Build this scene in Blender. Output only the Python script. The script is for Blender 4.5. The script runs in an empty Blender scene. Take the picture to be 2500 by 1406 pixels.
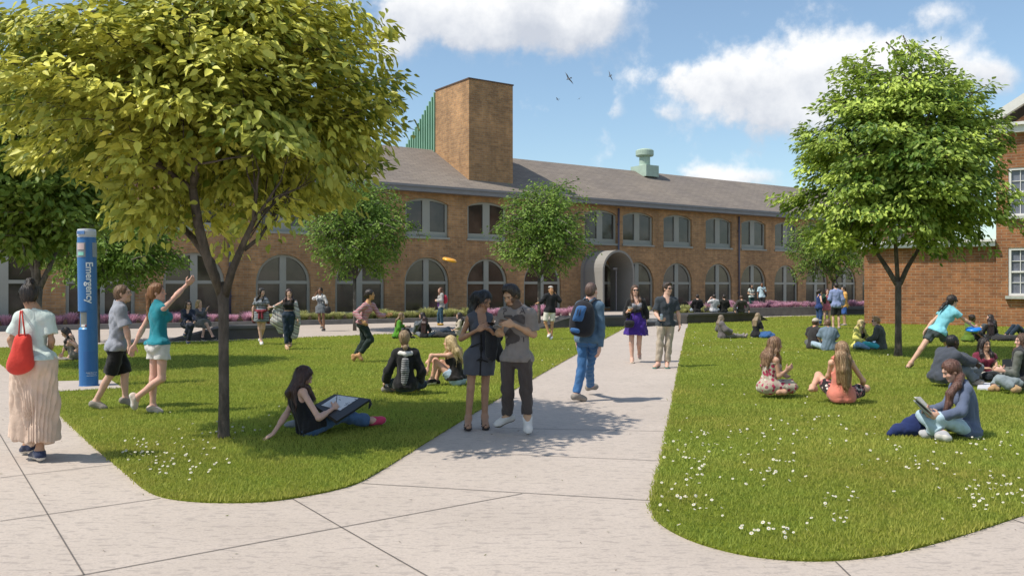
import bpy, math, random
import numpy as np
from mathutils import Vector, Matrix
from mathutils.geometry import tessellate_polygon
random.seed(7)
RNG = np.random.default_rng(11)
SC = bpy.context.scene
COL = SC.collection
F, CX, HY, H0 = 2100.0, 1250.0, 697.0, 1.66

def gp(px, py, z=0.0):
    """photo pixel on a horizontal plane of height z -> world point"""
    Y = F * (H0 - z) / (py - HY)
    return np.array([(px - CX) / F * Y, Y, z])

def at(px, py, Y):
    return np.array([(px - CX) / F * Y, Y, H0 + (HY - py) / F * Y])

def gdepth(py):
    return F * H0 / (py - HY)

# ---------------------------------------------------------------- objects
def link(o, parent=None):
    COL.objects.link(o)
    if parent is not None:
        o.parent = parent
    return o

def empty(name, loc=(0, 0, 0), rz=0.0):
    o = bpy.data.objects.new(name, None)
    o.empty_display_size = .1
    o.location = loc
    o.rotation_euler = (0, 0, rz)
    return link(o)

def tag(o, label=None, cat=None, group=None, kind=None):
    if label: o['label'] = label
    if cat: o['category'] = cat
    if group: o['group'] = group
    if kind: o['kind'] = kind
    return o

def mesh_np(name, verts, faces, mats=(), parent=None, midx=None, smooth=False, cols=None, loc=None):
    """verts (n,3) array; faces: (m,k) array of equal size polygons, or a list of lists"""
    me = bpy.data.meshes.new(name)
    verts = np.asarray(verts, dtype=np.float32)
    if isinstance(faces, np.ndarray):
        m, k = faces.shape
        me.vertices.add(len(verts)); me.vertices.foreach_set('co', verts.ravel())
        me.loops.add(m * k); me.loops.foreach_set('vertex_index', faces.astype(np.int32).ravel())
        me.polygons.add(m)
        me.polygons.foreach_set('loop_start', np.arange(0, m * k, k, dtype=np.int32))
        me.polygons.foreach_set('loop_total', np.full(m, k, dtype=np.int32))
        me.update(calc_edges=True)
    else:
        me.from_pydata([tuple(map(float, v)) for v in verts], [], [list(map(int, f)) for f in faces])
        me.update()
    for mt in (mats if isinstance(mats, (list, tuple)) else [mats]):
        me.materials.append(mt)
    if midx is not None:
        me.polygons.foreach_set('material_index', np.asarray(midx, dtype=np.int32))
    if smooth:
        me.polygons.foreach_set('use_smooth', np.ones(len(me.polygons), dtype=bool))
    if cols is not None:
        at_ = me.attributes.new('tint', 'FLOAT_COLOR', 'POINT')
        c = np.ones((len(verts), 4), dtype=np.float32); c[:, :3] = cols
        at_.data.foreach_set('color', c.ravel())
    o = bpy.data.objects.new(name, me)
    if loc is not None: o.location = loc
    return link(o, parent)

class MB:
    """collects plain shapes into one mesh"""
    def __init__(s):
        s.v = []; s.f = []; s.mi = []; s.m = 0
    def _add(s, vs, fs):
        b = len(s.v)
        s.v.extend([tuple(map(float, q)) for q in vs])
        for f in fs:
            s.f.append([b + i for i in f]); s.mi.append(s.m)
        return s
    def box(s, c, d, rz=0.0, M=None):
        x, y, z = d[0] / 2, d[1] / 2, d[2] / 2
        R = M if M is not None else Matrix.Rotation(rz, 3, 'Z')
        c = Vector(c)
        vs = [c + R @ Vector((sx * x, sy * y, sz * z)) for sz in (-1, 1) for sy in (-1, 1) for sx in (-1, 1)]
        return s._add(vs, [(0, 2, 3, 1), (4, 5, 7, 6), (0, 1, 5, 4), (2, 6, 7, 3), (0, 4, 6, 2), (1, 3, 7, 5)])
    def tube(s, pts, rad, n=8, cap=True, sq=1.0):
        pts = [Vector(p) for p in pts]
        rad = rad if isinstance(rad, (list, tuple)) else [rad] * len(pts)
        vs = []; fs = []
        ref = None
        for i, p in enumerate(pts):
            t = (pts[min(i + 1, len(pts) - 1)] - pts[max(i - 1, 0)]).normalized()
            if ref is None:
                ref = Vector((0, 0, 1)) if abs(t.z) < .9 else Vector((1, 0, 0))
            a = t.cross(ref).normalized(); b = a.cross(t).normalized(); ref = b
            for k in range(n):
                q = 2 * math.pi * k / n
                vs.append(p + (a * math.cos(q) + b * math.sin(q) * sq) * rad[i])
        for i in range(len(pts) - 1):
            for k in range(n):
                k2 = (k + 1) % n
                fs.append((i * n + k, i * n + k2, (i + 1) * n + k2, (i + 1) * n + k))
        if cap:
            fs.append(tuple(range(n - 1, -1, -1)))
            fs.append(tuple((len(pts) - 1) * n + k for k in range(n)))
        return s._add(vs, fs)
    def lathe(s, prof, c=(0, 0, 0), n=24, cap=True):
        vs = []; fs = []
        for r, z in prof:
            for k in range(n):
                q = 2 * math.pi * k / n
                vs.append((c[0] + r * math.cos(q), c[1] + r * math.sin(q), c[2] + z))
        for i in range(len(prof) - 1):
            for k in range(n):
                k2 = (k + 1) % n
                fs.append((i * n + k, i * n + k2, (i + 1) * n + k2, (i + 1) * n + k))
        if cap:
            fs.append(tuple(range(n - 1, -1, -1)))
            fs.append(tuple((len(prof) - 1) * n + k for k in range(n)))
        return s._add(vs, fs)
    def ball(s, c, r, n=12, m=8, R=None):
        r = r if isinstance(r, (list, tuple)) else (r, r, r)
        vs = []; fs = []
        for j in range(m + 1):
            th = math.pi * j / m
            for k in range(n):
                q = 2 * math.pi * k / n
                v = Vector((r[0] * math.sin(th) * math.cos(q), r[1] * math.sin(th) * math.sin(q), -r[2] * math.cos(th)))
                if R is not None: v = R @ v
                vs.append(Vector(c) + v)
        for j in range(m):
            for k in range(n):
                k2 = (k + 1) % n
                fs.append((j * n + k, j * n + k2, (j + 1) * n + k2, (j + 1) * n + k))
        return s._add(vs, fs)
    def prism(s, poly, z0, z1, holes=(), sides=True, bottom=True, xf=None):
        """poly (x,y) counter-clockwise, extruded along z; xf maps (x,y,z) to 3D"""
        loops = [list(poly)] + [list(h) for h in holes]
        flat = [p for L in loops for p in L]
        tris = tessellate_polygon([[Vector((p[0], p[1], 0)) for p in L] for L in loops])
        xf = xf or (lambda x, y, z: (x, y, z))
        n = len(flat)
        vs = [xf(p[0], p[1], z1) for p in flat] + [xf(p[0], p[1], z0) for p in flat]
        fs = []
        for t in tris:
            a, b, c = [flat[i] for i in t]
            ar = (b[0] - a[0]) * (c[1] - a[1]) - (b[1] - a[1]) * (c[0] - a[0])
            if abs(ar) < 1e-12: continue
            t = t if ar > 0 else t[::-1]
            fs.append(tuple(t))
            if bottom: fs.append(tuple(n + i for i in t[::-1]))
        if sides:
            b = 0
            for L in loops:
                m = len(L)
                for i in range(m):
                    j = (i + 1) % m
                    fs.append((b + i, n + b + i, n + b + j, b + j))
                b += m
        return s._add(vs, fs)
    def build(s, name, mats, parent=None, smooth=False, loc=None):
        mats = mats if isinstance(mats, (list, tuple)) else [mats]
        return mesh_np(name, s.v, s.f, mats, parent, s.mi if len(mats) > 1 else None, smooth, loc=loc)

def children(o):
    return [c for c in bpy.data.objects if c.parent == o]

def copy_tree(o, parent=None):
    c = o.copy(); COL.objects.link(c)
    if parent is not None: c.parent = parent
    for ch in list(o.children):
        copy_tree(ch, c)
    return c

# ---------------------------------------------------------------- materials
_M = {}
def nt(name):
    m = bpy.data.materials.new(name); m.use_nodes = True
    t = m.node_tree; b = t.nodes['Principled BSDF']
    return m, t, b
def N(t, typ, **kw):
    n = t.nodes.new(typ)
    ins = kw.pop('ins', {})
    for k, v in kw.items(): setattr(n, k, v)
    for k, v in ins.items():
        s = n.inputs[k]
        if hasattr(v, 'bl_idname') or isinstance(v, bpy.types.NodeSocket): t.links.new(v, s)
        else: s.default_value = v
    return n
def ramp(t, fac, stops):
    r = t.nodes.new('ShaderNodeValToRGB'); e = r.color_ramp.elements
    e[0].position, e[0].color = stops[0][0], (*stops[0][1], 1)
    e[1].position, e[1].color = stops[-1][0], (*stops[-1][1], 1)
    for p, c in stops[1:-1]:
        q = e.new(p); q.color = (*c, 1)
    t.links.new(fac, r.inputs[0]); return r.outputs[0]
def mixc(t, fac, a, b, mode='MIX'):
    n = t.nodes.new('ShaderNodeMix'); n.data_type = 'RGBA'; n.blend_type = mode
    for k, v in ((0, fac), (6, a), (7, b)):
        if isinstance(v, bpy.types.NodeSocket): t.links.new(v, n.inputs[k])
        elif isinstance(v, (int, float)): n.inputs[k].default_value = v
        else: n.inputs[k].default_value = (*v, 1) if len(v) == 3 else v
    return n.outputs[2]
def math_(t, op, a, b=0.0, c=0.0):
    n = t.nodes.new('ShaderNodeMath'); n.operation = op
    for i, v in enumerate((a, b, c)):
        if isinstance(v, bpy.types.NodeSocket): t.links.new(v, n.inputs[i])
        else: n.inputs[i].default_value = v
    return n.outputs[0]
def coords(t, which='Object', scale=(1, 1, 1), rot=(0, 0, 0)):
    c = t.nodes.new('ShaderNodeTexCoord')
    m = t.nodes.new('ShaderNodeMapping'); m.inputs['Scale'].default_value = scale; m.inputs['Rotation'].default_value = rot
    t.links.new(c.outputs[which], m.inputs[0]); return m.outputs[0]
def noise(t, vec, scale, detail=3, rough=.55, out=0):
    n = t.nodes.new('ShaderNodeTexNoise'); n.inputs['Scale'].default_value = scale
    n.inputs['Detail'].default_value = detail; n.inputs['Roughness'].default_value = rough
    if vec is not None: t.links.new(vec, n.inputs['Vector'])
    return n.outputs[out]
def bump(t, b, h, strength=.3, dist=.01):
    n = t.nodes.new('ShaderNodeBump'); n.inputs['Strength'].default_value = strength; n.inputs['Distance'].default_value = dist
    t.links.new(h, n.inputs['Height']); t.links.new(n.outputs[0], b.inputs['Normal'])
def sc_(c, k): return tuple(min(1, max(0, x * k)) for x in c)

def mat_plain(name, col, rough=.6, metal=0.0, var=.15, nscale=6.0, bmp=.1, bscale=60.0):
    key = ('p', name)
    if key in _M: return _M[key]
    m, t, b = nt(name); v = coords(t)
    n = noise(t, v, nscale, 5)
    t.links.new(ramp(t, n, [(.25, sc_(col, 1 - var)), (.75, sc_(col, 1 + var))]), b.inputs['Base Color'])
    b.inputs['Roughness'].default_value = rough; b.inputs['Metallic'].default_value = metal
    if bmp: bump(t, b, noise(t, v, bscale, 3), bmp, .01)
    _M[key] = m; return m

def mat_cloth(col, kind='plain', c2=None, scale=1.0, rough=.85, axis='Z', name=None):
    key = ('c', col, kind, c2, scale, rough, axis)
    if key in _M: return _M[key]
    m, t, b = nt(name or f'{kind} cloth'); v = coords(t)
    big = noise(t, v, 7 * scale, 4)
    base = ramp(t, big, [(.3, sc_(col, .88)), (.7, sc_(col, 1.1))])
    if kind == 'denim':
        w = noise(t, coords(t, scale=(90, 90, 14)), 3, 4)
        base = mixc(t, math_(t, 'MULTIPLY', w, .55), base, c2 or sc_(col, 1.7))
    elif kind == 'stripe':
        x = t.nodes.new('ShaderNodeSeparateXYZ'); t.links.new(v, x.inputs[0])
        z = math_(t, 'ADD', x.outputs[axis], math_(t, 'MULTIPLY', noise(t, v, 5, 2), .035))
        f = math_(t, 'GREATER_THAN', math_(t, 'FRACT', math_(t, 'MULTIPLY', z, 22 / scale)), .5)
        base = mixc(t, f, base, c2)
    elif kind == 'band':
        x = t.nodes.new('ShaderNodeSeparateXYZ'); t.links.new(v, x.inputs[0])
        z = math_(t, 'ADD', math_(t, 'ADD', x.outputs['Z'], math_(t, 'MULTIPLY', x.outputs['X'], .5)), math_(t, 'MULTIPLY', noise(t, v, 3, 2), .1))
        base = ramp(t, math_(t, 'FRACT', math_(t, 'MULTIPLY', z, 4.2)), [(0, (.33, .31, .29)), (.2, (.55, .53, .5)), (.35, (.10, .10, .11)), (.5, (.45, .4, .36)), (.65, (.27, .31, .31)), (.8, (.5, .47, .44)), (1, (.16, .15, .15))])
    elif kind == 'floral':
        vo = t.nodes.new('ShaderNodeTexVoronoi'); vo.inputs['Scale'].default_value = 26 * scale
        t.links.new(v, vo.inputs['Vector'])
        pick = t.nodes.new('ShaderNodeSeparateColor'); t.links.new(vo.outputs['Color'], pick.inputs[0])
        f = math_(t, 'MULTIPLY', math_(t, 'LESS_THAN', vo.outputs['Distance'], .55), math_(t, 'GREATER_THAN', pick.outputs[0], .35))
        fl = ramp(t, pick.outputs[1], [(.2, c2), (.55, sc_(c2, .55)), (.8, (.62, .55, .48))])
        base = mixc(t, f, base, fl)
    elif kind == 'heather':
        base = mixc(t, math_(t, 'MULTIPLY', noise(t, v, 260, 2), .7), base, c2 or sc_(col, 1.8))
    t.links.new(base, b.inputs['Base Color'])
    b.inputs['Roughness'].default_value = rough
    b.inputs['Sheen Weight'].default_value = .15
    b.inputs['Specular IOR Level'].default_value = .25
    h = math_(t, 'ADD', math_(t, 'MULTIPLY', noise(t, v, 22, 4), .8), math_(t, 'MULTIPLY', noise(t, v, 240, 2), .15))
    bump(t, b, h, .55, .012)
    _M[key] = m; return m

def mat_skin(col):
    key = ('s', col)
    if key in _M: return _M[key]
    m, t, b = nt('skin'); v = coords(t)
    a = N(t, 'ShaderNodeAttribute', attribute_name='tint')
    n = noise(t, v, 18, 4)
    base = ramp(t, n, [(.3, sc_(col, .93)), (.7, sc_(col, 1.06))])
    t.links.new(mixc(t, 1.0, base, a.outputs['Color'], 'MULTIPLY'), b.inputs['Base Color'])
    b.inputs['Roughness'].default_value = .52
    b.inputs['Specular IOR Level'].default_value = .35
    b.inputs['Subsurface Weight'].default_value = .12
    b.inputs['Subsurface Radius'].default_value = (.02, .008, .005)
    bump(t, b, noise(t, v, 150, 2), .12, .004)
    _M[key] = m; return m

def mat_hair(col, c2=None):
    key = ('h', col, c2)
    if key in _M: return _M[key]
    m, t, b = nt('hair'); c2 = c2 or sc_(col, 2.0)
    n = noise(t, coords(t, scale=(75, 75, 7)), 1.0, 5, .65)
    t.links.new(ramp(t, n, [(.32, sc_(col, .6)), (.5, col), (.68, c2)]), b.inputs['Base Color'])
    b.inputs['Roughness'].default_value = .42
    b.inputs['Anisotropic'].default_value = .4
    bump(t, b, n, .9, .012)
    _M[key] = m; return m
# ---------------------------------------------------------------- implicit surfaces
def unit(v):
    v = np.asarray(v, float); n = np.linalg.norm(v)
    return v / n if n > 1e-9 else np.array([0, 0, 1.0])

class Field:
    def __init__(s, lo, hi, h):
        s.h = h; s.lo = np.asarray(lo, float)
        s.n = np.maximum(np.ceil((np.asarray(hi) - s.lo) / h).astype(int) + 1, 4)
        s.V = np.full(s.n, .5, dtype=np.float32)
        s.ax = [(s.lo[i] + np.arange(s.n[i]) * h).astype(np.float32) for i in range(3)]
    def like(s):
        o = Field.__new__(Field); o.h = s.h; o.lo = s.lo; o.n = s.n; o.ax = s.ax
        o.V = np.full(s.n, .5, dtype=np.float32); return o
    def sl(s, lo, hi):
        a = np.clip(np.floor((np.asarray(lo) - s.lo) / s.h).astype(int), 0, s.n)
        b = np.clip(np.ceil((np.asarray(hi) - s.lo) / s.h).astype(int) + 1, 0, s.n)
        return tuple(slice(int(x), int(y)) for x, y in zip(a, b))
    def P(s, S):
        return (s.ax[0][S[0]][:, None, None], s.ax[1][S[1]][None, :, None], s.ax[2][S[2]][None, None, :])
    def put(s, S, d, k):
        A = s.V[S]
        if k > 0:
            hh = np.maximum(k - np.abs(A - d), 0) / k
            s.V[S] = np.minimum(A, d) - hh * hh * k * .25
        else:
            s.V[S] = np.minimum(A, d)
    def cap(s, a, b, ra, rb, k=.02, clip=None, flat=None):
        """tapered capsule; clip: list of (point, normal) half spaces removed on the +normal side"""
        a = np.asarray(a, float); b = np.asarray(b, float)
        m = max(ra, rb) + k + .045
        S = s.sl(np.minimum(a, b) - m, np.maximum(a, b) + m)
        if any(q.stop <= q.start for q in S): return
        x, y, z = s.P(S)
        ba = b - a; L = max(float(ba @ ba), 1e-9)
        dx, dy, dz = x - a[0], y - a[1], z - a[2]
        t = np.clip((dx * ba[0] + dy * ba[1] + dz * ba[2]) / L, 0, 1)
        ex, ey, ez = dx - t * ba[0], dy - t * ba[1], dz - t * ba[2]
        if flat is not None:          # flat: (axis, factor) widens the section across one axis
            ax, f = flat
            q = (ex * ax[0] + ey * ax[1] + ez * ax[2]) * (1 - 1 / f)
            ex, ey, ez = ex - q * ax[0], ey - q * ax[1], ez - q * ax[2]
        d = np.sqrt(ex * ex + ey * ey + ez * ez) - (ra + (rb - ra) * t)
        for p, n in (clip or ()):
            d = np.maximum(d, (x - p[0]) * n[0] + (y - p[1]) * n[1] + (z - p[2]) * n[2])
        s.put(S, d.astype(np.float32), k)
    def _ell(s, S, c, R, r):
        x, y, z = s.P(S)
        dx, dy, dz = x - c[0], y - c[1], z - c[2]
        k0 = 0; k1 = 0
        for i in range(3):
            q = dx * R[i][0] + dy * R[i][1] + dz * R[i][2]
            k0 = k0 + (q / r[i]) ** 2; k1 = k1 + (q / r[i] ** 2) ** 2
        k0 = np.sqrt(k0); k1 = np.sqrt(k1) + 1e-6
        return (k0 * (k0 - 1) / k1).astype(np.float32)
    def ell(s, c, R, r, k=.03, clip=None):
        c = np.asarray(c, float); m = max(r) + k + .045
        S = s.sl(c - m, c + m)
        if any(q.stop <= q.start for q in S): return
        d = s._ell(S, c, R, r)
        if clip:
            x, y, z = s.P(S)
            for p, n in clip:
                d = np.maximum(d, (x - p[0]) * n[0] + (y - p[1]) * n[1] + (z - p[2]) * n[2])
        s.put(S, d.astype(np.float32), k)
    def cut_ell(s, c, R, r, k=.012):
        c = np.asarray(c, float); m = max(r) + k + .03
        S = s.sl(c - m, c + m)
        if any(q.stop <= q.start for q in S): return
        d = -s._ell(S, c, R, r); A = s.V[S]
        hh = np.maximum(k - np.abs(A - d), 0) / k
        s.V[S] = np.maximum(A, d) + hh * hh * k * .25
    def plane(s, p, n):
        x, y, z = s.P((slice(None),) * 3)
        s.V = np.maximum(s.V, ((x - p[0]) * n[0] + (y - p[1]) * n[1] + (z - p[2]) * n[2]).astype(np.float32))
    def union(s, o, k=.02):
        if k <= 0:
            s.V = np.minimum(s.V, o.V); return
        hh = np.maximum(k - np.abs(s.V - o.V), 0) / k
        s.V = np.minimum(s.V, o.V) - hh * hh * k * .25
    def ripple(s, amp, freq, seed, stretch=(1, 1, 1), n=7):
        near = np.argwhere(np.abs(s.V) < 4 * s.h + amp * 2)
        if not len(near): return
        r = np.random.default_rng(seed)
        P = near * s.h + s.lo
        acc = np.zeros(len(P))
        for i in range(n):
            d = r.normal(size=3) * np.array(stretch); d /= np.linalg.norm(d / np.array(stretch)) + 1e-9
            f = freq * r.uniform(.6, 1.7)
            acc += (1 - 2 * np.abs(np.sin(P @ d * f + r.uniform(0, 6.28))))
        s.V[tuple(near.T)] += (acc * amp / math.sqrt(n)).astype(np.float32)
    def mesh(s):
        V = s.V
        V = V.copy()
        V[0], V[-1], V[:, 0], V[:, -1], V[:, :, 0], V[:, :, -1] = .5, .5, .5, .5, .5, .5
        I = V < 0
        c = np.zeros(np.array(V.shape) - 1, dtype=np.int8)
        for i in (0, 1):
            for j in (0, 1):
                for k in (0, 1):
                    c += I[i:V.shape[0] - 1 + i, j:V.shape[1] - 1 + j, k:V.shape[2] - 1 + k]
        cells = np.argwhere((c > 0) & (c < 8))
        if not len(cells): return None
        idx = np.full(c.shape, -1, dtype=np.int64)
        idx[tuple(cells.T)] = np.arange(len(cells))
        cor = [(i, j, k) for i in (0, 1) for j in (0, 1) for k in (0, 1)]
        val = np.stack([V[cells[:, 0] + i, cells[:, 1] + j, cells[:, 2] + k] for i, j, k in cor], 1)
        acc = np.zeros((len(cells), 3)); cnt = np.zeros(len(cells))
        for a in range(8):
            for b in range(a + 1, 8):
                df = np.array(cor[b]) - np.array(cor[a])
                if np.abs(df).sum() != 1: continue
                va, vb = val[:, a], val[:, b]
                x = (va < 0) != (vb < 0)
                t = va / np.where(x, va - vb, 1)
                acc[x] += np.array(cor[a]) + t[x, None] * df
                cnt[x] += 1
        verts = (cells + acc / cnt[:, None]) * s.h + s.lo
        quads = []
        for axn in range(3):
            lo = [slice(1, -1)] * 3; hi = [slice(1, -1)] * 3
            A = I[tuple([slice(0, -1) if q == axn else slice(1, -1) for q in range(3)])]
            B = I[tuple([slice(1, None) if q == axn else slice(1, -1) for q in range(3)])]
            for flip, msk in ((0, A & ~B), (1, ~A & B)):
                e = np.argwhere(msk)
                if not len(e): continue
                off = np.ones(3, dtype=int); off[axn] = 0
                e = e + off
                u, w = [q for q in range(3) if q != axn]
                def cid(du, dw):
                    q = e.copy(); q[:, u] += du; q[:, w] += dw
                    return idx[tuple(q.T)]
                Q = np.stack([cid(-1, -1), cid(0, -1), cid(0, 0), cid(-1, 0)], 1)
                if (flip == 1) ^ (axn == 1): Q = Q[:, ::-1]
                quads.append(Q)
        Q = np.concatenate(quads)
        Q = Q[(Q >= 0).all(1)]
        return verts, Q
# ---------------------------------------------------------------- camera, light, sky
cam_d = bpy.data.cameras.new('camera'); cam = bpy.data.objects.new('camera', cam_d); COL.objects.link(cam)
cam.location = (0, 0, H0); cam.rotation_euler = (math.pi / 2, 0, 0)
cam_d.sensor_width = 36; cam_d.lens = 36 * F / 2500; cam_d.shift_y = -6 / 2500
cam_d.clip_end = 3000; cam_d.clip_start = .05
SC.camera = cam
SUN_AZ, SUN_EL = 22.0, 56.0             # shadows run towards +X and a little away
sd = bpy.data.lights.new('sun', 'SUN'); so = bpy.data.objects.new('sun', sd); COL.objects.link(so)
sd.energy = 3.6; sd.angle = math.radians(.53); sd.color = (1, .93, .82)
_d = Vector((math.cos(math.radians(SUN_AZ)) * math.cos(math.radians(SUN_EL)), math.sin(math.radians(SUN_AZ)) * math.cos(math.radians(SUN_EL)), -math.sin(math.radians(SUN_EL))))
so.rotation_euler = _d.to_track_quat('-Z', 'Y').to_euler()
so.location = (-20, -10, 30)
W = bpy.data.worlds.new('World'); SC.world = W; W.use_nodes = True
wt_ = W.node_tree; bg = wt_.nodes['Background']
sky = wt_.nodes.new('ShaderNodeTexSky'); sky.sky_type = 'NISHITA'; sky.sun_disc = False
sky.sun_elevation = math.radians(SUN_EL)
sky.sun_rotation = math.atan2(-_d.x, -_d.y)
sky.air_density = 1.0; sky.dust_density = .35; sky.ozone_density = 1.6
def build_sky():
    t = wt_
    tc = t.nodes.new('ShaderNodeTexCoord'); vec = tc.outputs['Generated']
    sx = t.nodes.new('ShaderNodeSeparateXYZ'); t.links.new(vec, sx.inputs[0])
    ysafe = math_(t, 'MAXIMUM', sx.outputs[1], .02)
    n1 = t.nodes.new('ShaderNodeTexNoise'); n1.inputs['Scale'].default_value = 16; n1.inputs['Detail'].default_value = 8; n1.inputs['Roughness'].default_value = .6
    t.links.new(vec, n1.inputs['Vector'])
    n2 = t.nodes.new('ShaderNodeTexNoise'); n2.inputs['Scale'].default_value = 7; n2.inputs['Detail'].default_value = 3
    t.links.new(vec, n2.inputs['Vector'])
    dn = t.nodes.new('ShaderNodeSeparateColor'); t.links.new(n1.outputs['Color'], dn.inputs[0])
    u = math_(t, 'ADD', math_(t, 'DIVIDE', sx.outputs[0], ysafe), math_(t, 'MULTIPLY', math_(t, 'SUBTRACT', dn.outputs[0], .5), .05))
    v = math_(t, 'ADD', math_(t, 'DIVIDE', sx.outputs[2], ysafe), math_(t, 'MULTIPLY', math_(t, 'SUBTRACT', dn.outputs[1], .5), .04))
    # cloud puffs as directions (right/ahead, up/ahead) with half sizes
    px = [(1030, 20, 130, 60, 1), (1200, 25, 160, 70, 1.1), (1340, 50, 150, 75, 1.15), (1450, 45, 90, 65, 1), (1110, 102, 48, 26, .75), (985, 120, 70, 60, .8),
          (1690, 188, 85, 40, .8), (1800, 205, 110, 60, 1), (1900, 215, 115, 82, 1.05), (2030, 165, 95, 78, 1.1), (1890, 300, 110, 40, .9), (2120, 190, 90, 60, .9),
          (2220, 150, 90, 60, 1), (2330, 165, 130, 60, 1), (2430, 185, 70, 45, .8), (1625, 264, 56, 26, .75), (1508, 255, 20, 42, .5),
          (1735, 428, 75, 30, .85), (1850, 438, 70, 26, .75), (2280, 35, 80, 40, .55), (1715, 90, 40, 50, .3), (2080, 80, 60, 25, .25),
          (600, 40, 300, 120, .8), (100, 160, 120, 50, .5), (2900, 250, 260, 90, 1), (-500, 200, 300, 100, 1)]
    dens = None; grad = None
    for x, y, a, b, k in px:
        du = math_(t, 'DIVIDE', math_(t, 'SUBTRACT', u, (x - CX) / F), a / F * 1.12)
        dv = math_(t, 'DIVIDE', math_(t, 'SUBTRACT', v, (HY - y) / F), b / F * 1.12)
        q = math_(t, 'MULTIPLY', math_(t, 'POWER', 2.718, math_(t, 'MULTIPLY', math_(t, 'ADD', math_(t, 'MULTIPLY', du, du), math_(t, 'MULTIPLY', dv, dv)), -1.0)), k)
        dens = q if dens is None else math_(t, 'ADD', dens, q)
        gq = math_(t, 'MULTIPLY', q, dv); grad = gq if grad is None else math_(t, 'ADD', grad, gq)
    front = math_(t, 'GREATER_THAN', sx.outputs[1], .03)
    dens = math_(t, 'MULTIPLY', dens, front)
    other = math_(t, 'MULTIPLY', math_(t, 'SUBTRACT', 1.0, front), math_(t, 'MULTIPLY', n2.outputs[0], .9))
    dens = math_(t, 'ADD', dens, other)
    f = math_(t, 'ADD', dens, math_(t, 'MULTIPLY', math_(t, 'SUBTRACT', n1.outputs[0], .5), 3.0))
    a = t.nodes.new('ShaderNodeMapRange'); a.interpolation_type = 'SMOOTHSTEP'
    for k, q in zip((1, 2, 3, 4), (.25, 1.15, 0, .96)): a.inputs[k].default_value = q
    t.links.new(f, a.inputs[0])
    body = t.nodes.new('ShaderNodeMapRange')
    for k, q in zip((1, 2, 3, 4), (.45, 1.25, 0, 1)): body.inputs[k].default_value = q
    t.links.new(f, body.inputs[0])
    top = math_(t, 'DIVIDE', grad, math_(t, 'MAXIMUM', dens, .15))
    lit = math_(t, 'ADD', math_(t, 'ADD', .52, math_(t, 'MULTIPLY', top, .42)), math_(t, 'MULTIPLY', math_(t, 'SUBTRACT', n1.outputs[0], .5), 1.5))
    lit = math_(t, 'ADD', lit, math_(t, 'MULTIPLY', math_(t, 'SUBTRACT', n2.outputs[0], .5), .6))
    ccol = ramp(t, lit, [(.1, (3.15, 3.35, 3.75)), (.45, (4.3, 4.4, 4.6)), (.75, (5.3, 5.3, 5.3))])
    tintn = t.nodes.new('ShaderNodeMix'); tintn.data_type = 'RGBA'; tintn.blend_type = 'MULTIPLY'; tintn.inputs[0].default_value = 1
    t.links.new(sky.outputs[0], tintn.inputs[6]); tintn.inputs[7].default_value = (1.08, 1.02, .92, 1)
    low = ramp(t, math_(t, 'ABSOLUTE', sx.outputs[2]), [(.0, (.62, .70, .77)), (.22, (.74, .80, .85)), (.6, (.92, .92, .92))])
    skyc = mixc(t, 1.0, tintn.outputs[2], low, 'MULTIPLY')
    m = t.nodes.new('ShaderNodeMix'); m.data_type = 'RGBA'
    t.links.new(a.outputs[0], m.inputs[0]); t.links.new(skyc, m.inputs[6]); t.links.new(ccol, m.inputs[7])
    t.links.new(m.outputs[2], bg.inputs[0])
build_sky()
bg.inputs[1].default_value = .15
SC.view_settings.view_transform = 'Standard'; SC.view_settings.look = 'None'; SC.view_settings.gamma = 1.0
SC.view_settings.exposure = 0.42
SC.render.engine = 'CYCLES'
SC.cycles.max_bounces = 6; SC.cycles.diffuse_bounces = 3; SC.cycles.glossy_bounces = 2; SC.cycles.transmission_bounces = 3; SC.cycles.transparent_max_bounces = 6
SC.cycles.use_denoising = True
SC.cycles.caustics_reflective = False; SC.cycles.caustics_refractive = False

# ---------------------------------------------------------------- ground materials
def mat_concrete():
    m, t, b = nt('pale concrete paving'); v = coords(t)
    big = noise(t, v, .9, 4); fine = noise(t, v, 55, 3, .7)
    base = ramp(t, big, [(.3, (.425, .365, .315)), (.7, (.50, .432, .375))])
    base = mixc(t, .5, base, ramp(t, fine, [(.3, (.37, .315, .27)), (.7, (.55, .48, .42))]))
    st_ = noise(t, v, .35, 6, .68)
    base = mixc(t, 1.0, base, ramp(t, st_, [(.35, (.94, .935, .93)), (.6, (1.03, 1.03, 1.03))]), 'MULTIPLY')
    sv = coords(t, scale=(9, 26, 1))
    for sc1, thr, col in ((.8, .565, (.27, .235, .21)), (1.7, .575, (.29, .25, .225)), (3.1, .62, (.20, .175, .16))):
        n = noise(t, sv, sc1, 3, .55)
        f = t.nodes.new('ShaderNodeMapRange'); f.inputs[1].default_value = thr; f.inputs[2].default_value = thr + .05; t.links.new(n, f.inputs[0])
        base = mixc(t, math_(t, 'MULTIPLY', f.outputs[0], .46), base, col)
    t.links.new(base, b.inputs['Base Color']); b.inputs['Roughness'].default_value = .85
    bump(t, b, fine, .25, .004)
    return m
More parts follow.
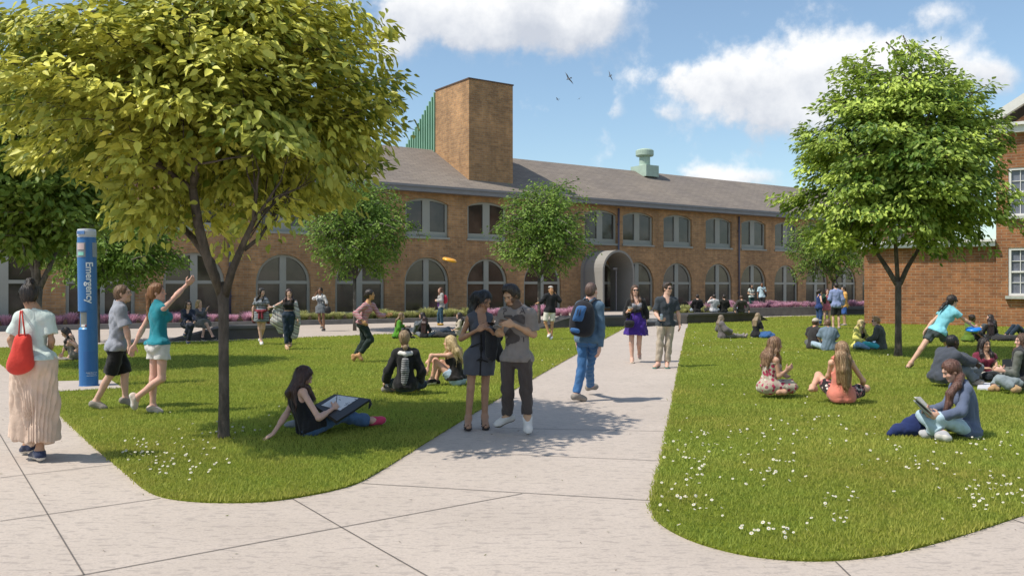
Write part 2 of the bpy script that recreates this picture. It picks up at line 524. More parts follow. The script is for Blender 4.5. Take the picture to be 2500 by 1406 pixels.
def mat_lawn():
    m, t, b = nt('lawn turf'); v = coords(t)
    n1 = noise(t, v, .55, 4, .6); n2 = noise(t, v, 9, 4, .7); n3 = noise(t, coords(t, scale=(70, 70, 70)), 1, 3, .7)
    base = ramp(t, n1, [(.28, (.15, .185, .014)), (.5, (.21, .245, .02)), (.72, (.28, .285, .028))])
    base = mixc(t, .55, base, ramp(t, n2, [(.3, (.065, .105, .008)), (.55, (.125, .17, .014)), (.75, (.20, .22, .03))]))
    base = mixc(t, .6, base, ramp(t, n3, [(.3, (.07, .105, .008)), (.7, (.27, .31, .04))]))
    t.links.new(base, b.inputs['Base Color']); b.inputs['Roughness'].default_value = .9; b.inputs['Specular IOR Level'].default_value = .1
    bump(t, b, n3, .8, .03)
    return m
def mat_leafy(name, lo, hi, trans=.35, rough=.55, spec=.3, patch=None):
    """leaves and blades: the tint attribute carries each leaf's own colour"""
    m, t, b = nt(name)
    a = N(t, 'ShaderNodeAttribute', attribute_name='tint')
    base = mixc(t, a.outputs['Fac'], lo, hi)
    if patch:
        v = coords(t); pn = math_(t, 'ADD', math_(t, 'MULTIPLY', noise(t, v, .42, 5, .62), .7), math_(t, 'MULTIPLY', noise(t, v, 2.6, 4, .6), .3))
        f = t.nodes.new('ShaderNodeMapRange'); f.inputs[1].default_value = .43; f.inputs[2].default_value = .62; f.inputs[4].default_value = .85; t.links.new(pn, f.inputs[0])
        base = mixc(t, f.outputs[0], base, mixc(t, a.outputs['Fac'], sc_(patch, .6), patch))
    t.links.new(base, b.inputs['Base Color']); b.inputs['Roughness'].default_value = rough; b.inputs['Specular IOR Level'].default_value = spec
    tr = t.nodes.new('ShaderNodeBsdfTranslucent'); t.links.new(mixc(t, .35, base, sc_(hi, 1.3)), tr.inputs[0])
    mx = t.nodes.new('ShaderNodeMixShader'); mx.inputs[0].default_value = trans
    t.links.new(b.outputs[0], mx.inputs[1]); t.links.new(tr.outputs[0], mx.inputs[2])
    t.links.new(mx.outputs[0], t.nodes['Material Output'].inputs[0])
    return m
M_CONC = mat_concrete(); M_LAWN = mat_lawn()
M_DARKSTONE = mat_plain('dark bench stone', (.050, .048, .046), .55, var=.25, nscale=3, bmp=.15)
M_CURB = mat_plain('grey curb stone', (.16, .155, .15), .8, var=.2, nscale=4)
M_STEP = mat_plain('pale step stone', (.45, .42, .38), .85, var=.1, nscale=5)
M_SOIL = mat_plain('soil', (.045, .035, .022), .95, var=.3, nscale=8, bmp=.6, bscale=30)
M_JOINT = mat_plain('joint filler', (.13, .115, .105), .9, var=.2)

# ---------------------------------------------------------------- ground sheets
def sheet(name, poly, z, m, kind='structure', name_label=None):
    mb = MB(); mb.prism(poly, z - .004, z, sides=False, bottom=False)
    o = mb.build(name, m); o['kind'] = kind; return o
sheet('ground', [(-700, -300), (700, -300), (700, 900), (-700, 900)], -.06, mat_plain('distant ground', (.10, .10, .07), .95, var=.3, nscale=.05, bmp=0))
sheet('pavement', [(-60, -8), (40, -8), (48, 90), (-60, 90)], 0.0, M_CONC)

def smooth_path(pts, n=6):
    """Catmull-Rom through pixel points (kept closed elsewhere)"""
    out = []
    P = [np.array(p, float) for p in pts]
    for i in range(len(P) - 1):
        p0, p1, p2, p3 = P[max(i - 1, 0)], P[i], P[i + 1], P[min(i + 2, len(P) - 1)]
        for k in range(n):
            t = k / n
            out.append(.5 * ((2 * p1) + (-p0 + p2) * t + (2 * p0 - 5 * p1 + 4 * p2 - p3) * t * t + (-p0 + 3 * p1 - 3 * p2 + p3) * t ** 3))
    out.append(P[-1]); return out
def g2(p): q = gp(p[0], p[1]); return (q[0], q[1])
# left lawn: edge by the left path, the round nose, the edge by the main path, then the far edge
L1 = [g2(p) for p in [(-420, 720 + 108), (-160, 845), (0, 888), (100, 958)]]
LP = smooth_path([(148, 1016), (225, 1088), (309, 1158), (348, 1192), (395, 1214), (470, 1225), (560, 1228), (650, 1225), (720, 1216), (800, 1201), (868, 1182), (925, 1152), (1000, 1106), (1110, 1038), (1230, 966), (1380, 880), (1532, 797)], 5)
LEFT = [L1[0], L1[2], g2((146, 1012))] + [g2(p) for p in LP]
far = [(-22.5, 17.0)]
LEFT_POLY = [g2((0, 888)), g2((60, 932))] + [g2(p) for p in LP] + [g2((1000, 815)), g2((500, 835)), g2((0, 850)), (-26, 13.5), (-26, 11.5)]
RP = smooth_path([(1680, 791), (1662, 880), (1640, 1000), (1614, 1130), (1592, 1215), (1590, 1245), (1604, 1272), (1640, 1298), (1700, 1325), (1780, 1348), (1860, 1362), (1940, 1369), (2020, 1370), (2100, 1364), (2180, 1352), (2280, 1328), (2380, 1298), (2500, 1258)], 5)
RIGHT_POLY = [g2(p) for p in RP] + [(12, 9.2), (30, 20), (30, 52), (21.0, 49.5)] + [g2((1890, 774))]
def lawn(poly, name):
    mb = MB(); mb.prism(poly, 0, .018, sides=True, bottom=False)
    o = mb.build(name, M_LAWN); o['kind'] = 'structure'; return o
lawn(LEFT_POLY, 'lawn'); lawn(RIGHT_POLY, 'lawn')
# paved pad in front of the call post
PAD = [g2(p) for p in ((60, 935), (150, 933), (270, 930), (300, 950), (146, 958), (100, 962))][::-1]
mb = MB(); mb.prism(PAD, 0, .024, bottom=False)
o = mb.build('pavement_pad', M_CONC); o['kind'] = 'structure'
# joints between the slabs
def joint(a, b, wd=.010):
    A, B = gp(*a), gp(*b); d = unit(B - A); n = np.array([-d[1], d[0], 0]) * wd / 2
    v = [A - n, B - n, B + n, A + n]; return [q + np.array([0, 0, .004]) for q in v]
JV = []; JF = []
for a, b in [((20, 1095), (205, 1403)), ((0, 1166), (283, 1133)), ((0, 1272), (392, 1216)), ((205, 1403), (1275, 1205)), ((715, 1218), (835, 1288)), ((835, 1288), (1046, 1408)),
             ((885, 1180), (1595, 1222)), ((1100, 1103), (1620, 1125)), ((1220, 1045), (1630, 1053)), ((2040, 1371), (2080, 1410)), ((205, 1403), (-120, 1460)), ((2472, 1268), (2560, 1296)), ((1385, 975), (1650, 979)), ((20, 1095), (-60, 960))]:
    q = joint(a, b); i = len(JV); JV += q; JF.append([i, i + 1, i + 2, i + 3])
o = mesh_np('pavement_joints', JV, JF, M_JOINT); o['kind'] = 'structure'

def inside(poly, P):
    x, y = P[:, 0], P[:, 1]; n = len(poly); c = np.zeros(len(P), bool)
    j = n - 1
    for i in range(n):
        xi, yi = poly[i]; xj, yj = poly[j]
        t = (yi > y) != (yj > y)
        c ^= t & (x < (xj - xi) * (y - yi) / ((yj - yi) or 1e-9) + xi)
        j = i
    return c

# ---------------------------------------------------------------- grass blades and daisies
def in_view(P, m=420):
    px = CX + P[:, 0] / P[:, 1] * F
    return (px > -m) & (px < 2500 + m)
def grass():
    rng = np.random.default_rng(3)
    V = []; T = []
    for poly, seed in ((LEFT_POLY, 1), (RIGHT_POLY, 2)):
        pl = np.array(poly); lo, hi = pl.min(0), pl.max(0)
        pts = []
        for y0, y1, dens in ((4, 8.5, 4200), (8.5, 12, 2400), (12, 17, 1000), (17, 25, 400), (25, 50, 100)):
            a, b = max(lo[1], y0), min(hi[1], y1)
            if b <= a: continue
            x0, x1 = max(lo[0], -b * .82), min(hi[0], b * .82)
            if x1 <= x0: continue
            n = int((b - a) * (x1 - x0) * dens)
            q = np.stack([rng.uniform(x0, x1, n), rng.uniform(a, b, n)], 1)
            pts.append(q[inside(poly, q) & in_view(q) & ~inside(PAD, q)])
        for i in range(len(poly)):      # ragged rim hanging over the paving
            a_, b_ = np.array(poly[i]), np.array(poly[(i + 1) % len(poly)]); L_ = np.linalg.norm(b_ - a_)
            if L_ < .001 or min(a_[1], b_[1]) > 30: continue
            k_ = int(L_ * 260 / (1 + .06 * max(a_[1], b_[1]))); q = a_ + (b_ - a_) * rng.uniform(0, 1, (k_, 1)) + rng.normal(0, .014, (k_, 2))
            q = q[q[:, 1] > 3]; pts.append(q[in_view(q) & ~inside(PAD, q)])
        P = np.concatenate(pts); n = len(P)
        d = P[:, 1]
        ln = rng.uniform(.016, .038, n) * (1 + .012 * d); wd = .0031 * (1 + d / 9) * rng.uniform(.7, 1.3, n)
        clump = np.sin(P[:, 0] * 2.1 + 1.3 * np.sin(P[:, 1] * 1.7)) * np.sin(P[:, 1] * 2.6 + P[:, 0])
        ln *= 1 + .25 * clump
        az = rng.uniform(0, 6.283, n); lean = rng.uniform(.1, .9, n) * ln
        b = np.stack([P[:, 0], P[:, 1], np.full(n, .016)], 1)
        side = np.stack([np.cos(az), np.sin(az), 0 * az], 1) * wd[:, None]
        az2 = rng.uniform(0, 6.283, n)
        tip = b + np.stack([np.cos(az2) * lean, np.sin(az2) * lean, ln], 1)
        v = np.stack([b - side, b + side, tip], 1).reshape(-1, 3)
        V.append(v)
        patch = np.sin(P[:, 0] * .55 + 2 * np.sin(P[:, 1] * .4)) * np.sin(P[:, 1] * .7 + 1.1)
        t = np.clip(.48 + .16 * clump + .18 * patch + rng.normal(0, .15, n), 0, 1)
        T.append(np.repeat(t, 3))
    V = np.concatenate(V); T = np.concatenate(T)
    Fc = np.arange(len(V)).reshape(-1, 3)
    o = mesh_np('grass', V, Fc, mat_leafy('grass blade', (.22, .285, .045), (.43, .495, .098), .4, .6, .12, (.52, .47, .11)), cols=np.repeat(T[:, None], 3, 1))
    tag(o, 'mown green grass blades covering both lawns beside the paths', 'grass', kind='stuff')
    print('grass blades', len(Fc))
grass()
def daisies():
    rng = np.random.default_rng(9)
    spots = [(390, 1110, 70, 45, 60), (470, 1090, 60, 40, 40), (620, 1050, 70, 35, 36), (340, 1115, 40, 20, 22), (430, 1160, 60, 18, 20), (500, 1150, 50, 20, 16),
             (1690, 1130, 60, 60, 60), (1720, 1075, 70, 25, 40), (1650, 1225, 45, 35, 26), (1850, 1160, 90, 45, 44), (1900, 1080, 110, 45, 40), (1700, 1260, 45, 30, 18), (1880, 1310, 70, 18, 30),
             (2060, 1240, 45, 25, 20), (2020, 1290, 40, 20, 12), (2440, 1210, 60, 40, 50), (2400, 1240, 40, 25, 22), (2370, 1120, 90, 40, 44), (2450, 1085, 60, 25, 26), (2150, 1100, 120, 50, 30),
             (1770, 850, 70, 25, 44), (1760, 820, 60, 14, 30), (1860, 870, 60, 18, 20), (2100, 880, 120, 30, 24), (1380, 870, 70, 40, 26), (1450, 830, 40, 14, 12), (1860, 960, 120, 40, 24), (2020, 1040, 160, 20, 20), (2250, 1170, 120, 60, 26)]
    mb = MB(); mw = mat_plain('daisy petals', (.54, .53, .46), .7, var=.1, bmp=0); my = mat_plain('daisy eye', (.5, .33, .03), .8, var=.1, bmp=0); mg = mat_plain('daisy stem', (.08, .14, .02), .8, bmp=0)
    n = 0
    for x, y, sx, sy, k in spots:
        for _ in range(int(k * .6)):
            px, py = x + rng.normal() * sx * .75, y + rng.normal() * sy * .6
            if py < 760: continue
            p = gp(px, py); q = np.array([[p[0], p[1]]])
            if not (inside(LEFT_POLY, q)[0] or inside(RIGHT_POLY, q)[0]): continue
            hgt = rng.uniform(.045, .075); r = rng.uniform(.009, .015) * (1 + .008 * p[1])
            nrm = Vector((rng.normal() * .35 - .15, rng.normal() * .35 - .35, 1)).normalized()
            a = nrm.orthogonal().normalized(); b = nrm.cross(a); c = Vector((p[0], p[1], hgt))
            m = 9; vs = [c + nrm * r * .12]
            for i in range(2 * m):
                rr = r * (1.0 if i % 2 == 0 else .78); an = math.pi * i / m
                vs.append(c + (a * math.cos(an) + b * math.sin(an)) * rr)
            mb.m = 0; mb._add(vs, [(0, 1 + i, 1 + (i + 1) % (2 * m)) for i in range(2 * m)])
            mb.m = 1; vs = [c + nrm * r * .32] + [c + nrm * r * .15 + (a * math.cos(i * 1.047) + b * math.sin(i * 1.047)) * r * .33 for i in range(6)]
            mb._add(vs, [(0, 1 + i, 1 + (i + 1) % 6) for i in range(6)])
            mb.m = 2; mb._add([(p[0] - .0015, p[1], .01), (p[0] + .0015, p[1], .01), c], [(0, 1, 2)])
            n += 1
    o = mb.build('daisies', [mw, my, mg])
    tag(o, 'scattered white daisies growing in drifts through the lawns', 'daisies', kind='stuff')
daisies()

# ---------------------------------------------------------------- long brick hall
M_FRAME = mat_plain('grey green window frame', (.31, .315, .28), .6, var=.06, nscale=2, bmp=.05)
M_METALGREY = mat_plain('blue grey metal', (.20, .20, .215), .5, var=.1, nscale=2, bmp=.05)
def mat_brick(name, c1, c2, mortar, bw=.34, rh=.115, off=(0, 0)):
    m, t, b = nt(name)
    c = t.nodes.new('ShaderNodeTexCoord'); s = t.nodes.new('ShaderNodeSeparateXYZ'); t.links.new(c.outputs['Object'], s.inputs[0])
    cm = t.nodes.new('ShaderNodeCombineXYZ'); t.links.new(math_(t, 'ADD', s.outputs[0], s.outputs[1]), cm.inputs[0]); t.links.new(s.outputs[2], cm.inputs[1])
    br = t.nodes.new('ShaderNodeTexBrick'); t.links.new(cm.outputs[0], br.inputs['Vector'])
    br.inputs['Scale'].default_value = 1; br.inputs['Brick Width'].default_value = bw; br.inputs['Row Height'].default_value = rh
    br.inputs['Mortar Size'].default_value = .011; br.inputs['Mortar Smooth'].default_value = .3; br.inputs['Bias'].default_value = -.1
    br.inputs['Color1'].default_value = (*c1, 1); br.inputs['Color2'].default_value = (*c2, 1); br.inputs['Mortar'].default_value = (*mortar, 1)
    v = coords(t)
    n = noise(t, v, .5, 5, .6); n2 = noise(t, v, 4, 3)
    col = mixc(t, 1.0, br.outputs['Color'], ramp(t, n, [(.25, (.68, .68, .70)), (.75, (1.16, 1.12, 1.08))]), 'MULTIPLY')
    col = mixc(t, .5, col, mixc(t, 1.0, col, ramp(t, n2, [(.3, (.7, .7, .7)), (.7, (1.3, 1.25, 1.2))]), 'MULTIPLY'))
    stv = noise(t, coords(t, scale=(1.6, 1.6, .16)), 1.0, 5, .65)
    col = mixc(t, 1.0, col, ramp(t, stv, [(.32, (.80, .79, .78)), (.6, (1.06, 1.05, 1.04))]), 'MULTIPLY')
    t.links.new(col, b.inputs['Base Color']); b.inputs['Roughness'].default_value = .88
    bump(t, b, math_(t, 'ADD', math_(t, 'MULTIPLY', br.outputs['Fac'], -.6), math_(t, 'MULTIPLY', noise(t, v, 40, 2), .3)), .5, .02)
    return m
M_BRICK = mat_brick('brown brick', (.47, .275, .128), (.33, .19, .092), (.37, .30, .21))
M_BRICK2 = mat_brick('orange brick', (.36, .155, .062), (.23, .095, .042), (.36, .27, .18), .34, .115)
def mat_glass_dark():
    m, t, b = nt('dark window glass'); v = coords(t)
    n = noise(t, v, .8, 3)
    t.links.new(ramp(t, n, [(.35, (.032, .028, .024)), (.65, (.085, .068, .055))]), b.inputs['Base Color'])
    b.inputs['Roughness'].default_value = .07; b.inputs['Specular IOR Level'].default_value = .6
    bump(t, b, noise(t, v, 1.5, 2), .06, .02)
    return m
M_GLASS = mat_glass_dark()
def mat_roof():
    m, t, b = nt('grey brown shingles')
    c = t.nodes.new('ShaderNodeTexCoord')
    br = t.nodes.new('ShaderNodeTexBrick'); mp = t.nodes.new('ShaderNodeMapping'); t.links.new(c.outputs['Object'], mp.inputs[0]); t.links.new(mp.outputs[0], br.inputs['Vector'])
    br.inputs['Scale'].default_value = 1; br.inputs['Brick Width'].default_value = .55; br.inputs['Row Height'].default_value = .2
    br.inputs['Mortar Size'].default_value = .012
    br.inputs['Color1'].default_value = (.235, .200, .168, 1); br.inputs['Color2'].default_value = (.198, .168, .140, 1); br.inputs['Mortar'].default_value = (.11, .095, .085, 1)
    v = coords(t); n = noise(t, v, .35, 5, .6); n2 = noise(t, coords(t, scale=(1, 6, 6)), 1.1, 4)
    col = mixc(t, 1.0, br.outputs['Color'], ramp(t, n, [(.3, (.85, .85, .88)), (.7, (1.12, 1.1, 1.06))]), 'MULTIPLY')
    col = mixc(t, 1.0, col, ramp(t, n2, [(.3, (.9, .9, .9)), (.7, (1.1, 1.1, 1.1))]), 'MULTIPLY')
    t.links.new(col, b.inputs['Base Color']); b.inputs['Roughness'].default_value = .9
    bump(t, b, noise(t, v, 12, 3), .4, .02); return m
M_ROOF = mat_roof()

WA = np.array([-5.3, 42.0]); WU = unit(np.array([.8193, .5734])); WB = np.array([-WU[1], WU[0]])   # along the wall, and away behind it
def wall_s(px, b=0.0):
    """place along the wall (or along a line b metres behind it) seen at a photo column"""
    k = (px - CX) / F; A = WA + WB * b
    return (k * A[1] - A[0]) / (WU[0] - k * WU[1])
def wall_pt(s, b=0.0, z=0.0):
    q = WA + WU * s + WB * b; return np.array([q[0], q[1], z])
def z_at(px, py, b=0.0):
    q = wall_pt(wall_s(px, b), b); return H0 + (HY - py) / F * q[1]
RZ = math.atan2(WU[1], WU[0])
hall = empty('brick_hall', (WA[0], WA[1], 0), RZ)
tag(hall, 'long two storey brown brick hall with arched windows and grey roof', 'building')
S0, S1 = wall_s(-420), wall_s(2330)
EAVE = z_at(985, 455); RB = 5.0; RIDGE = 9.2
WIN_G = [-190, 10, 247, 475, 693, 880, 1043, 1190, 1325, 1467, 1558, 1655, 1755, 1840, 1920, 1995, 2065, 2130, 2190]
def arch(w, z0, zs, rise, cx, n=14):
    """outline of an opening, counter-clockwise: foot left, foot right, arc back"""
    pts = [(cx - w / 2, z0), (cx + w / 2, z0)]
    R = (w * w / 4 + rise * rise) / (2 * rise); cz = zs + rise - R; a0 = math.asin(min(1, w / 2 / R))
    if rise > w / 2 - 1e-6: a0 = math.pi / 2; R = w / 2; cz = zs + rise - R
    for i in range(n + 1):
        a = a0 - 2 * a0 * i / n
        pts.append((cx + R * math.sin(a), cz + R * math.cos(a)))
    return pts
centers = [wall_s(p) for p in WIN_G]
GW, G0 = wall_s(1097) - wall_s(988), .36
GR = GW / 2 * .98; GS = z_at(1043, 628) - GR
UW, U0, US = wall_s(1096) - wall_s(991), z_at(1043, 583), z_at(1043, 497)
UR = z_at(1043, 484) - US
print('window spacing', [round(b - a, 2) for a, b in zip(centers, centers[1:])], 'GS', GS, GR, U0, US, UR, 'eave', EAVE)
holes = []
for c in centers:
    holes.append(arch(GW, G0, GS, min(GR, GW / 2), c)); holes.append(arch(UW, U0, US, UR, c))
def xf_wall(x, y, z): return (x, z, y)
mb = MB()
mb.prism([(S0, -.3), (S1, -.3), (S1, EAVE), (S0, EAVE)], -.0, .35, [h[::-1] for h in holes], xf=lambda x, y, z: (x, z, y))
# the front face is at local y = 0 .. reveals run back 0.35 m; close the block with back and ends
mb.box(((S0 + S1) / 2, 10.0, EAVE / 2 - .15), (S1 - S0, .3, EAVE + .3)); mb.box((S0 + .15, 5.1, EAVE / 2 - .15), (.3, 9.4, EAVE + .3)); mb.box((S1 - .15, 5.1, EAVE / 2 - .15), (.3, 9.4, EAVE + .3))
wall_o = mb.build('wall', M_BRICK, hall)
# fix facing by recalculating normals
import bmesh
def recalc(o):
    bm = bmesh.new(); bm.from_mesh(o.data); bmesh.ops.recalc_face_normals(bm, faces=bm.faces); bm.to_mesh(o.data); bm.free()
recalc(wall_o)
mb = MB(); mb.box(((S0 + S1) / 2, .62, 2.2), (S1 - S0 - .6, .04, EAVE * 1.0)); 
def window(c, kind):
    if kind == 'g': w, z0, zs, rise = GW, G0, GS, min(GR, GW / 2)
    else: w, z0, zs, rise = UW, U0, US, UR
    out = arch(w, z0, zs, rise, c)
    t = .13; mw = .30 if kind == 'g' else .42
    sill = .06 if kind == 'g' else .36
    ins = []
    ro = arch(w - 2 * t, z0 + sill, zs, max(rise - t * .9, .08), c, 22)
    top = max(p[1] for p in ro)
    # panes: inner outline cut by the mullion and, on the ground floor, by the transom
    def clip(poly, f):
        res = []
        for i in range(len(poly)):
            a, b = poly[i], poly[(i + 1) % len(poly)]; fa, fb = f(a), f(b)
            if fa >= 0: res.append(a)
            if (fa >= 0) != (fb >= 0):
                q = fa / (fa - fb); res.append((a[0] + (b[0] - a[0]) * q, a[1] + (b[1] - a[1]) * q))
        return res
    panes = []
    for sgn in (-1, 1):
        half = clip(ro, lambda p: sgn * (p[0] - c) - mw / 2)
        if kind == 'g':
            tz = zs - .02
            panes.append(clip(half, lambda p: tz - .07 - p[1])); panes.append(clip(half, lambda p: p[1] - tz - .07))
        else: panes.append(half)
    mb = MB(); mb.prism(out, .12, .20, [p[::-1] for p in panes], xf=lambda x, y, z: (x, z, y))
    fr = mb.build('window', M_FRAME, hall); recalc(fr)
    g = MB()
    for p in panes: g.prism(p, .185, .190, xf=lambda x, y, z: (x, z, y))
    go = g.build('pane', M_GLASS, fr); recalc(go)
    if kind == 'u':
        q = MB(); q.box((c, .06, z0 + .04), (w + .1, .26, .10)); q.build('sill', M_FRAME, fr)
for c in centers:
    window(c, 'g'); window(c, 'u')
# roof: two slopes, thick, with eaves
SL = (RIDGE - EAVE) / RB
mb = MB()
e0 = -.45; ze = EAVE + SL * e0 + .12
prof = [(e0, ze), (RB, RIDGE + .12), (2 * RB - e0, ze), (2 * RB - e0, ze - .12), (RB, RIDGE - .02), (e0, ze - .12)]
for i in range(len(prof)):
    pass
vs = [(S0 - .3, y, z) for y, z in prof] + [(S1 + .3, y, z) for y, z in prof]; n = len(prof)
fs = [(i, (i + 1) % n, n + (i + 1) % n, n + i) for i in range(n)] + [tuple(range(n - 1, -1, -1)), tuple(range(n, 2 * n))]
ro_ = mesh_np('roof', vs, fs, M_ROOF, hall); recalc(ro_)
mb = MB(); mb.box(((S0 + S1) / 2, -.30, EAVE - .11), (S1 - S0 + .6, .40, .28)); mb.box(((S0 + S1) / 2, -.53, EAVE + .02), (S1 - S0 + .6, .06, .12))
mb.build('gutter', M_METALGREY, hall)
for px in (1508, 1802, 2040, 560):
    s = wall_s(px); q = MB(); q.tube([(s, -.09, EAVE - .36), (s, -.09, .2)], .055, 8)
    for zz in (1.2, 3.2, 5.2): q.box((s, -.06, zz), (.17, .09, .06))
    q.build('downpipe', mat_plain('violet grey pipe', (.10, .095, .14), .45, bmp=0), hall, True)
# tower rising through the roof
TB = 1.13
s0 = wall_s(1145, TB); q = WA + WU * s0 + WB * TB
s1 = wall_s(1252, TB); ttop = z_at(1145, 193, TB); tz0 = EAVE + .1
tw = MB(); tw.box(((s0 + s1) / 2, TB + 3.54 / 2, (tz0 + ttop) / 2), (s1 - s0, 3.54, ttop - tz0)); 
tower = tw.build('tower', M_BRICK, hall)
cp = MB(); cp.box(((s0 + s1) / 2, TB + 1.77, ttop + .035), (s1 - s0 + .08, 3.62, .07)); cp.build('coping', mat_plain('dark coping', (.10, .06, .04), .7), tower)
# ribbed green shed behind the tower
y0, y1 = TB + 3.544, TB + 6.7; zt0, zt1 = ttop - .0, ttop - 2.35
M_RIB = mat_plain('green ribbed metal', (.20, .36, .25), .4, var=.1, nscale=1, bmp=.02)
gb = MB(); gb.prism([(y0, EAVE), (y1 + 3, EAVE), (y1 + 3, zt1 - 2.2), (y0, zt0)], s0 + .05, s1 - .05, xf=lambda x, y, z: (z, x, y))
nr = 22
for i in range(nr):
    yy = y0 + .08 + (y1 + 2.9 - y0) * i / nr; zz = zt0 + (zt1 - 2.2 - zt0) * (yy - y0) / (y1 + 3 - y0)
    gb.box((s0 - .0, yy, (EAVE + zz) / 2), (.14, .10, zz - EAVE - .02))
gs = gb.build('ribbed_penthouse', M_RIB, hall); recalc(gs)
# roof ventilator
sv = wall_s(1565, RB); zv = RIDGE + .1
M_COPPER = mat_plain('verdigris copper', (.36, .47, .39), .6, var=.12, nscale=3, bmp=.1)
v_ = MB(); v_.box((sv, RB - .35, zv - .05), (1.15, 1.5, .75)); v_.lathe([(.40, 0), (.36, .15), (.36, .75), (.40, .8)], (sv, RB - .35, zv + .3)); v_.lathe([(.56, 0), (.60, .05), (.60, .36), (.50, .44), (.25, .50), (.06, .52)], (sv, RB - .35, zv + 1.0))
v_.build('ventilator', M_COPPER, hall, False)
# arched entrance canopy: a thin barrel shell
def canopy():
    sc = wall_s(1456); w, hgt, dep, th = 2.35, 3.62, 1.9, .12
    def prof(w, h, n=18):
        r = w / 2; z = h - r
        return [(-r, .1), (-r * 1.0, z * .5)] + [(-r * math.cos(math.pi * i / n), z + r * math.sin(math.pi * i / n)) for i in range(n + 1)] + [(r, z * .5), (r, .1)]
    po, pi = prof(w, hgt), prof(w - 2 * th, hgt - th)
    vs = []; n = len(po)
    for y in (-dep, -.004):
        k = 1.0 if y < -1 else 1.0
        vs += [(sc + x, y, z) for x, z in po]; vs += [(sc + x, y, z) for x, z in pi]
    fs = []
    for i in range(n - 1):
        a, b = i, i + 1
        fs += [(a, b, 2 * n + b, 2 * n + a), (n + b, n + a, 3 * n + a, 3 * n + b), (b, a, n + a, n + b), (2 * n + a, 2 * n + b, 3 * n + b, 3 * n + a)]
    fs += [(0, n, 3 * n, 2 * n), (n - 1, 3 * n - 1, 4 * n - 1, 2 * n - 1)]
    o = mesh_np('entrance_canopy', vs, fs, mat_plain('pale canopy shell', (.27, .26, .24), .6, var=.06, nscale=1, bmp=.04), hall); recalc(o)
    sm = MB(); po2 = prof(w + .06, hgt + .03)
    vs = [(sc + x, y, z) for y in (-.42, -.30) for x, z in po2]
    fs = [(i, i + 1, n + i + 1, n + i) for i in range(n - 1)]
    q = mesh_np('seam', vs, fs, M_METALGREY, o)
    d = MB(); d.box((sc + .42, -1.2, 1.45), (.06, .06, 2.4)); d.box((sc + .32, -1.2, 2.6), (.3, .1, .12)); d.build('card_reader_post', M_METALGREY, o)
canopy()

# ---------------------------------------------------------------- beds, benches, steps, terrace
def bed(front, back, h, name, label, z0=0.0):
    """front and back: rows of ground points (left to right)"""
    r = empty(name, (front[0][0], front[0][1], 0)); tag(r, label, 'planting bed')
    b = np.array([front[0][0], front[0][1]])
    poly = [tuple(np.array(p[:2]) - b) for p in front] + [tuple(np.array(p[:2]) - b) for p in back[::-1]]
    mb = MB(); mb.prism(poly, z0 - .05, z0 + h - .05, bottom=False); mb.build('soil', M_SOIL, r)
    cu = MB()
    for a, c in zip(front, front[1:]):
        a, c = np.array(a[:2]) - b, np.array(c[:2]) - b; d = unit(np.append(c - a, 0))[:2]; n = np.array([-d[1], d[0]])
        m = (a + c) / 2 - n * .12; L = np.linalg.norm(c - a)
        cu.box((m[0], m[1], z0 + h / 2 - .05), (L + .02, .236, h + .1), math.atan2(d[1], d[0]))
    cu.build('curb', M_CURB, r); return r
cl = [gp(-260, 815), gp(0, 808), gp(560, 797), gp(1040, 786), gp(1310, 779)]
def behind(p, k=.25):   # point on the wall foot behind p
    q = np.array(p[:2]) - WA; s = q @ WU + 1.0; w = WA + WU * s - WB * k; return np.array([w[0], w[1], 0])
bed(cl, [behind(p) for p in cl], .20, 'planting_bed', 'long low bed of pink and pale grasses with grey stone curb under the arched windows')
TZ = .22
cr = [gp(1690, 762, TZ) + 0, gp(1800, 760, TZ), gp(1905, 764, .05), gp(2125, 760, .05)]
CR = [np.array([*gp(1712, 756, .42)[:2], 0]), np.array([*gp(1900, 752, .42)[:2], 0]), np.array([*gp(2150, 748, .42)[:2], 0])]
bed(CR, [p + np.array([WB[0], WB[1], 0]) * 3.5 for p in CR], .46, 'planting_bed', 'raised dark bed of pink grasses running behind the four people standing by the brick annex')
def bench_block(pts, h, label, s0=.0, s1=.0, dep=1.0):
    """long dark stone bench from a to b, its ends sloping over s0 and s1 metres"""
    a, b = np.array(pts[0][:2]), np.array(pts[1][:2]); d = unit(np.append(b - a, 0)); L = np.linalg.norm(b - a)
    r = empty('stone_bench', (a[0], a[1], 0), math.atan2(d[1], d[0])); tag(r, label, 'bench')
    def body(z0, z1, x0a, x1a, x0b, x1b, y0, y1):
        return [(x0a, y0, z0), (x1a, y0, z0), (x1a, y1, z0), (x0a, y1, z0), (x0b, y0, z1), (x1b, y0, z1), (x1b, y1, z1), (x0b, y1, z1)]
    Fc = [(3, 2, 1, 0), (4, 5, 6, 7), (0, 1, 5, 4), (1, 2, 6, 5), (2, 3, 7, 6), (3, 0, 4, 7)]
    k = (h - .09) / h
    m1 = MB(); m1._add(body(0, h - .09, 0, L, s0 * k, L - s1 * k, .06, dep), Fc); m1.build('base', M_DARKSTONE, r)
    m2 = MB(); m2._add(body(h - .088, h, s0 * k, L - s1 * k, s0, L - s1, 0, dep + .05), Fc); m2.build('seat', mat_plain('bench seat stone', (.075, .074, .074), .5, var=.15, nscale=3), r)
    return r
bench_block((gp(415, 833), gp(692, 826)), .42, 'long dark stone bench with one sloping end where two women sit', 1.6, 0)
bench_block((gp(1312, 803), gp(1582, 797)), .45, 'dark stone bench with sloping end behind the man in white shorts', 1.5, 0)
BB = bench_block((gp(1680, 791), gp(1880, 783)), .43, 'dark stone bench carrying four seated people seen from behind', 0, 1.0)
bench_block((gp(1900, 770), gp(2125, 767)), .36, 'low dark stone wall bench in front of the pink bed by the annex', .6, 0)
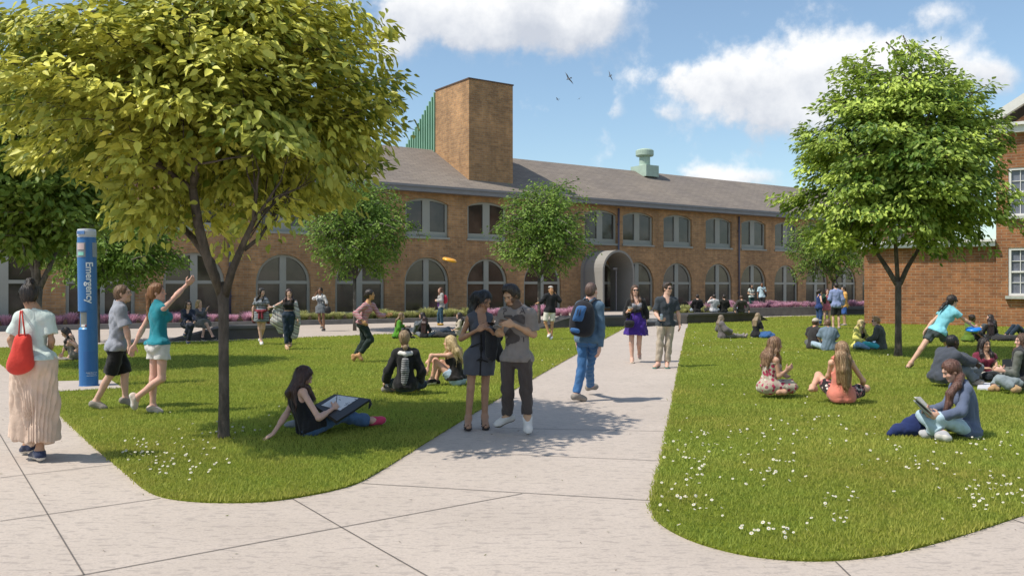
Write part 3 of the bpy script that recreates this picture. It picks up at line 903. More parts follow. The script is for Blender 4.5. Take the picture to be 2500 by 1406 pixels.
def steps():
    a, b = gp(1590, 797), gp(1676, 795); d = unit(b - a); n = np.array([-d[1], d[0], 0]); L = np.linalg.norm(b - a)
    r = empty('stone_steps', (a[0], a[1], 0), math.atan2(d[1], d[0])); tag(r, 'short flight of pale stone steps at the far end of the main path', 'steps')
    for i in range(3):
        mb = MB(); mb.box((L / 2, .35 + .36 * i + .2, .06 + .08 * i), (L, .40, .12)); mb.build('step', M_STEP, r)
    mb = MB(); mb.box((L / 2, 1.1, .05), (L - .05, 1.6, .2)); mb.build('plinth', M_DARKSTONE, r)
steps()
mb = MB(); t_ = [gp(1335, 797)[:2] + WB * 1.1, gp(1676, 791)[:2] + WB * 1.3, gp(1890, 780)[:2] + WB * 1.1, gp(2000, 777)[:2] + WB * 9]
t_ = [tuple(p) for p in t_] + [tuple(WA + WU * (wall_s(2000)) - WB * .02), tuple(WA + WU * (wall_s(1300)) - WB * .02)]
mb.prism(t_, 0, TZ); o = mb.build('terrace', M_CONC); o['kind'] = 'structure'; recalc(o)

# pink and pale ornamental grass tufts, each its own plant
def tuft_mesh(name, seed, hgt, lo, hi, plume):
    r = np.random.default_rng(seed); V = []; T = []
    for i in range(330):
        a = r.uniform(0, 6.283); ln = hgt * r.uniform(.55, 1.1); sp = r.uniform(.05, .75) * ln * .75; b0 = r.uniform(0, .12)
        base = np.array([math.cos(a) * b0, math.sin(a) * b0, 0]); dirr = np.array([math.cos(a), math.sin(a), 0])
        pts = [base + dirr * sp * t * t + np.array([0, 0, ln * (t - .22 * t * t)]) for t in (0, .5, .85, 1.0)]
        sd = np.array([-math.sin(a + r.uniform(-1, 1)), math.cos(a + r.uniform(-1, 1)), 0]); w = .0062 * (plume if r.random() < .6 else .6)
        ws = (.005, w, w * .9, .001)
        for k in range(3):
            V += [pts[k] - sd * ws[k], pts[k] + sd * ws[k], pts[k + 1] + sd * ws[k + 1], pts[k + 1] - sd * ws[k + 1]]
            f0, f1 = (.0, .45, .8, 1.0)[k], (.0, .45, .8, 1.0)[k + 1]; q = r.uniform(-.2, .2)
            T += [f0 + q, f0 + q, f1 + q, f1 + q]
    V = np.array(V); T = np.clip(np.array(T), 0, 1)
    return V, np.arange(len(V)).reshape(-1, 4), np.repeat(T[:, None], 3, 1)
M_PINK = mat_leafy('pink grass', (.24, .13, .14), (.78, .46, .60), .3, .7, .1)
M_PALE = mat_leafy('pale yellow grass', (.10, .13, .03), (.55, .56, .24), .3, .7, .1)
protos = {}
for kind, m in (('pink', M_PINK), ('pale', M_PALE)):
    protos[kind] = [tuft_mesh(kind, 20 + i, .52 if kind == 'pink' else .50, 0, 0, 1.3) for i in range(4)]
_tm = {}
def tuft(kind, p, sc, k):
    key = (kind, k)
    nm = 'pink_grass_tuft' if kind == 'pink' else 'pale_grass_tuft'
    if key not in _tm:
        V, Fc, T = protos[kind][k]
        o = mesh_np(nm, V, Fc, M_PINK if kind == 'pink' else M_PALE, cols=T); _tm[key] = o
    else:
        o = _tm[key].copy(); COL.objects.link(o)
    o.location = p; o.rotation_euler = (0, 0, random.uniform(0, 6.28)); o.scale = (sc, sc, sc * random.uniform(.85, 1.15))
    return o
def plant_row(front, dz, fpink, labp, laby, gp1, gp2, step=.5, rows=(.25, .75, 1.3)):
    front = [np.array(p[:2]) for p in front]
    for a, b in zip(front, front[1:]):
        L = np.linalg.norm(b - a); d = (b - a) / L; n = np.array([-d[1], d[0]])
        for ri, off in enumerate(rows):
            x = random.uniform(0, step)
            while x < L:
                p = a + d * x + n * (off + random.uniform(-.12, .12))
                px = CX + p[0] / p[1] * F
                if -40 < px < 2130:
                    pink = fpink(px + random.uniform(-14, 14))
                    o = tuft('pink' if pink else 'pale', (p[0], p[1], dz), random.uniform(.75, 1.15), random.randrange(4))
                    tag(o, labp if pink else laby, 'ornamental grass', gp1 if pink else gp2)
                x += step * random.uniform(.8, 1.25)
plant_row(cl, .14, lambda px: px < 610 or 1185 < px < 1245 or 1295 < px, 'pink plumed grass tuft in the long bed under the hall windows', 'pale yellow green grass tuft in the long bed under the hall windows', 'pink tufts in the long bed', 'pale tufts in the long bed', .50, (.25, .8))
plant_row(CR, .36, lambda px: True, 'pink plumed grass tuft in the raised dark bed near the annex', '', 'pink tufts in the raised bed', '', .55, (.2, .7))
TR = [np.array([*gp(1400, 772, TZ)[:2], 0]), np.array([*gp(1425, 771, TZ)[:2], 0])]
pr = [np.array([*gp(px, 768, TZ)[:2], 0]) for px in (1545, 1600, 1700, 1800)]
plant_row(pr, TZ, lambda px: False, '', 'pale yellow grass tuft on the terrace behind the seated row', '', 'pale tufts on the terrace', .42, (.3, .75))
pr = [np.array([*gp(px, 772, TZ)[:2], 0]) for px in (1300, 1412)]
plant_row(pr, TZ, lambda px: True, 'pink plumed grass tuft on the terrace behind the man in white shorts', '', 'pink tufts by the entrance', '', .42, (.3, .75))

# ---------------------------------------------------------------- brick annex on the right
def annex():
    A = np.array([*gp(2110, 790)[:2]]); Bp = np.array([*gp(2432, 797)[:2]]); d = unit(np.append(Bp - A, 0))[:2]; L = np.linalg.norm(Bp - A)
    n = np.array([-d[1], d[0]])
    r = empty('brick_annex', (A[0], A[1], 0), math.atan2(d[1], d[0])); tag(r, 'orange brick building with white sash windows and a low wing behind the tree', 'building')
    M_WHITE = mat_plain('white painted trim', (.66, .65, .62), .5, var=.05, bmp=.04)
    Ya = A[1]; zl = H0 + (HY - 608) / F * Ya
    m = MB(); m.prism([(0, 0), (L - .004, 0), (L - .004, 9), (0, 9)], -.2, zl, bottom=False); m.build('low_wing_wall', M_BRICK2, r)
    m = MB(); m.box((L / 2 - .05, 4.4, zl + .09), (L + .15 - .1, 9.5, .18)); m.box((L / 2 - .05, 4.4, zl + .23), (L + .05, 9.7, .10)); m.build('low_wing_cornice', M_WHITE, r)
    Y2 = Bp[1]; z2 = lambda py: H0 + (HY - py) / F * Y2
    ze = z2(330); X1 = L + 9.0
    def lx(px):   # local x of the photo column on the annex front
        k = (px - CX) / F; return (k * A[1] - A[0]) / (d[0] - k * d[1])
    wx = lx(2462); ww = 1.15
    hl = []
    wins = []
    for c in (wx + ww / 2, wx + ww / 2 + 2.6, wx + ww / 2 + 5.2):
        for zb, zt in ((z2(722), z2(606)), (z2(530), z2(413))):
            wins.append((c, zb, zt)); hl.append([(c - ww / 2, zb), (c - ww / 2, zt), (c + ww / 2, zt), (c + ww / 2, zb)])
    y0 = -.10
    m = MB()
    m.prism([(L, -.2), (X1, -.2), (X1, ze), (L, ze)], y0, y0 + .25, hl, xf=lambda x, y, z: (x, z, y))
    m.box((L + .15, 5, ze / 2 - .1), (.3, 9.69, ze + .2)); m.box((X1 - .15, 5, ze / 2 - .1), (.3, 9.69, ze + .2))
    gx = (L + X1) / 2; gz = ze + .45; rise = 3.0
    m.prism([(L + .1, gz - .4), (X1 - .1, gz - .4), (gx, gz + rise - .2)], y0 + .05, y0 + .3, xf=lambda x, y, z: (x, z, y))
    w = m.build('main_wall', M_BRICK2, r); recalc(w)
    m = MB(); m.box((gx, y0 - .06, ze + .14), (X1 - L + .5, .40, .28)); m.box((gx, y0 - .10, ze + .33), (X1 - L + .8, .60, .12)); m.build('cornice', M_WHITE, r)
    m = MB()
    for sg in (-1, 1):
        a = Vector((gx + sg * ((X1 - L) / 2 + .35), y0 - .08, gz + .02)); b = Vector((gx, y0 - .08, gz + rise + .1)); mid = (a + b) / 2; ang = math.atan2((b - a).z, (b - a).x)
        m.box(mid, ((b - a).length + .1, .44, .34), M=Matrix.Rotation(-ang, 3, 'Y'))
    m.build('raking_cornice', M_WHITE, r)
    vs = []; 
    for y in (y0 + .32, 9.9):
        vs += [(L - .3, y, gz - .12), (gx, y, gz + rise + .05), (X1 + .3, y, gz - .12)]
    mesh_np('roof', vs, [(0, 1, 4, 3), (1, 2, 5, 4)], M_ROOF, r)
    gm = mat_plain('pale curtained glass', (.15, .16, .20), .12, var=.35, nscale=3, bmp=.02)
    for c, zb, zt in wins:
        hgt = zt - zb; f = MB(); t = .10
        y = y0 + .09
        f.box((c - ww / 2 + t / 2, y, (zb + zt) / 2), (t, .12, hgt)); f.box((c + ww / 2 - t / 2, y, (zb + zt) / 2), (t, .12, hgt))
        f.box((c, y, zt - t / 2), (ww - 2 * t, .12, t)); f.box((c, y, zb + t / 2), (ww - 2 * t, .12, t)); f.box((c, y + .004, (zb + zt) / 2), (ww - 2 * t, .10, .07))
        win = f.build('window', M_WHITE, r)
        g = MB(); g.box((c, y + .05, (zb + zt) / 2), (ww - .1, .01, hgt - .1)); g.build('pane', gm, win)
        u = MB()
        for i in (1, 2): u.box((c - ww / 2 + t + (ww - 2 * t) * i / 3, y + .022, (zb + zt) / 2), (.028, .04, hgt - 2 * t))
        for q in (.25, .75): u.box((c, y + .018, zb + t + (hgt - 2 * t) * q), (ww - 2 * t, .04, .028))
        u.build('muntins', M_WHITE, win)
        s = MB(); s.box((c, y0 - .07, zb - .06), (ww + .22, .26, .115)); s.build('sill', mat_plain('grey stone sill', (.40, .41, .37), .8), win)
        if zb < 2: pass
annex()

def litter():
    rng = np.random.default_rng(5); mb = MB()
    for _ in range(70):
        px, py = rng.uniform(0, 2500), 800 + 600 * rng.random() ** .6
        p = gp(px, py); q = np.array([[p[0], p[1]]])
        if inside(LEFT_POLY, q)[0] or inside(RIGHT_POLY, q)[0] or p[1] > 30: continue
        a = rng.uniform(0, 6.28); r = rng.uniform(.006, .020); w = r * rng.uniform(.15, .5); d = np.array([math.cos(a), math.sin(a), 0]); n = np.array([-d[1], d[0], 0])
        mb.m = int(rng.random() < .4)
        mb._add([p - d * r + [0, 0, .006], p - n * w + [0, 0, .004], p + d * r + [0, 0, .010], p + n * w + [0, 0, .008]], [(0, 1, 2, 3)])
    o = mb.build('leaf_litter', [mat_plain('dry leaf bits', (.10, .075, .04), .9), mat_plain('green leaf bits', (.12, .14, .03), .9)])
    tag(o, 'scattered dry leaf scraps and clippings lying on the pale paving', 'leaf litter', kind='stuff')
litter()
# ---------------------------------------------------------------- trees
LEAF = np.array([(0, 0), (.20, .18), (.25, .42), (.13, .74), (0, 1.0), (-.13, .74), (-.25, .42), (-.20, .18)])   # x across, y along
def leaf_cloud(P, Ax, Nn, size, seed, fold=.25):
    """one folded eight point leaf for every point: P foot, Ax along, Nn face direction"""
    rng = np.random.default_rng(seed); n = len(P)
    Ax = Ax / np.linalg.norm(Ax, axis=1)[:, None]
    X = np.cross(Ax, Nn); X /= np.linalg.norm(X, axis=1)[:, None] + 1e-9
    Nn = np.cross(X, Ax)
    sz = size * rng.uniform(.65, 1.25, n)
    V = np.zeros((n, 8, 3), dtype=np.float32)
    bend = rng.uniform(.05, .35, n)
    for k, (x, y) in enumerate(LEAF):
        lift = abs(x) * fold - bend * y * y * .5
        V[:, k] = P + (Ax * y + X * x + Nn * np.reshape(lift, (-1, 1))) * sz[:, None]
    b = np.arange(n)[:, None] * 8
    Fq = np.concatenate([b + np.array([[0, 1, 2, 3]]), b + np.array([[0, 3, 4, 4]])[:, :4], b + np.array([[0, 4, 5, 5]])[:, :4], b + np.array([[0, 5, 6, 7]])])
    q = np.concatenate([b + np.array([[0, 1, 2, 3]]), b + np.array([[0, 5, 6, 7]])])
    t = np.concatenate([b + np.array([[0, 3, 4]]), b + np.array([[0, 4, 5]])])
    tri = np.concatenate([q[:, [0, 1, 2]], q[:, [0, 2, 3]], t])
    return V.reshape(-1, 3), tri

def spray_crown(center, radii, nspray, per, size, seed, shape=None, flat=.25, gap=.32, out_bias=.6, up_bias=.6, spray_len=.8, shell=.55, jit=.05):
    """twig sprays spread through an uneven crown; returns leaf verts, tris, tint and twig segments"""
    rng = np.random.default_rng(seed)
    c = np.array(center); R = np.array(radii)
    ph = rng.uniform(0, 6.283, 12)
    P = []; A = []; Nn = []; T = []; tw = []
    k = 0
    while k < nspray:
        d = rng.normal(size=3); d /= np.linalg.norm(d)
        lump = 1 + .18 * math.sin(3 * d[0] * 2 + ph[0] + 2 * d[2]) * math.sin(4 * d[1] + ph[1]) + .14 * math.sin(7 * d[2] + ph[2] + 4 * d[0])
        q = rng.uniform(shell ** 3, 1) ** (1 / 3)
        if rng.random() < .22: q *= rng.uniform(.35, .9)
        p = d * q * lump
        if shape is not None and not shape(p): continue
        g = math.sin(5.1 * p[0] + ph[3] + 2 * math.sin(3 * p[2])) * math.sin(4.3 * p[1] + ph[4]) * math.sin(5.7 * p[2] + ph[5])
        if g > gap and rng.random() < .85: continue
        k += 1
        w = c + p * R
        od = d * np.array([1, 1, .35]) + rng.normal(size=3) * .3; od[2] -= .15
        od /= np.linalg.norm(od)
        L = spray_len * rng.uniform(.6, 1.2)
        tone = np.clip(.5 + rng.normal(0, .27), 0, 1)
        tw.append((w - od * L * .6, w + od * L * .5))
        m = int(per * rng.uniform(.7, 1.3))
        t = rng.uniform(-.5, .5, m); side = rng.choice([-1, 1], m)
        sd = np.cross(od, [0, 0, 1.0]); sd /= np.linalg.norm(sd) + 1e-9; upv = np.cross(sd, od)
        spread = rng.uniform(0, 1, m) * (.75 - np.abs(t)) * L * .75
        pos = w + od * (t * L)[:, None] + sd * (side * spread)[:, None] + upv * (rng.normal(0, flat, m) * L * .5)[:, None] + rng.normal(0, jit, (m, 3))
        ax = od * rng.uniform(.3, 1.1, m)[:, None] + sd * (side * rng.uniform(.2, 1.0, m))[:, None] + rng.normal(0, .25, (m, 3)) - np.array([0, 0, .35])
        nn = d * out_bias + np.array([0, 0, up_bias]) + rng.normal(0, .5, (m, 3))
        P.append(pos); A.append(ax); Nn.append(nn); T.append(np.clip(tone + rng.normal(0, .14, m), 0, 1))
    P = np.concatenate(P); A = np.concatenate(A); Nn = np.concatenate(Nn); T = np.concatenate(T)
    V, tri = leaf_cloud(P, A, Nn, size, seed + 1)
    return V, tri, np.repeat(T, 8), tw

def bark(col, name):
    m, t, b = nt(name); v = coords(t, scale=(1, 1, .25))
    n = noise(t, v, 22, 5, .65); n2 = noise(t, coords(t), 3.5, 4)
    base = ramp(t, n, [(.3, sc_(col, .35)), (.52, col), (.72, sc_(col, 2.0))])
    base = mixc(t, .35, base, ramp(t, n2, [(.42, sc_(col, .6)), (.60, sc_(col, 2.3))]))
    t.links.new(base, b.inputs['Base Color']); b.inputs['Roughness'].default_value = .9
    bump(t, b, n, .9, .03); return m
M_BARK = bark((.085, .068, .056), 'dark bark'); M_BARKG = bark((.115, .10, .085), 'grey bark')

def branchy(mb, p, d, L, r, depth, rng, spread=.5, seg=4, up=.15):
    pts = [np.array(p, float)]; rad = [r]; dd = unit(d)
    for i in range(seg):
        dd = unit(dd + rng.normal(size=3) * .10 + np.array([0, 0, up * .3]))
        pts.append(pts[-1] + dd * L / seg); rad.append(r * (1 - .55 * (i + 1) / seg))
    mb.tube(pts, rad, 7 if r > .02 else 5, True)
    if depth > 0:
        for i in range(rng.integers(2, 4)):
            j = rng.integers(seg // 2, seg + 1)
            nd = unit(dd + rng.normal(size=3) * spread)
            branchy(mb, pts[j], nd, L * rng.uniform(.6, .8), rad[j] * .8, depth - 1, rng, spread, seg, up)

def trunk_path(pix, Y):
    return [at(x, y, Y) for x, y, w in pix], [w * .43 / F * Y for x, y, w in pix]

def add_tree(name, label, cat, base, trunk_px, limbs_px, Y, crown, leafmat, barkmat, group=None, seed=1, bpieces=None):
    r = empty(name, (base[0], base[1], 0)); tag(r, label, cat, group)
    off = np.array([base[0], base[1], 0]); rng = np.random.default_rng(seed)
    mb = MB(); p, w = trunk_path(trunk_px, Y); p[0][2] = -.03
    # flare and a slight irregular swell
    mb.tube([q - off for q in p], w, 14)
    mb.build('trunk', barkmat, r, True)
    V, tri, T, tw = crown
    for lp in limbs_px:
        mb = MB(); p, w = trunk_path(lp, Y)
        dz = lp_depth = rng.uniform(-.5, .5)
        for i in range(len(p)): p[i][1] += dz * i / max(len(p) - 1, 1)
        mb.tube([q - off for q in p], w, 10)
        for _ in range(4): branchy(mb, p[-1] - off, unit(p[-1] - p[-2]) + rng.normal(size=3) * .35, np.linalg.norm(p[-1] - p[0]) * .35 + .2, w[-1] * .85, 2, rng, .55)
        mb.build('limb', barkmat, r, True)
    tb = MB()
    for a, b in tw[::2]: tb.tube([a - off, (a + b) / 2 - off + np.array([0, 0, .02]), b - off], [.012 * Y / 14, .008 * Y / 14, .003], 4, False)
    tb.build('twigs', barkmat, r)['kind'] = 'stuff'
    mesh_np('crown', V - off, tri, leafmat, r, smooth=False, cols=np.repeat(T[:, None], 3, 1))
    return r

M_LEAF_Y = mat_leafy('yellow green leaf', (.075, .125, .012), (.80, .77, .15), .20, .5, .3)
M_LEAF_G = mat_leafy('bright green leaf', (.055, .125, .014), (.52, .64, .12), .20, .5, .3)
M_LEAF_D = mat_leafy('small dark green leaf', (.065, .14, .022), (.26, .38, .07), .3, .55, .25)
M_LEAF_L = mat_leafy('mid green leaf', (.06, .125, .014), (.25, .33, .055), .3, .5, .3)

# big tree at the left of the near lawn
Y1 = gdepth(1072); c = at(505, 225, Y1 + .1)
def shp_wide(p): return p[2] > -.86 + .30 * abs(p[0]) * 0
cr = spray_crown(c, (2.02, 1.7, 1.52), 490, 78, .122, 5, shape=lambda p: p[0] < .90 and -.92 < p[2] < .80 - .25 * max(p[0], 0) and not (p[2] < -.45 and p[0] > .62) and not (p[2] < -.62 and p[0] < -.30), flat=.085, gap=.10, out_bias=.55, up_bias=1.0, spray_len=.85, shell=.5)
# crown above the frame is cut back to shift its shade; some pieces stay
add_tree('broadleaf_tree', 'big yellow green broadleaf tree on the near lawn with dark forked trunk', 'tree', gp(547, 1072),
         [(547, 1080, 42), (546, 1058, 33), (547, 980, 29), (546, 850, 28), (546, 760, 29), (545, 722, 32), (543, 702, 30), (541, 688, 14)],
         [[(541, 722, 23), (521, 645, 24), (508, 560, 27), (505, 470, 22)], [(538, 722, 22), (513, 640, 24), (470, 585, 20), (430, 545, 16)], [(548, 726, 24), (574, 660, 22), (612, 590, 17), (640, 545, 13)],
          [(596, 610, 13), (628, 580, 10), (645, 545, 8)]], Y1, cr, M_LEAF_Y, M_BARK, seed=3)
# tree on the right lawn
Y2 = gdepth(872); c = at(2195, 395, Y2)
def shp_r(p):
    return p[2] > -.80 and abs(p[0]) < 1.02 and (p[0] ** 2 + p[1] ** 2) ** .5 < (1.12 - .58 * max(0, p[2]) ** 1.2)
cr = spray_crown(c, (2.22, 2.1, 2.44), 740, 70, .135, 8, shape=shp_r, flat=.09, gap=.24, out_bias=.55, up_bias=1.0, spray_len=.9, shell=.55)
add_tree('broadleaf_tree', 'bright green round tree standing on the lawn before the brick annex', 'tree', gp(2193, 872),
         [(2193, 878, 27), (2193, 852, 20), (2193, 780, 17), (2193, 700, 17), (2193, 688, 20)],
         [[(2189, 694, 14), (2176, 660, 14), (2158, 622, 11), (2150, 580, 9)], [(2197, 694, 14), (2215, 655, 13), (2236, 622, 10), (2262, 580, 8)], [(2192, 690, 12), (2198, 600, 11), (2196, 450, 8)]], Y2, cr, M_LEAF_G, M_BARK, seed=4)
# tree at the far left edge
Y3 = 17.5; c = at(78, 420, Y3)
cr = spray_crown(c, (1.55, 1.5, 1.85), 800, 28, .16, 12, shape=lambda p: p[2] > -.88, flat=.2, gap=.36, out_bias=.75, up_bias=.7, spray_len=.8, shell=.5)
add_tree('broadleaf_tree', 'mid green leafy tree at the far left beside the blue call post', 'tree', at(88, 0, Y3) * np.array([1, 1, 0]),
         [(86, 900, 34), (86, 860, 28), (88, 760, 26), (92, 700, 28)], [[(90, 705, 20), (78, 660, 19), (50, 622, 15), (20, 590, 11)], [(96, 705, 18), (112, 650, 14), (122, 600, 11)], [(92, 702, 18), (84, 620, 14), (84, 520, 9)]], Y3, cr, M_LEAF_L, M_BARKG, seed=5)
# plaza trees with small leaves
def small_tree(px, py, crown_px, seed, label, n=560, dark=0):
    Y = gdepth(py); x0, x1, y0, y1 = crown_px
    c = at((x0 + x1) / 2, (y0 + y1) / 2, Y); R = ((x1 - x0) / 2 / F * Y, (x1 - x0) / 2 / F * Y, (y1 - y0) / 2 / F * Y)
    cr = spray_crown(c, R, n, 26, .125, seed, shape=lambda p: p[2] > -.93, flat=.35, gap=.42, out_bias=.5, up_bias=.5, spray_len=.62, shell=.45, jit=.08)
    zt = y1 - (y1 - y0) * .18
    mx = (x0 + x1) / 2
    add_tree('plaza_tree', label, 'tree', gp(px, py), [(px, py + 1, 11), (px, py - 30, 9.5), (px, (py + y1) / 2, 9), (px, y1 - 2, 9)],
             [[(px, y1, 8), (mx, zt, 7), (mx, (y0 + y1) / 2, 5)], [(px - 1, y1 - 4, 6), (px - 26, zt - 8, 5), (px - 45, zt - 50, 3)], [(px + 1, y1 - 4, 6), (px + 26, zt - 4, 5), (px + 48, zt - 46, 3)]], Y, cr, M_LEAF_D, M_BARKG, 'small plaza trees', seed)
small_tree(866, 807, (748, 1000, 432, 684), 21, 'small round plaza tree beside the striped running woman')
small_tree(1316, 797, (1216, 1440, 442, 682), 22, 'small round plaza tree behind the man in grey t-shirt')
small_tree(240, 836, (128, 420, 505, 700), 23, 'small dark plaza tree behind the blue call post')
small_tree(2035, 770, (1925, 2112, 520, 690), 24, 'small dark plaza tree behind the four standing people', 420)
# ---------------------------------------------------------------- emergency call post
def call_post():
    b = gp(217, 944); Y = b[1]; k = Y / F
    r = empty('call_post', b); tag(r, 'tall blue emergency call post with white lettering on the paved pad', 'call post')
    r.rotation_euler = (0, math.radians(-.85), 0)
    R = 21.5 * k
    M_BLUE = mat_plain('blue enamel', (.022, .135, .36), .32, var=.04, bmp=.01)
    M_BLUE2 = mat_plain('light blue enamel', (.05, .25, .50), .35, var=.04, bmp=.01)
    M_GREY = mat_plain('pale beacon plastic', (.48, .50, .53), .35, var=.04, bmp=.01)
    M_STEEL = mat_plain('brushed steel', (.20, .21, .20), .35, .6, .05, bmp=.02)
    z = lambda py: (944 - py) * k
    m = MB(); m.lathe([(R * 1.06, 0), (R * 1.06, .03), (R, .035), (R, z(803))], n=40); m.m = 0
    m.build('lower_shaft', M_BLUE, r, False)
    # recess level: slimmer core, open towards the viewer's left
    m = MB(); m.lathe([(R * .80, z(803)), (R * .80, z(759))], n=40); m.build('recess_core', M_BLUE, r)
    m = MB()
    ang = [math.radians(a) for a in range(-70, 101, 10)]
    po = [(R * math.cos(a), R * math.sin(a)) for a in ang] + [(R * .78 * math.cos(a), R * .78 * math.sin(a)) for a in ang[::-1]]
    m.prism(po, z(803) + .001, z(759) - .001); m.build('recess_surround', M_BLUE, r)
    m = MB(); m.lathe([(R * .985, z(803) + .001), (R * .82, z(803) + .035)], n=40); m.build('ledge', M_BLUE2, r)
    m = MB(); m.lathe([(R, z(759)), (R, z(590)), (R * .985, z(588)), (R * .985, z(580))], n=40); m.build('upper_shaft', M_BLUE, r)
    m = MB(); m.lathe([(R * .95, z(580)), (R * .95, z(577)), (R * 1.0, z(576)), (R * 1.0, z(566)), (R * .93, z(560)), (R * .6, z(559))], n=40); bc = m.build('beacon', M_GREY, r)
    m = MB(); m.box((-.02, -R * .99, z(569)), (R * .8, .03, .055)); m.build('lamp', mat_plain('blue lamp', (.10, .22, .5), .15, bmp=0), bc)
    def curved(name, a0, a1, z0, z1, mm, rr, par=None, th=.006):
        A = [math.radians(a0 + (a1 - a0) * i / 12) for i in range(13)]
        po = [((rr + th) * math.cos(a), (rr + th) * math.sin(a)) for a in A] + [(rr * math.cos(a), rr * math.sin(a)) for a in A[::-1]]
        q = MB(); q.prism(po, z0, z1); return q.build(name, mm, par or r)
    # -90 degrees looks at the camera; smaller is the viewer's left
    w = curved('light_window', -168, -72, z(628), z(593), mat_plain('window surround', (.24, .27, .30), .3, bmp=0), R)
    curved('lens', -125, -78, z(610), z(595), mat_plain('pale lens', (.55, .42, .42), .2, var=.05, bmp=0), R + .006, w)
    curved('glow_strip', -118, -82, z(624), z(616), mat_plain('aqua lens', (.25, .62, .52), .2, bmp=0), R + .006, w)
    curved('light_window', -30, 30, z(628), z(593), mat_plain('window surround', (.24, .27, .30), .3, bmp=0), R)
    p = curved('call_panel', -125, -68, z(801), z(762), M_STEEL, R * .80)
    curved('call_button', -112, -78, z(797), z(791), mat_plain('white button plate', (.7, .7, .68), .4, bmp=0), R * .80 + .006, p)
    q = MB(); a = math.radians(-80); q.ball(((R * .83) * math.cos(a), (R * .83) * math.sin(a), z(794)), (.014, .014, .016)); q.build('red_button', mat_plain('red button', (.35, .01, .02), .3, bmp=0), p)
    d = curved('access_door', -92, -8, z(903), z(856), mat_plain('door blue', (.020, .115, .33), .32, var=.04, bmp=.01), R, th=.005)
    wm = mat_plain('white lettering', (.74, .76, .78), .5, var=.03, bmp=0)
    def wrap_text(txt, size, zc, a_c, vertical, name='lettering', bold=.0):
        cu = bpy.data.curves.new(name, 'FONT'); cu.body = txt; cu.size = size; cu.align_x = 'CENTER'; cu.align_y = 'CENTER'; cu.offset = bold; cu.resolution_u = 4
        o = bpy.data.objects.new('tmp', cu); COL.objects.link(o)
        dg = bpy.context.evaluated_depsgraph_get(); me = bpy.data.meshes.new_from_object(o.evaluated_get(dg)); bpy.data.objects.remove(o)
        bm = bmesh.new(); bm.from_mesh(me); bmesh.ops.triangulate(bm, faces=bm.faces)
        bmesh.ops.subdivide_edges(bm, edges=[e for e in bm.edges if e.calc_length() > .04], cuts=2)
        for v in bm.verts:
            x, y = v.co.x, v.co.y
            if vertical: h, s = zc - x, y          # reads downwards, letter tops to the right
            else: h, s = zc + y, x
            a = a_c + s / R; v.co = Vector(((R + .004) * math.cos(a), (R + .004) * math.sin(a), h))
        bm.to_mesh(me); bm.free(); me.materials.append(wm)
        q = bpy.data.objects.new(name, me); link(q, r)
    wrap_text('Emergency', .152, z(690), math.radians(-52), True, bold=.003)
    wrap_text('Code Blue Corp', .026, z(908), math.radians(-44), False)
    wrap_text('Holland, MI USA', .020, z(912), math.radians(-44), False)
    wrap_text('www.codeblue.com', .020, z(915.5), math.radians(-44), False)
call_post()

# ---------------------------------------------------------------- birds and flying disc
def bird(px, py, span, roll, yaw, label):
    Y = 60.0; c = at(px, py, Y); s = span / F * Y / 1.0
    bm_ = mat_plain('grey bird plumage', (.14, .16, .19), .8, var=.2, bmp=0)
    m = MB(); Rm = Matrix.Rotation(math.radians(yaw), 3, 'Z') @ Matrix.Rotation(math.radians(roll), 3, 'Y')
    def X(x, y, z): return Rm @ Vector((x * s, y * s, z * s))
    prof = [(-.26, .008), (-.20, .035), (-.05, .06), (.08, .055), (.15, .035), (.18, .04), (.22, .03), (.26, .006)]
    m.tube([X(0, y, 0) for y, q in prof], [q * s for y, q in prof], 8)
    for sg in (-1, 1):
        top = [X(0, .10, .03), X(sg * .22, .16, .13), X(sg * .52, -.02, .07), X(sg * .30, .0, .12), X(0, -.08, .03)]
        bot = [v - Rm @ Vector((0, 0, .012 * s)) for v in top]
        n = 5; f = [tuple(range(n)), tuple(range(2 * n - 1, n - 1, -1))] + [(i, n + i, n + (i + 1) % n, (i + 1) % n) for i in range(n)]
        m._add(top + bot, f)
    t = [X(-.02, -.22, 0), X(.02, -.22, 0), X(.07, -.40, 0), X(-.07, -.40, 0)]; b2 = [v - Rm @ Vector((0, 0, .01 * s)) for v in t]
    m._add(t + b2, [(0, 1, 2, 3), (7, 6, 5, 4), (0, 4, 5, 1), (1, 5, 6, 2), (2, 6, 7, 3), (3, 7, 4, 0)])
    o = m.build('bird', bm_, None, True, loc=c); tag(o, label, 'bird', 'birds in the sky'); return o
bird(1388, 193, 34, 48, 30, 'larger grey bird with slanting wings, the lower of the two larger birds')
bird(1489, 186, 26, 66, 20, 'grey bird banking steeply, alone and furthest from the brick tower')
bird(1361, 243, 14, 30, 60, 'tiny grey bird below the larger birds, closest to the brick tower')
bird(1414, 242, 13, -35, 10, 'tiny grey bird below the larger pair, on the side away from the tower')

def disc(c, rad, tilt, col, label):
    m = MB(); R_ = Matrix.Rotation(tilt[0], 3, 'X') @ Matrix.Rotation(tilt[1], 3, 'Y')
    pr = [(.001, .016), (.55, .016), (.80, .013), (.93, .004), (1.0, -.012), (.985, -.030), (.95, -.030), (.95, -.012), (.86, .0), (.001, .006)]
    q = MB(); q.lathe([(a * rad, b * rad / .135) for a, b in pr], n=40)
    m._add([Vector(c) + R_ @ Vector(v) for v in q.v], q.f)
    o = m.build('flying_disc', mat_plain(label.split()[0] + ' plastic', col, .3, var=.05, bmp=0), None, True); tag(o, label, 'frisbee'); return o
disc(at(1098, 633, 20.0), .17, (math.radians(8), math.radians(14)), (.80, .36, .02), 'orange flying disc in mid air before the hall wall')
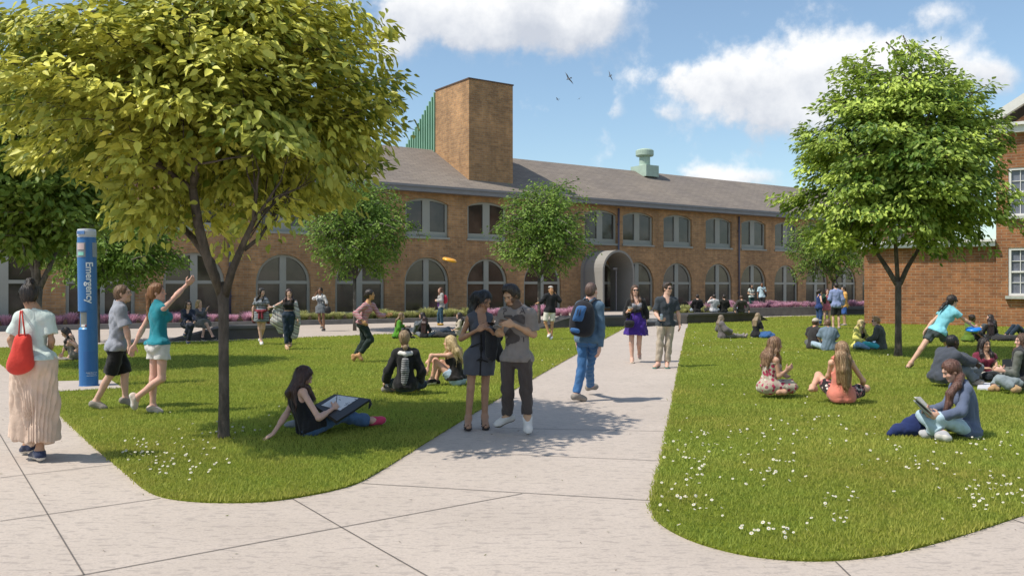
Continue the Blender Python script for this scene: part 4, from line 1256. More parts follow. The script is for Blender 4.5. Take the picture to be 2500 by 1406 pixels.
# ---------------------------------------------------------------- people
ZM = {1: (0, 540, 2.268), 2: (420, 650, 2.992), 3: (900, 650, 2.992), 4: (1280, 600, 3.516), 5: (1640, 640, 5.435),
      6: (1820, 760, 3.676), 7: (2180, 700, 4.6875), 0: (0, 0, 1.0)}
def zpx(z, x, y):
    o = ZM[z]; return o[0] + x / o[2], o[1] + y / o[2]
def dirv(yaw, pitch=0.0):
    a, p = math.radians(yaw), math.radians(pitch)
    return np.array([math.sin(a) * math.cos(p), math.cos(a) * math.cos(p), -math.sin(p)])

def head_frame(J, yaw, pitch, roll):
    f = dirv(yaw, pitch); r0 = dirv(yaw + 90)
    u = np.cross(r0, f); q = math.radians(roll)
    r = r0 * math.cos(q) - u * math.sin(q)
    J['hf'], J['hr'], J['hu'] = f, r, unit(np.cross(r, f))

def torso_frame(J, yaw, hipyaw=None, H=1.7, sw=.092):
    up = unit(J['nk'] - J['pel']); f0 = dirv(yaw)
    f = unit(f0 - up * (f0 @ up)); r = np.cross(f, up)
    hy = yaw if hipyaw is None else hipyaw
    hf = dirv(hy); hup = np.array([0, 0, 1.0]); hr = np.cross(hf, hup)
    J.update(up=up, f=f, r=r, pf=hf, pr=hr)
    J.setdefault('Rs', J['nk'] - up * .034 * H + r * sw * H)
    J.setdefault('Ls', J['nk'] - up * .034 * H - r * sw * H)
    J['Rh'] = J['pel'] + hr * .054 * H; J['Lh'] = J['pel'] - hr * .054 * H

def solve_px(sp):
    z = sp['z']; H = sp['ht']
    gx, gy = zpx(z, 0, sp['gy'])
    gz = sp.get('gz', 0.0)
    D = F * (H0 - gz) / (gy - HY)
    J = {}
    def w(x, y, dz): px, py = zpx(z, x, y); return at(px, py, D + dz)
    g3 = lambda k: (sp[k] + (0,))[:3]
    J['pel'] = w(*g3('pel')); J['nk'] = w(*g3('nk')); J['hd'] = w(*g3('hd'))
    for k in ('Rs', 'Ls'):
        if k in sp: J[k] = w(*g3(k))
    torso_frame(J, sp['yaw'], sp.get('hyaw'), H, sp.get('sw', .091 if sp.get('sex') == 'm' else .083))
    head_frame(J, sp.get('fyaw', sp['yaw']), sp.get('pitch', 0), sp.get('roll', 0))
    LEN = {'Ra': (.172, .15, .10), 'La': (.172, .15, .10), 'Rl': (.245, .245, .13), 'Ll': (.245, .245, .13)}
    NM = {'Ra': ('Re', 'Rw', 'Rf'), 'La': ('Le', 'Lw', 'Lf'), 'Rl': ('Rk', 'Ran', 'Rt'), 'Ll': ('Lk', 'Lan', 'Lt')}
    ST = {'Ra': 'Rs', 'La': 'Ls', 'Rl': 'Rh', 'Ll': 'Lh'}
    for limb in ('Ra', 'La', 'Rl', 'Ll'):
        p = J[ST[limb]]
        for (x, y, *sg), L, nm in zip(sp[limb], LEN[limb], NM[limb]):
            sg = sg[0] if sg else 0
            if isinstance(sg, float):
                q = w(x, y, sg)
            else:
                dz = p[1] - D
                q = w(x, y, dz)
                if sg != 0:
                    for _ in range(3):
                        l = math.hypot(q[0] - p[0], q[2] - p[2])
                        q = w(x, y, p[1] - D + sg * math.sqrt(max((L * H) ** 2 - l * l, 0)))
            J[nm] = q; p = q
    return J, D

def solve_tpl(sp):
    """pose given in the person's own frame: x to the person's right, y ahead, z up (metres)"""
    z = sp['z']; px, py = zpx(z, *sp['at'])
    gz = sp.get('gz', 0.0)
    if 'D' in sp: base = at(px, py, sp['D']); base[2] = gz
    else: base = gp(px, py, gz)
    a = math.radians(sp['yaw']); f = np.array([math.sin(a), math.cos(a), 0]); r = np.array([math.cos(a), -math.sin(a), 0])
    H = sp['ht']; k = H / 1.7
    P = dict(POSES[sp['pose']]); P.update(sp.get('mod', {}))
    J = {n: base + k * (r * v[0] + f * v[1] + np.array([0, 0, v[2]])) for n, v in P.items() if not isinstance(v, (int, float))}
    torso_frame(J, sp['yaw'] + sp.get('tw', 0), sp['yaw'], H, sp.get('sw', .091 if sp.get('sex') == 'm' else .083))
    head_frame(J, sp.get('fyaw', sp['yaw']), sp.get('pitch', 0), sp.get('roll', 0))
    return J, base[1]

def _arms(RE, RW, RF, LE=None, LW=None, LF=None):
    mir = lambda v: (-v[0], v[1], v[2])
    return dict(Re=RE, Rw=RW, Rf=RF, Le=LE or mir(RE), Lw=LW or mir(RW), Lf=LF or mir(RF))
def _legs(RK, RA, RT, LK=None, LA=None, LT=None):
    mir = lambda v: (-v[0], v[1], v[2])
    return dict(Rk=RK, Ran=RA, Rt=RT, Lk=LK or mir(RK), Lan=LA or mir(RA), Lt=LT or mir(RT))
POSES = {
 'stand': dict(pel=(0, 0, .90), nk=(0, -.01, 1.42), hd=(0, .04, 1.575), **_arms((.23, -.03, 1.10), (.25, .06, .86), (.24, .10, .69)),
               **_legs((.10, .02, .49), (.10, -.02, .08), (.12, .17, .03))),
 'cross': dict(pel=(0, 0, .11), nk=(0, .05, .61), hd=(0, .12, .76), **_arms((.24, .08, .36), (.16, .30, .25), (.06, .36, .22)),
               **_legs((.36, .30, .18), (-.06, .38, .08), (-.16, .30, .05), (-.36, .30, .18), (.04, .28, .09), (.14, .36, .06))),
 'knees': dict(pel=(0, 0, .11), nk=(0, .08, .60), hd=(0, .16, .74), **_arms((.25, .22, .40), (.10, .42, .40), (.0, .46, .38)),
               **_legs((.12, .33, .46), (.10, .46, .08), (.11, .62, .04))),
 'bench': dict(pel=(0, 0, .11), nk=(0, .05, .61), hd=(0, .10, .76), **_arms((.24, .06, .34), (.14, .28, .22), (.08, .36, .18)),
               **_legs((.12, .42, .12), (.12, .44, -.30), (.12, .60, -.33))),
 'out': dict(pel=(0, 0, .11), nk=(0, -.12, .59), hd=(0, -.06, .74), **_arms((.24, -.08, .34), (.16, .16, .22), (.10, .22, .20)),
             **_legs((.12, .40, .17), (.12, .80, .08), (.14, .88, .20))),
 'back': dict(pel=(0, 0, .11), nk=(0, -.22, .55), hd=(0, -.22, .71), **_arms((.27, -.38, .30), (.27, -.42, .06), (.30, -.50, .03)),
             **_legs((.14, .34, .40), (.13, .62, .08), (.14, .78, .05))),
}

# ---- body shape -------------------------------------------------------------
def torso(Fd, J, s, sex, off=0.0, wt=1.0, k=.05, top=True, bottom=True, arms_cap=True, clip=None, bust=1.0):
    up, f, r, pf, pr = J['up'], J['f'], J['r'], J['pf'], J['pr']
    pel, nk = J['pel'], J['nk']
    mid = pel * .5 + nk * .5 - f * J.get('bow', 0.0)
    u1, u2 = unit(mid - pel), unit(nk - mid)
    fe = sex == 'f'
    T = np.linalg.norm(nk - pel) / (.30 * 1.7 * s); ts = min(max(T, .8), 1.15)
    if bottom:
        pu = unit(u1 + np.array([0, 0, .6]))
        ff = unit(pf - pu * (pf @ pu)); rr = np.cross(ff, pu)
        Fd.ell(pel + pu * .02 * s, [rr, ff, pu], np.array([(.160 if fe else .158) * wt, .108 * wt, .115]) * s + off, k, clip)
        for q in (-1, 1):
            Fd.ell(pel - ff * .048 * s + rr * q * .068 * s - pu * .015 * s, [rr, ff, pu], np.array([.088, .082, .092]) * s * (1.03 if fe else .97) + off, k * .8, clip)
    rb = np.cross(f, u1)
    Fd.ell(pel + (mid - pel) * .66, [rb, f, u1], np.array([(.124 if fe else .142) * wt, .096 * wt, .15 * ts]) * s + off, k, clip)
    if top:
        f2 = unit(f - u2 * (f @ u2)); r2 = np.cross(f2, u2)
        Fd.ell(mid + (nk - mid) * .40, [r2, f2, u2], np.array([(.140 if fe else .166) * wt, .105 * wt, .175 * ts]) * s + off, k, clip)
        a = .86 if not arms_cap else 1.0
        c = (J['Rs'] + J['Ls']) / 2
        sr = (.043 if fe else .050) * s + off
        Fd.cap(c + (J['Rs'] - c) * a, c + (J['Ls'] - c) * a, sr, sr, k * .9, clip)
        for q in ('Rs', 'Ls'):
            Fd.cap(nk + u2 * .035 * s, c + (J[q] - c) * .75 + u2 * .0, .038 * s + off * .8, .040 * s + off, k * .8, clip)
        if fe and bust:
            for q in (-1, 1):
                Fd.ell(mid + (nk - mid) * .36 + f2 * .078 * s + r2 * q * .066 * s, [r2, f2, u2], np.array([.058, .052, .06]) * s * bust + off, k * .5, clip)

def hand(Fd, J, side, s, h, curl=.45):
    w, t = J[side + 'w'], J[side + 'f']
    d = unit(t - w)
    ref = J['f'] if abs(d @ J['f']) < .8 else J['up']
    m = (-1 if side == 'R' else 1) * J['r']
    n = J.get(side + 'n')
    if n is None:
        n = m - d * (m @ d)
        if np.linalg.norm(n) < .35: n = -J['up'] - d * (-J['up'] @ d)
    n = unit(n - d * (n @ d)); x = np.cross(d, n)          # x across the palm
    if side == 'R': x = -x
    L = .185 * s
    fr = max(.0088 * s, .52 * h)
    c = w + d * .05 * s
    Fd.ell(c, [d, x, n], np.array([.054, .042, .019]) * s + .1 * h, .015)
    for i, (o, ln) in enumerate(((-.030, .068), (-.010, .078), (.010, .072), (.029, .056))):
        b = w + d * .088 * s + x * o * s
        cu = curl * (1 + .12 * i)
        d1 = unit(d + n * cu * .7 + x * o * 2.2)
        p1 = b + d1 * ln * .52 * s
        d2 = unit(d * (1 - cu * .55) + n * cu * 1.5)
        Fd.cap(b - d * .01 * s, p1, fr * 1.05, fr, .006)
        Fd.cap(p1, p1 + d2 * ln * .48 * s, fr, fr * .85, .004)
    tb = w + d * .028 * s - x * .030 * s
    t1 = tb + unit(d * .7 - x * .75 + n * .35) * .042 * s
    Fd.cap(tb, t1, fr * 1.45, fr * 1.15, .01)
    Fd.cap(t1, t1 + unit(d * .9 - x * .2 + n * .5 * (curl + .3)) * .032 * s, fr * 1.15, fr * .95, .005)

def leg(Fd, J, side, s, off=0.0, wt=1.0, frac=2.0, k=.03, loose=0.0, hem=0.0, sex='f', foot=False):
    hp, kn, an, te = J[side + 'h'], J[side + 'k'], J[side + 'an'], J[side + 't']
    fe = sex == 'f'
    r0, r1, r2 = (.086 if fe else .083) * s * wt, .056 * s * wt, .037 * s
    d1 = unit(kn - hp)
    if frac < 1:
        e = hp + (kn - hp) * frac; re = r0 + (r1 - r0) * frac
        Fd.cap(hp, e + d1 * .08, r0 + off, re + off + hem, k, [(e, d1)])
        return
    Fd.cap(hp, kn, r0 + off, r1 + off + loose * .4, k)
    f2 = min(frac - 1, 1.0)
    if f2 <= .02: return
    d2 = unit(an - kn); e = kn + (an - kn) * f2
    re = r1 * .96 + (r2 - r1 * .96) * f2
    full = f2 > .98 and off == 0
    Fd.cap(kn, e + (0 if full else d2 * .06), r1 * .97 + off + loose * .5, re + off + loose + hem, k, None if full else [(e, d2)])
    bk = -unit(unit(te - an) - d2 * (unit(te - an) @ d2))
    if loose < .02:
        x = np.cross(bk, d2)
        cl = None if full else [(e, d2)]
        Fd.ell(kn + (an - kn) * .30 + bk * .018 * s, [x, bk, d2], np.array([.045, .042, .13]) * s * wt + off, k, cl)

def foot_frame(J, side):
    an, te, kn = J[side + 'an'], J[side + 't'], J[side + 'k']
    fd = unit(te - an); d2 = unit(an - kn)
    dn = d2 - fd * (d2 @ fd)
    dn = unit(dn) if np.linalg.norm(dn) > .2 else unit(np.array([0, 0, -1.0]) - fd * -fd[2])
    fd2 = unit(te - (an + dn * .05))
    return an, te, fd2, unit(dn - fd2 * (dn @ fd2))

def foot(Fd, J, side, s, off=0.0, clip=None):
    an, te, fd, dn = foot_frame(J, side)
    x = np.cross(fd, dn)
    heel = an + dn * .035 * s - fd * .032 * s
    ball = te - fd * .055 * s + dn * .0
    Fd.cap(an, heel, .036 * s + off, .034 * s + off, .03, clip)
    Fd.cap(heel, ball, .033 * s + off, .030 * s + off, .03, clip, flat=(x, 1.15))
    Fd.cap(an + fd * .02 * s, ball, .038 * s + off, .028 * s + off, .03, clip, flat=(x, 1.15))
    Fd.cap(ball, te - fd * .022 * s, .030 * s + off, .022 * s + off, .02, clip, flat=(x, 1.3))

def arm(Fd, J, side, s, off=0.0, frac=2.0, k=.025, loose=0.0, sex='f', wt=1.0):
    sh, el, wr = J[side + 's'], J[side + 'e'], J[side + 'w']
    m = (1.0 if sex == 'f' else 1.08) * wt
    r0, r1, r2 = .044 * s * m, .036 * s * m, .025 * s * m
    d1 = unit(el - sh)
    if frac < 1:
        e = sh + (el - sh) * frac
        Fd.cap(sh, e + d1 * .06, r0 + off, r0 + (r1 - r0) * frac + off + loose, k, [(e, d1)]); return
    Fd.cap(sh, el, r0 + off, r1 + off + loose * .5, k)
    f2 = min(frac - 1, 1)
    if f2 <= .02: return
    d2 = unit(wr - el); e = el + (wr - el) * f2
    if off == 0 and f2 > .98: Fd.cap(el, wr, r1 * 1.0, r2, k)
    else: Fd.cap(el, e + d2 * .05, r1 + off + loose * .6, r1 + (r2 - r1) * f2 + off + loose, k, [(e, d2)])
    if f2 > .5: 
        q = el + (wr - el) * .25
        Fd.cap(el + (wr - el) * .12, el + (wr - el) * .4, r1 * 1.1 + off, r1 * .98 + off, k)

def head(Fd, J, s, sex):
    c, f, r, u = J['hd'], J['hf'], J['hr'], J['hu']; R = [r, f, u]
    g = s ** .35 * (1.0 if sex == 'm' else .965) * J.get('hs', .96); J['g'] = g
    p = lambda x, y, z: c + g * (r * x + f * y + u * z)
    e = lambda x, y, z, rx, ry, rz, k: Fd.ell(p(x, y, z), R, np.array([rx, ry, rz]) * g, k)
    e(0, -.012, .030, .075, .096, .088, .02)
    e(0, .022, -.040, .059, .066, .080, .035)
    jw = .052 if sex == 'm' else .044
    e(0, .018, -.082, jw, .055, .032, .025)
    e(0, .064, -.099, .026, .022, .018, .025)
    e(0, .076, .030, .050, .020, .012, .02)
    for q in (-1, 1):
        e(q * .036, .062, -.030, .024, .020, .022, .02)
        e(q * .078, -.006, -.008, .009, .020, .031, .006)
        Fd.cut_ell(p(q * .031, .101, .008), R, np.array([.019, .017, .011]) * g, .014)
    Fd.cap(p(0, .086, .014), p(0, .105, -.026), .0085 * g, .0125 * g, .010)
    for q in (-1, 1): e(q * .011, .096, -.030, .009, .011, .008, .008)
    e(0, .082, -.060, .023, .011, .0065, .006)
    e(0, .080, -.071, .019, .011, .0065, .006)
    nr = .053 if sex == 'm' else .045
    Fd.cap(J['nk'] - J['up'] * .03 * s, c - u * .055 * g - f * .016 * g, nr * 1.12 * s, nr * s, .03)

def tint_head(v, J, s, brow, beard, lips):
    c, f, r, u, g = J['hd'], J['hf'], J['hr'], J['hu'], J['g']
    q = (v - c) / g; x, y, z = q @ r, q @ f, q @ u
    T = np.ones((len(v), 3))
    def mixin(m, col):
        m = np.clip(m, 0, 1)[:, None]; T[:] = T * (1 - m) + np.array(col) * m
    ell = lambda x0, z0, a, b: 1.6 - 1.6 * np.sqrt(((np.abs(x) - x0) / a) ** 2 + ((z - z0) / b) ** 2)
    front = (y > .03)
    mixin(front * np.clip(ell(.042, -.032, .03, .03), 0, .25), (1.0, .72, .66))
    if beard:
        d = (z < -.045) & (z > -.15) & (y > -.02) & ~((np.abs(x) < .02) & (z > -.078) & (z < -.055))
        up = (np.abs(x) > .045) & (z < .0) & (y > -.03) & (z > -.1)
        mixin(((d & (y > .0) & (z < -.080)) | up) * beard, brow)
        mixin(((np.abs(x) < .027) & (z > -.056) & (z < -.046) & (y > .07)) * beard * .45, brow)
    mixin(front * (y > .06) * ell(0, -.0655, .027, .012), lips)
    mixin(front * (y > .05) * ell(.033, .026, .021, .0065), brow)
    mixin(front * (y > .05) * ell(.032, .011, .019, .010) * .55, (.42, .33, .30))
    return T

HS = {}
def grid_for(J, h, extra=()):
    pts = np.array([v for k, v in J.items() if k in ('pel', 'nk', 'hd', 'Rs', 'Ls', 'Re', 'Rw', 'Rf', 'Le', 'Lw', 'Lf', 'Rh', 'Lh', 'Rk', 'Lk', 'Ran', 'Lan', 'Rt', 'Lt')] + [np.asarray(e) for e in extra])
    return Field(pts.min(0) - .20, pts.max(0) + .20, h)

def emit(name, Fd, m, root, base, cols=None, midx=None, mats=None):
    r = Fd.mesh()
    if r is None: return None
    v, q = r
    c = cols(v) if cols else None
    mi = midx(v[q].mean(1)) if midx else None
    return mesh_np(name, v - base, q, mats or [m], root, mi, True, c)

def make_person(sp):
    J, D = solve_px(sp) if 'pel' in sp else solve_tpl(sp)
    H = sp['ht']; s = H / 1.7; sex = sp.get('sex', 'f'); wt = sp.get('wt', 1.0) * .87
    J['bow'] = sp.get('bow', .0); J['hs'] = sp.get('hs', .96)
    h = min(max(D * .00072, .0062), .017)
    # rest the figure on the ground that carries it
    gz = sp.get('gz', 0.0)
    low = min([J[a + 't'][2] - .026 * s for a in 'RL'] + [J[a + 'an'][2] - .072 * s for a in 'RL'] + [J['pel'][2] - .10 * s])
    if sp.get('pose') != 'bench' and not sp.get('nosnap'):
        dz = gz - low + .005
        for k in list(J):
            if isinstance(J[k], np.ndarray) and k not in ('up', 'f', 'r', 'pf', 'pr', 'hf', 'hr', 'hu', 'Rn', 'Ln'): J[k] = J[k] + np.array([0, 0, dz])
    base = np.array([J['pel'][0], J['pel'][1], gz])
    for k in ('Rn', 'Ln'):
        if k in sp: J[k] = np.array(sp[k], float)
    root = empty('person', base)
    tag(root, sp['label'], 'person', sp.get('group'))
    z = sp['z']
    def w(x, y, dz=0.0): px, py = zpx(z, x, y); return at(px, py, D + dz)
    sp['J'] = J; sp['D'] = D; sp['w'] = w; sp['root'] = root; sp['s'] = s
    skin = mat_skin(sp.get('skin', (.50, .31, .22)))
    hairc = sp.get('hairc', (.03, .018, .012)); hm = mat_hair(hairc, sp.get('hairc2'))
    # body
    B = grid_for(J, h)
    shoes = sp.get('shoe'); full = any(g.get('t') == 'pants' and g.get('len', 2) > 1.9 for g in sp['wear'])
    torso(B, J, s, sex, 0, wt)
    for a in 'RL':
        leg(B, J, a, s, 0, wt, sex=sex); foot(B, J, a, s, -.004 if shoes else 0)
        arm(B, J, a, s, 0, sex=sex, wt=wt)
        hand(B, J, a, s, h, sp.get('curl' + a, .45))
    head(B, J, s, sex)
    br = tuple(min(1, x / max(y, .02)) for x, y in zip(hairc, sp.get('skin', (.50, .31, .22))))
    emit('body', B, skin, root, base, lambda v: tint_head(v, J, s, br, sp.get('beard', 0), sp.get('lips', (.82, .48, .46))))
    if D < 26 and not sp.get('shades') and sp.get('eyes', 1):
        for q in (-1, 1):
            g = J['g']; e = J['hd'] + g * (J['hr'] * q * .031 + J['hf'] * .0755 + J['hu'] * .007)
            mb = MB(); R = Matrix([J['hr'], J['hf'], J['hu']]).transposed()
            mb.ball(e - base, .0115 * g, 10, 8, R)
            ew = mat_plain('eye white', (.36, .32, .29), .3, bmp=0, var=.05); ed = mat_plain('dark iris', (.03, .018, .01), .2, bmp=0, var=.1)
            cen = [np.mean([mb.v[i] for i in f], axis=0) - (e - base) for f in mb.f]
            gaze = unit(J['hf'] - J['hu'] * .30)
            mb.mi = [1 if unit(cc) @ gaze > .60 else 0 for cc in cen]
            mb.build('eye', [ew, ed], root, True)
    hems = [g.get('hem', -.06) for g in sp['wear'] if g['t'] == 'top' and not g.get('open')]
    if hems and min(hems) < .04: J['hemtop'] = min(hems) + .03
    # hair
    make_hair(sp, J, s, h, hm, root, base, w)
    for i, g in enumerate(sorted(sp['wear'], key=lambda q: q['t'] not in ('pants', 'skirt'))):
        garment(g, J, s, sex, wt, h, root, base, w, i + int(D * 10))
    if shoes:
        for a in 'RL': make_shoe(J, a, s, max(h, .006), root, base, shoes)
    return sp

def crop_mesh(Fd):
    return Fd

def make_hair(sp, J, s, h, hm, root, base, w):
    st = sp.get('hair', 'short')
    if st == 'bald': return
    c, f, r, u, g = J['hd'], J['hf'], J['hr'], J['hu'], J['g']; R = [r, f, u]
    p = lambda x, y, z: c + g * (r * x + f * y + u * z)
    lock = [w(*q[:3]) for q in sp.get('lock', ())]
    lo = c - .33; hi = c + .33
    if st in ('long', 'pony', 'back') or lock:
        lo = np.minimum(lo, J['pel'] - .25); hi = np.maximum(hi, J['pel'] + .25)
        for q in lock: lo = np.minimum(lo, q - .15); hi = np.maximum(hi, q + .15)
    Hh = min(h, .008) if h < .011 else h
    A = Field(lo, hi, Hh)
    th = {'short': .010, 'buzz': .004}.get(st, .017)
    A.ell(p(0, -.018, .034), R, np.array([.075 + th, .092 + th, .088 + th]) * g, .02)
    if st in ('short',) and sp.get('vol', 0): A.ell(p(0, .03, .10), R, np.array([.062, .07, .035 + sp['vol']]) * g, .03)
    if st not in ('short', 'buzz'):
        A.ell(p(0, -.050, -.035), R, np.array([.070, .055, .075]) * g, .03)
    else:
        A.ell(p(0, -.045, -.015), R, np.array([.070 + th * .6, .058 + th * .6, .075]) * g, .03)
    fl = sp.get('fringe', -.018 if st in ('short', 'buzz') else -.004)
    # open the face and the ears
    A.cut_ell(p(0, .128, -.042 - fl), R, np.array([.080, .105, .130]) * g, .02)
    if st in ('short', 'buzz', 'bun', 'pony'):
        for q in (-1, 1): A.cut_ell(p(q * .095, .015, -.055), R, np.array([.035, .05, .06]) * g, .012)
        A.plane(p(0, -.05, -.085), -u * 1.0 + f * .0)
    L = Field(lo, hi, Hh)
    if st == 'bun':
        b = lock[0] if lock else p(0, -.105, .075)
        L.ell(b, R, np.array([.042, .040, .042]) * g * sp.get('bunr', 1.0), .01)
    elif st == 'pony':
        pts = lock or [p(0, -.10, .05), p(0, -.15, .0), p(0, -.14, -.12), p(0, -.12, -.22)]
        for i in range(len(pts) - 1):
            t0, t1 = i / (len(pts) - 1), (i + 1) / (len(pts) - 1)
            pr = sp.get('ponyr', .034); L.cap(pts[i], pts[i + 1], pr * (1 - .53 * abs(t0 - .35)) * g, pr * (1 - .7 * abs(t1 - .35)) * g, .02)
    elif st in ('long', 'back'):
        ln = sp.get('len', .30)
        dn = np.array([0, 0, -1.0])
        nape = p(0, -.07, -.05)
        bk = -J['f']
        for q in (-1, 0, 1):
            a0 = p(q * .045, -.06, -.02)
            a1 = J['nk'] + bk * .075 * s + J['r'] * q * .07 * s
            a2 = a1 - J['up'] * max(ln - .12, .02) + bk * .02
            L.cap(a0, a1, .048 * g, .046 * s, .03); L.cap(a1, a2, .046 * s, .026 * s, .03)
        if st == 'long':
            for q in (-1, 1):
                a0 = p(q * .078, .015, .02); a1 = p(q * .085, .0, -.10)
                a2 = J['nk'] + J['f'] * .085 * s + J['r'] * q * .085 * s - J['up'] * .02
                a3 = a2 - J['up'] * max(ln - .16, .02) + J['f'] * .035
                L.cap(a0, a1, .020, .030, .02); L.cap(a1, a2, .030, .034, .02); L.cap(a2, a3, .034, .018, .02)
    elif st == 'bob':
        for q in (-1, 1):
            L.cap(p(q * .074, .01, .03), p(q * .080, .012, -.10), .024 * g, .030 * g, .03)
        L.cap(p(-.04, -.075, -.02), p(-.04, -.07, -.12), .05 * g, .045 * g, .03)
        L.cap(p(.04, -.075, -.02), p(.04, -.07, -.12), .05 * g, .045 * g, .03)
    if lock and st not in ('pony', 'bun'):
        rr = sp.get('lockr', (.05, .02))
        for i in range(len(lock) - 1):
            t0, t1 = i / (len(lock) - 1), (i + 1) / (len(lock) - 1)
            L.cap(lock[i], lock[i + 1], rr[0] + (rr[1] - rr[0]) * t0, rr[0] + (rr[1] - rr[0]) * t1, .03)
    A.union(L, .025)
    if h < .013: A.ripple(.0026, 70, 5, (1, 1, .12), 6)
    R_ = A.mesh()
    if R_ is not None:
        v, q = R_; tri = np.concatenate([q[:, [0, 1, 2]], q[:, [0, 2, 3]]])
        if h < .0125 and st != 'buzz':      # loose strands lying over the mass
            rg = np.random.default_rng(len(v)); nrm = np.zeros_like(v); fn = np.cross(v[tri[:, 1]] - v[tri[:, 0]], v[tri[:, 2]] - v[tri[:, 0]])
            for k in range(3): np.add.at(nrm, tri[:, k], fn)
            nrm /= np.linalg.norm(nrm, axis=1)[:, None] + 1e-9
            m = 260 if st in ('short', 'bun', 'pony') else 700
            pick = rg.choice(len(v), m); p0 = v[pick]; n0 = nrm[pick]
            flow = np.tile([0, 0, -1.0], (m, 1)) + rg.normal(0, .16, (m, 3)) - (f * .55 if st in ('short', 'bun') else f * .15)
            flow -= n0 * (flow * n0).sum(1)[:, None] * .92; flow /= np.linalg.norm(flow, axis=1)[:, None] + 1e-9
            ln = rg.uniform(.03, .06, m) if st in ('short', 'bun', 'pony') else rg.uniform(.06, .15, m)
            sd = np.cross(flow, n0); sd /= np.linalg.norm(sd, axis=1)[:, None] + 1e-9; wd = rg.uniform(.0012, .0024, m) + .05 * h
            rows = []
            for tt, k, lift in ((0, .7, .0015), (.5, 1, .005), (1, .15, .003)):
                c_ = p0 + flow * (ln * tt)[:, None] + n0 * (lift + rg.uniform(0, .004, m))[:, None] - n0 * (ln * tt * tt * .12)[:, None]
                rows += [c_ - sd * (wd * k)[:, None], c_ + sd * (wd * k)[:, None]]
            S_ = np.stack(rows, 1); b0 = len(v) + np.arange(m)[:, None] * 6
            q2 = np.concatenate([b0 + [[0, 1, 3, 2]], b0 + [[2, 3, 5, 4]]])
            v = np.concatenate([v, S_.reshape(-1, 3)]); q = np.concatenate([q, q2])
        mesh_np('hair', v - base, q, hm, root, smooth=True)
    if sp.get('shades'):
        mb = MB(); dk = mat_plain('dark lens', (.012, .010, .010), .12, bmp=0, var=.1)
        Rm = Matrix([r, f, u]).transposed()
        for q in (-1, 1):
            mb.ball(p(q * .033, .092, .008) - base, (.026 * g, .012 * g, .019 * g), 12, 8, Rm)
            mb.tube([p(q * .055, .088, .014) - base, p(q * .076, .05, .012) - base, p(q * .082, -.02, .008) - base], .004, 6)
        mb.tube([p(-.03, .098, .014) - base, p(.03, .098, .014) - base], .004, 6)
        mb.build('sunglasses', dk, root, True)
    hat = sp.get('hat')
    if hat:
        A = Field(c - .28, c + .28, Hh)
        A.ell(p(0, -.010, .040), R, np.array([.090, .110, .094]) * g, .01)
        A.plane(p(0, 0, hat.get('low', .035)), -u)
        if hat.get('brim'): A.ell(p(0, .125, .062), R, np.array([.072, .085, .011]) * g, .01)
        emit('hat', A, hat['m'], root, base)

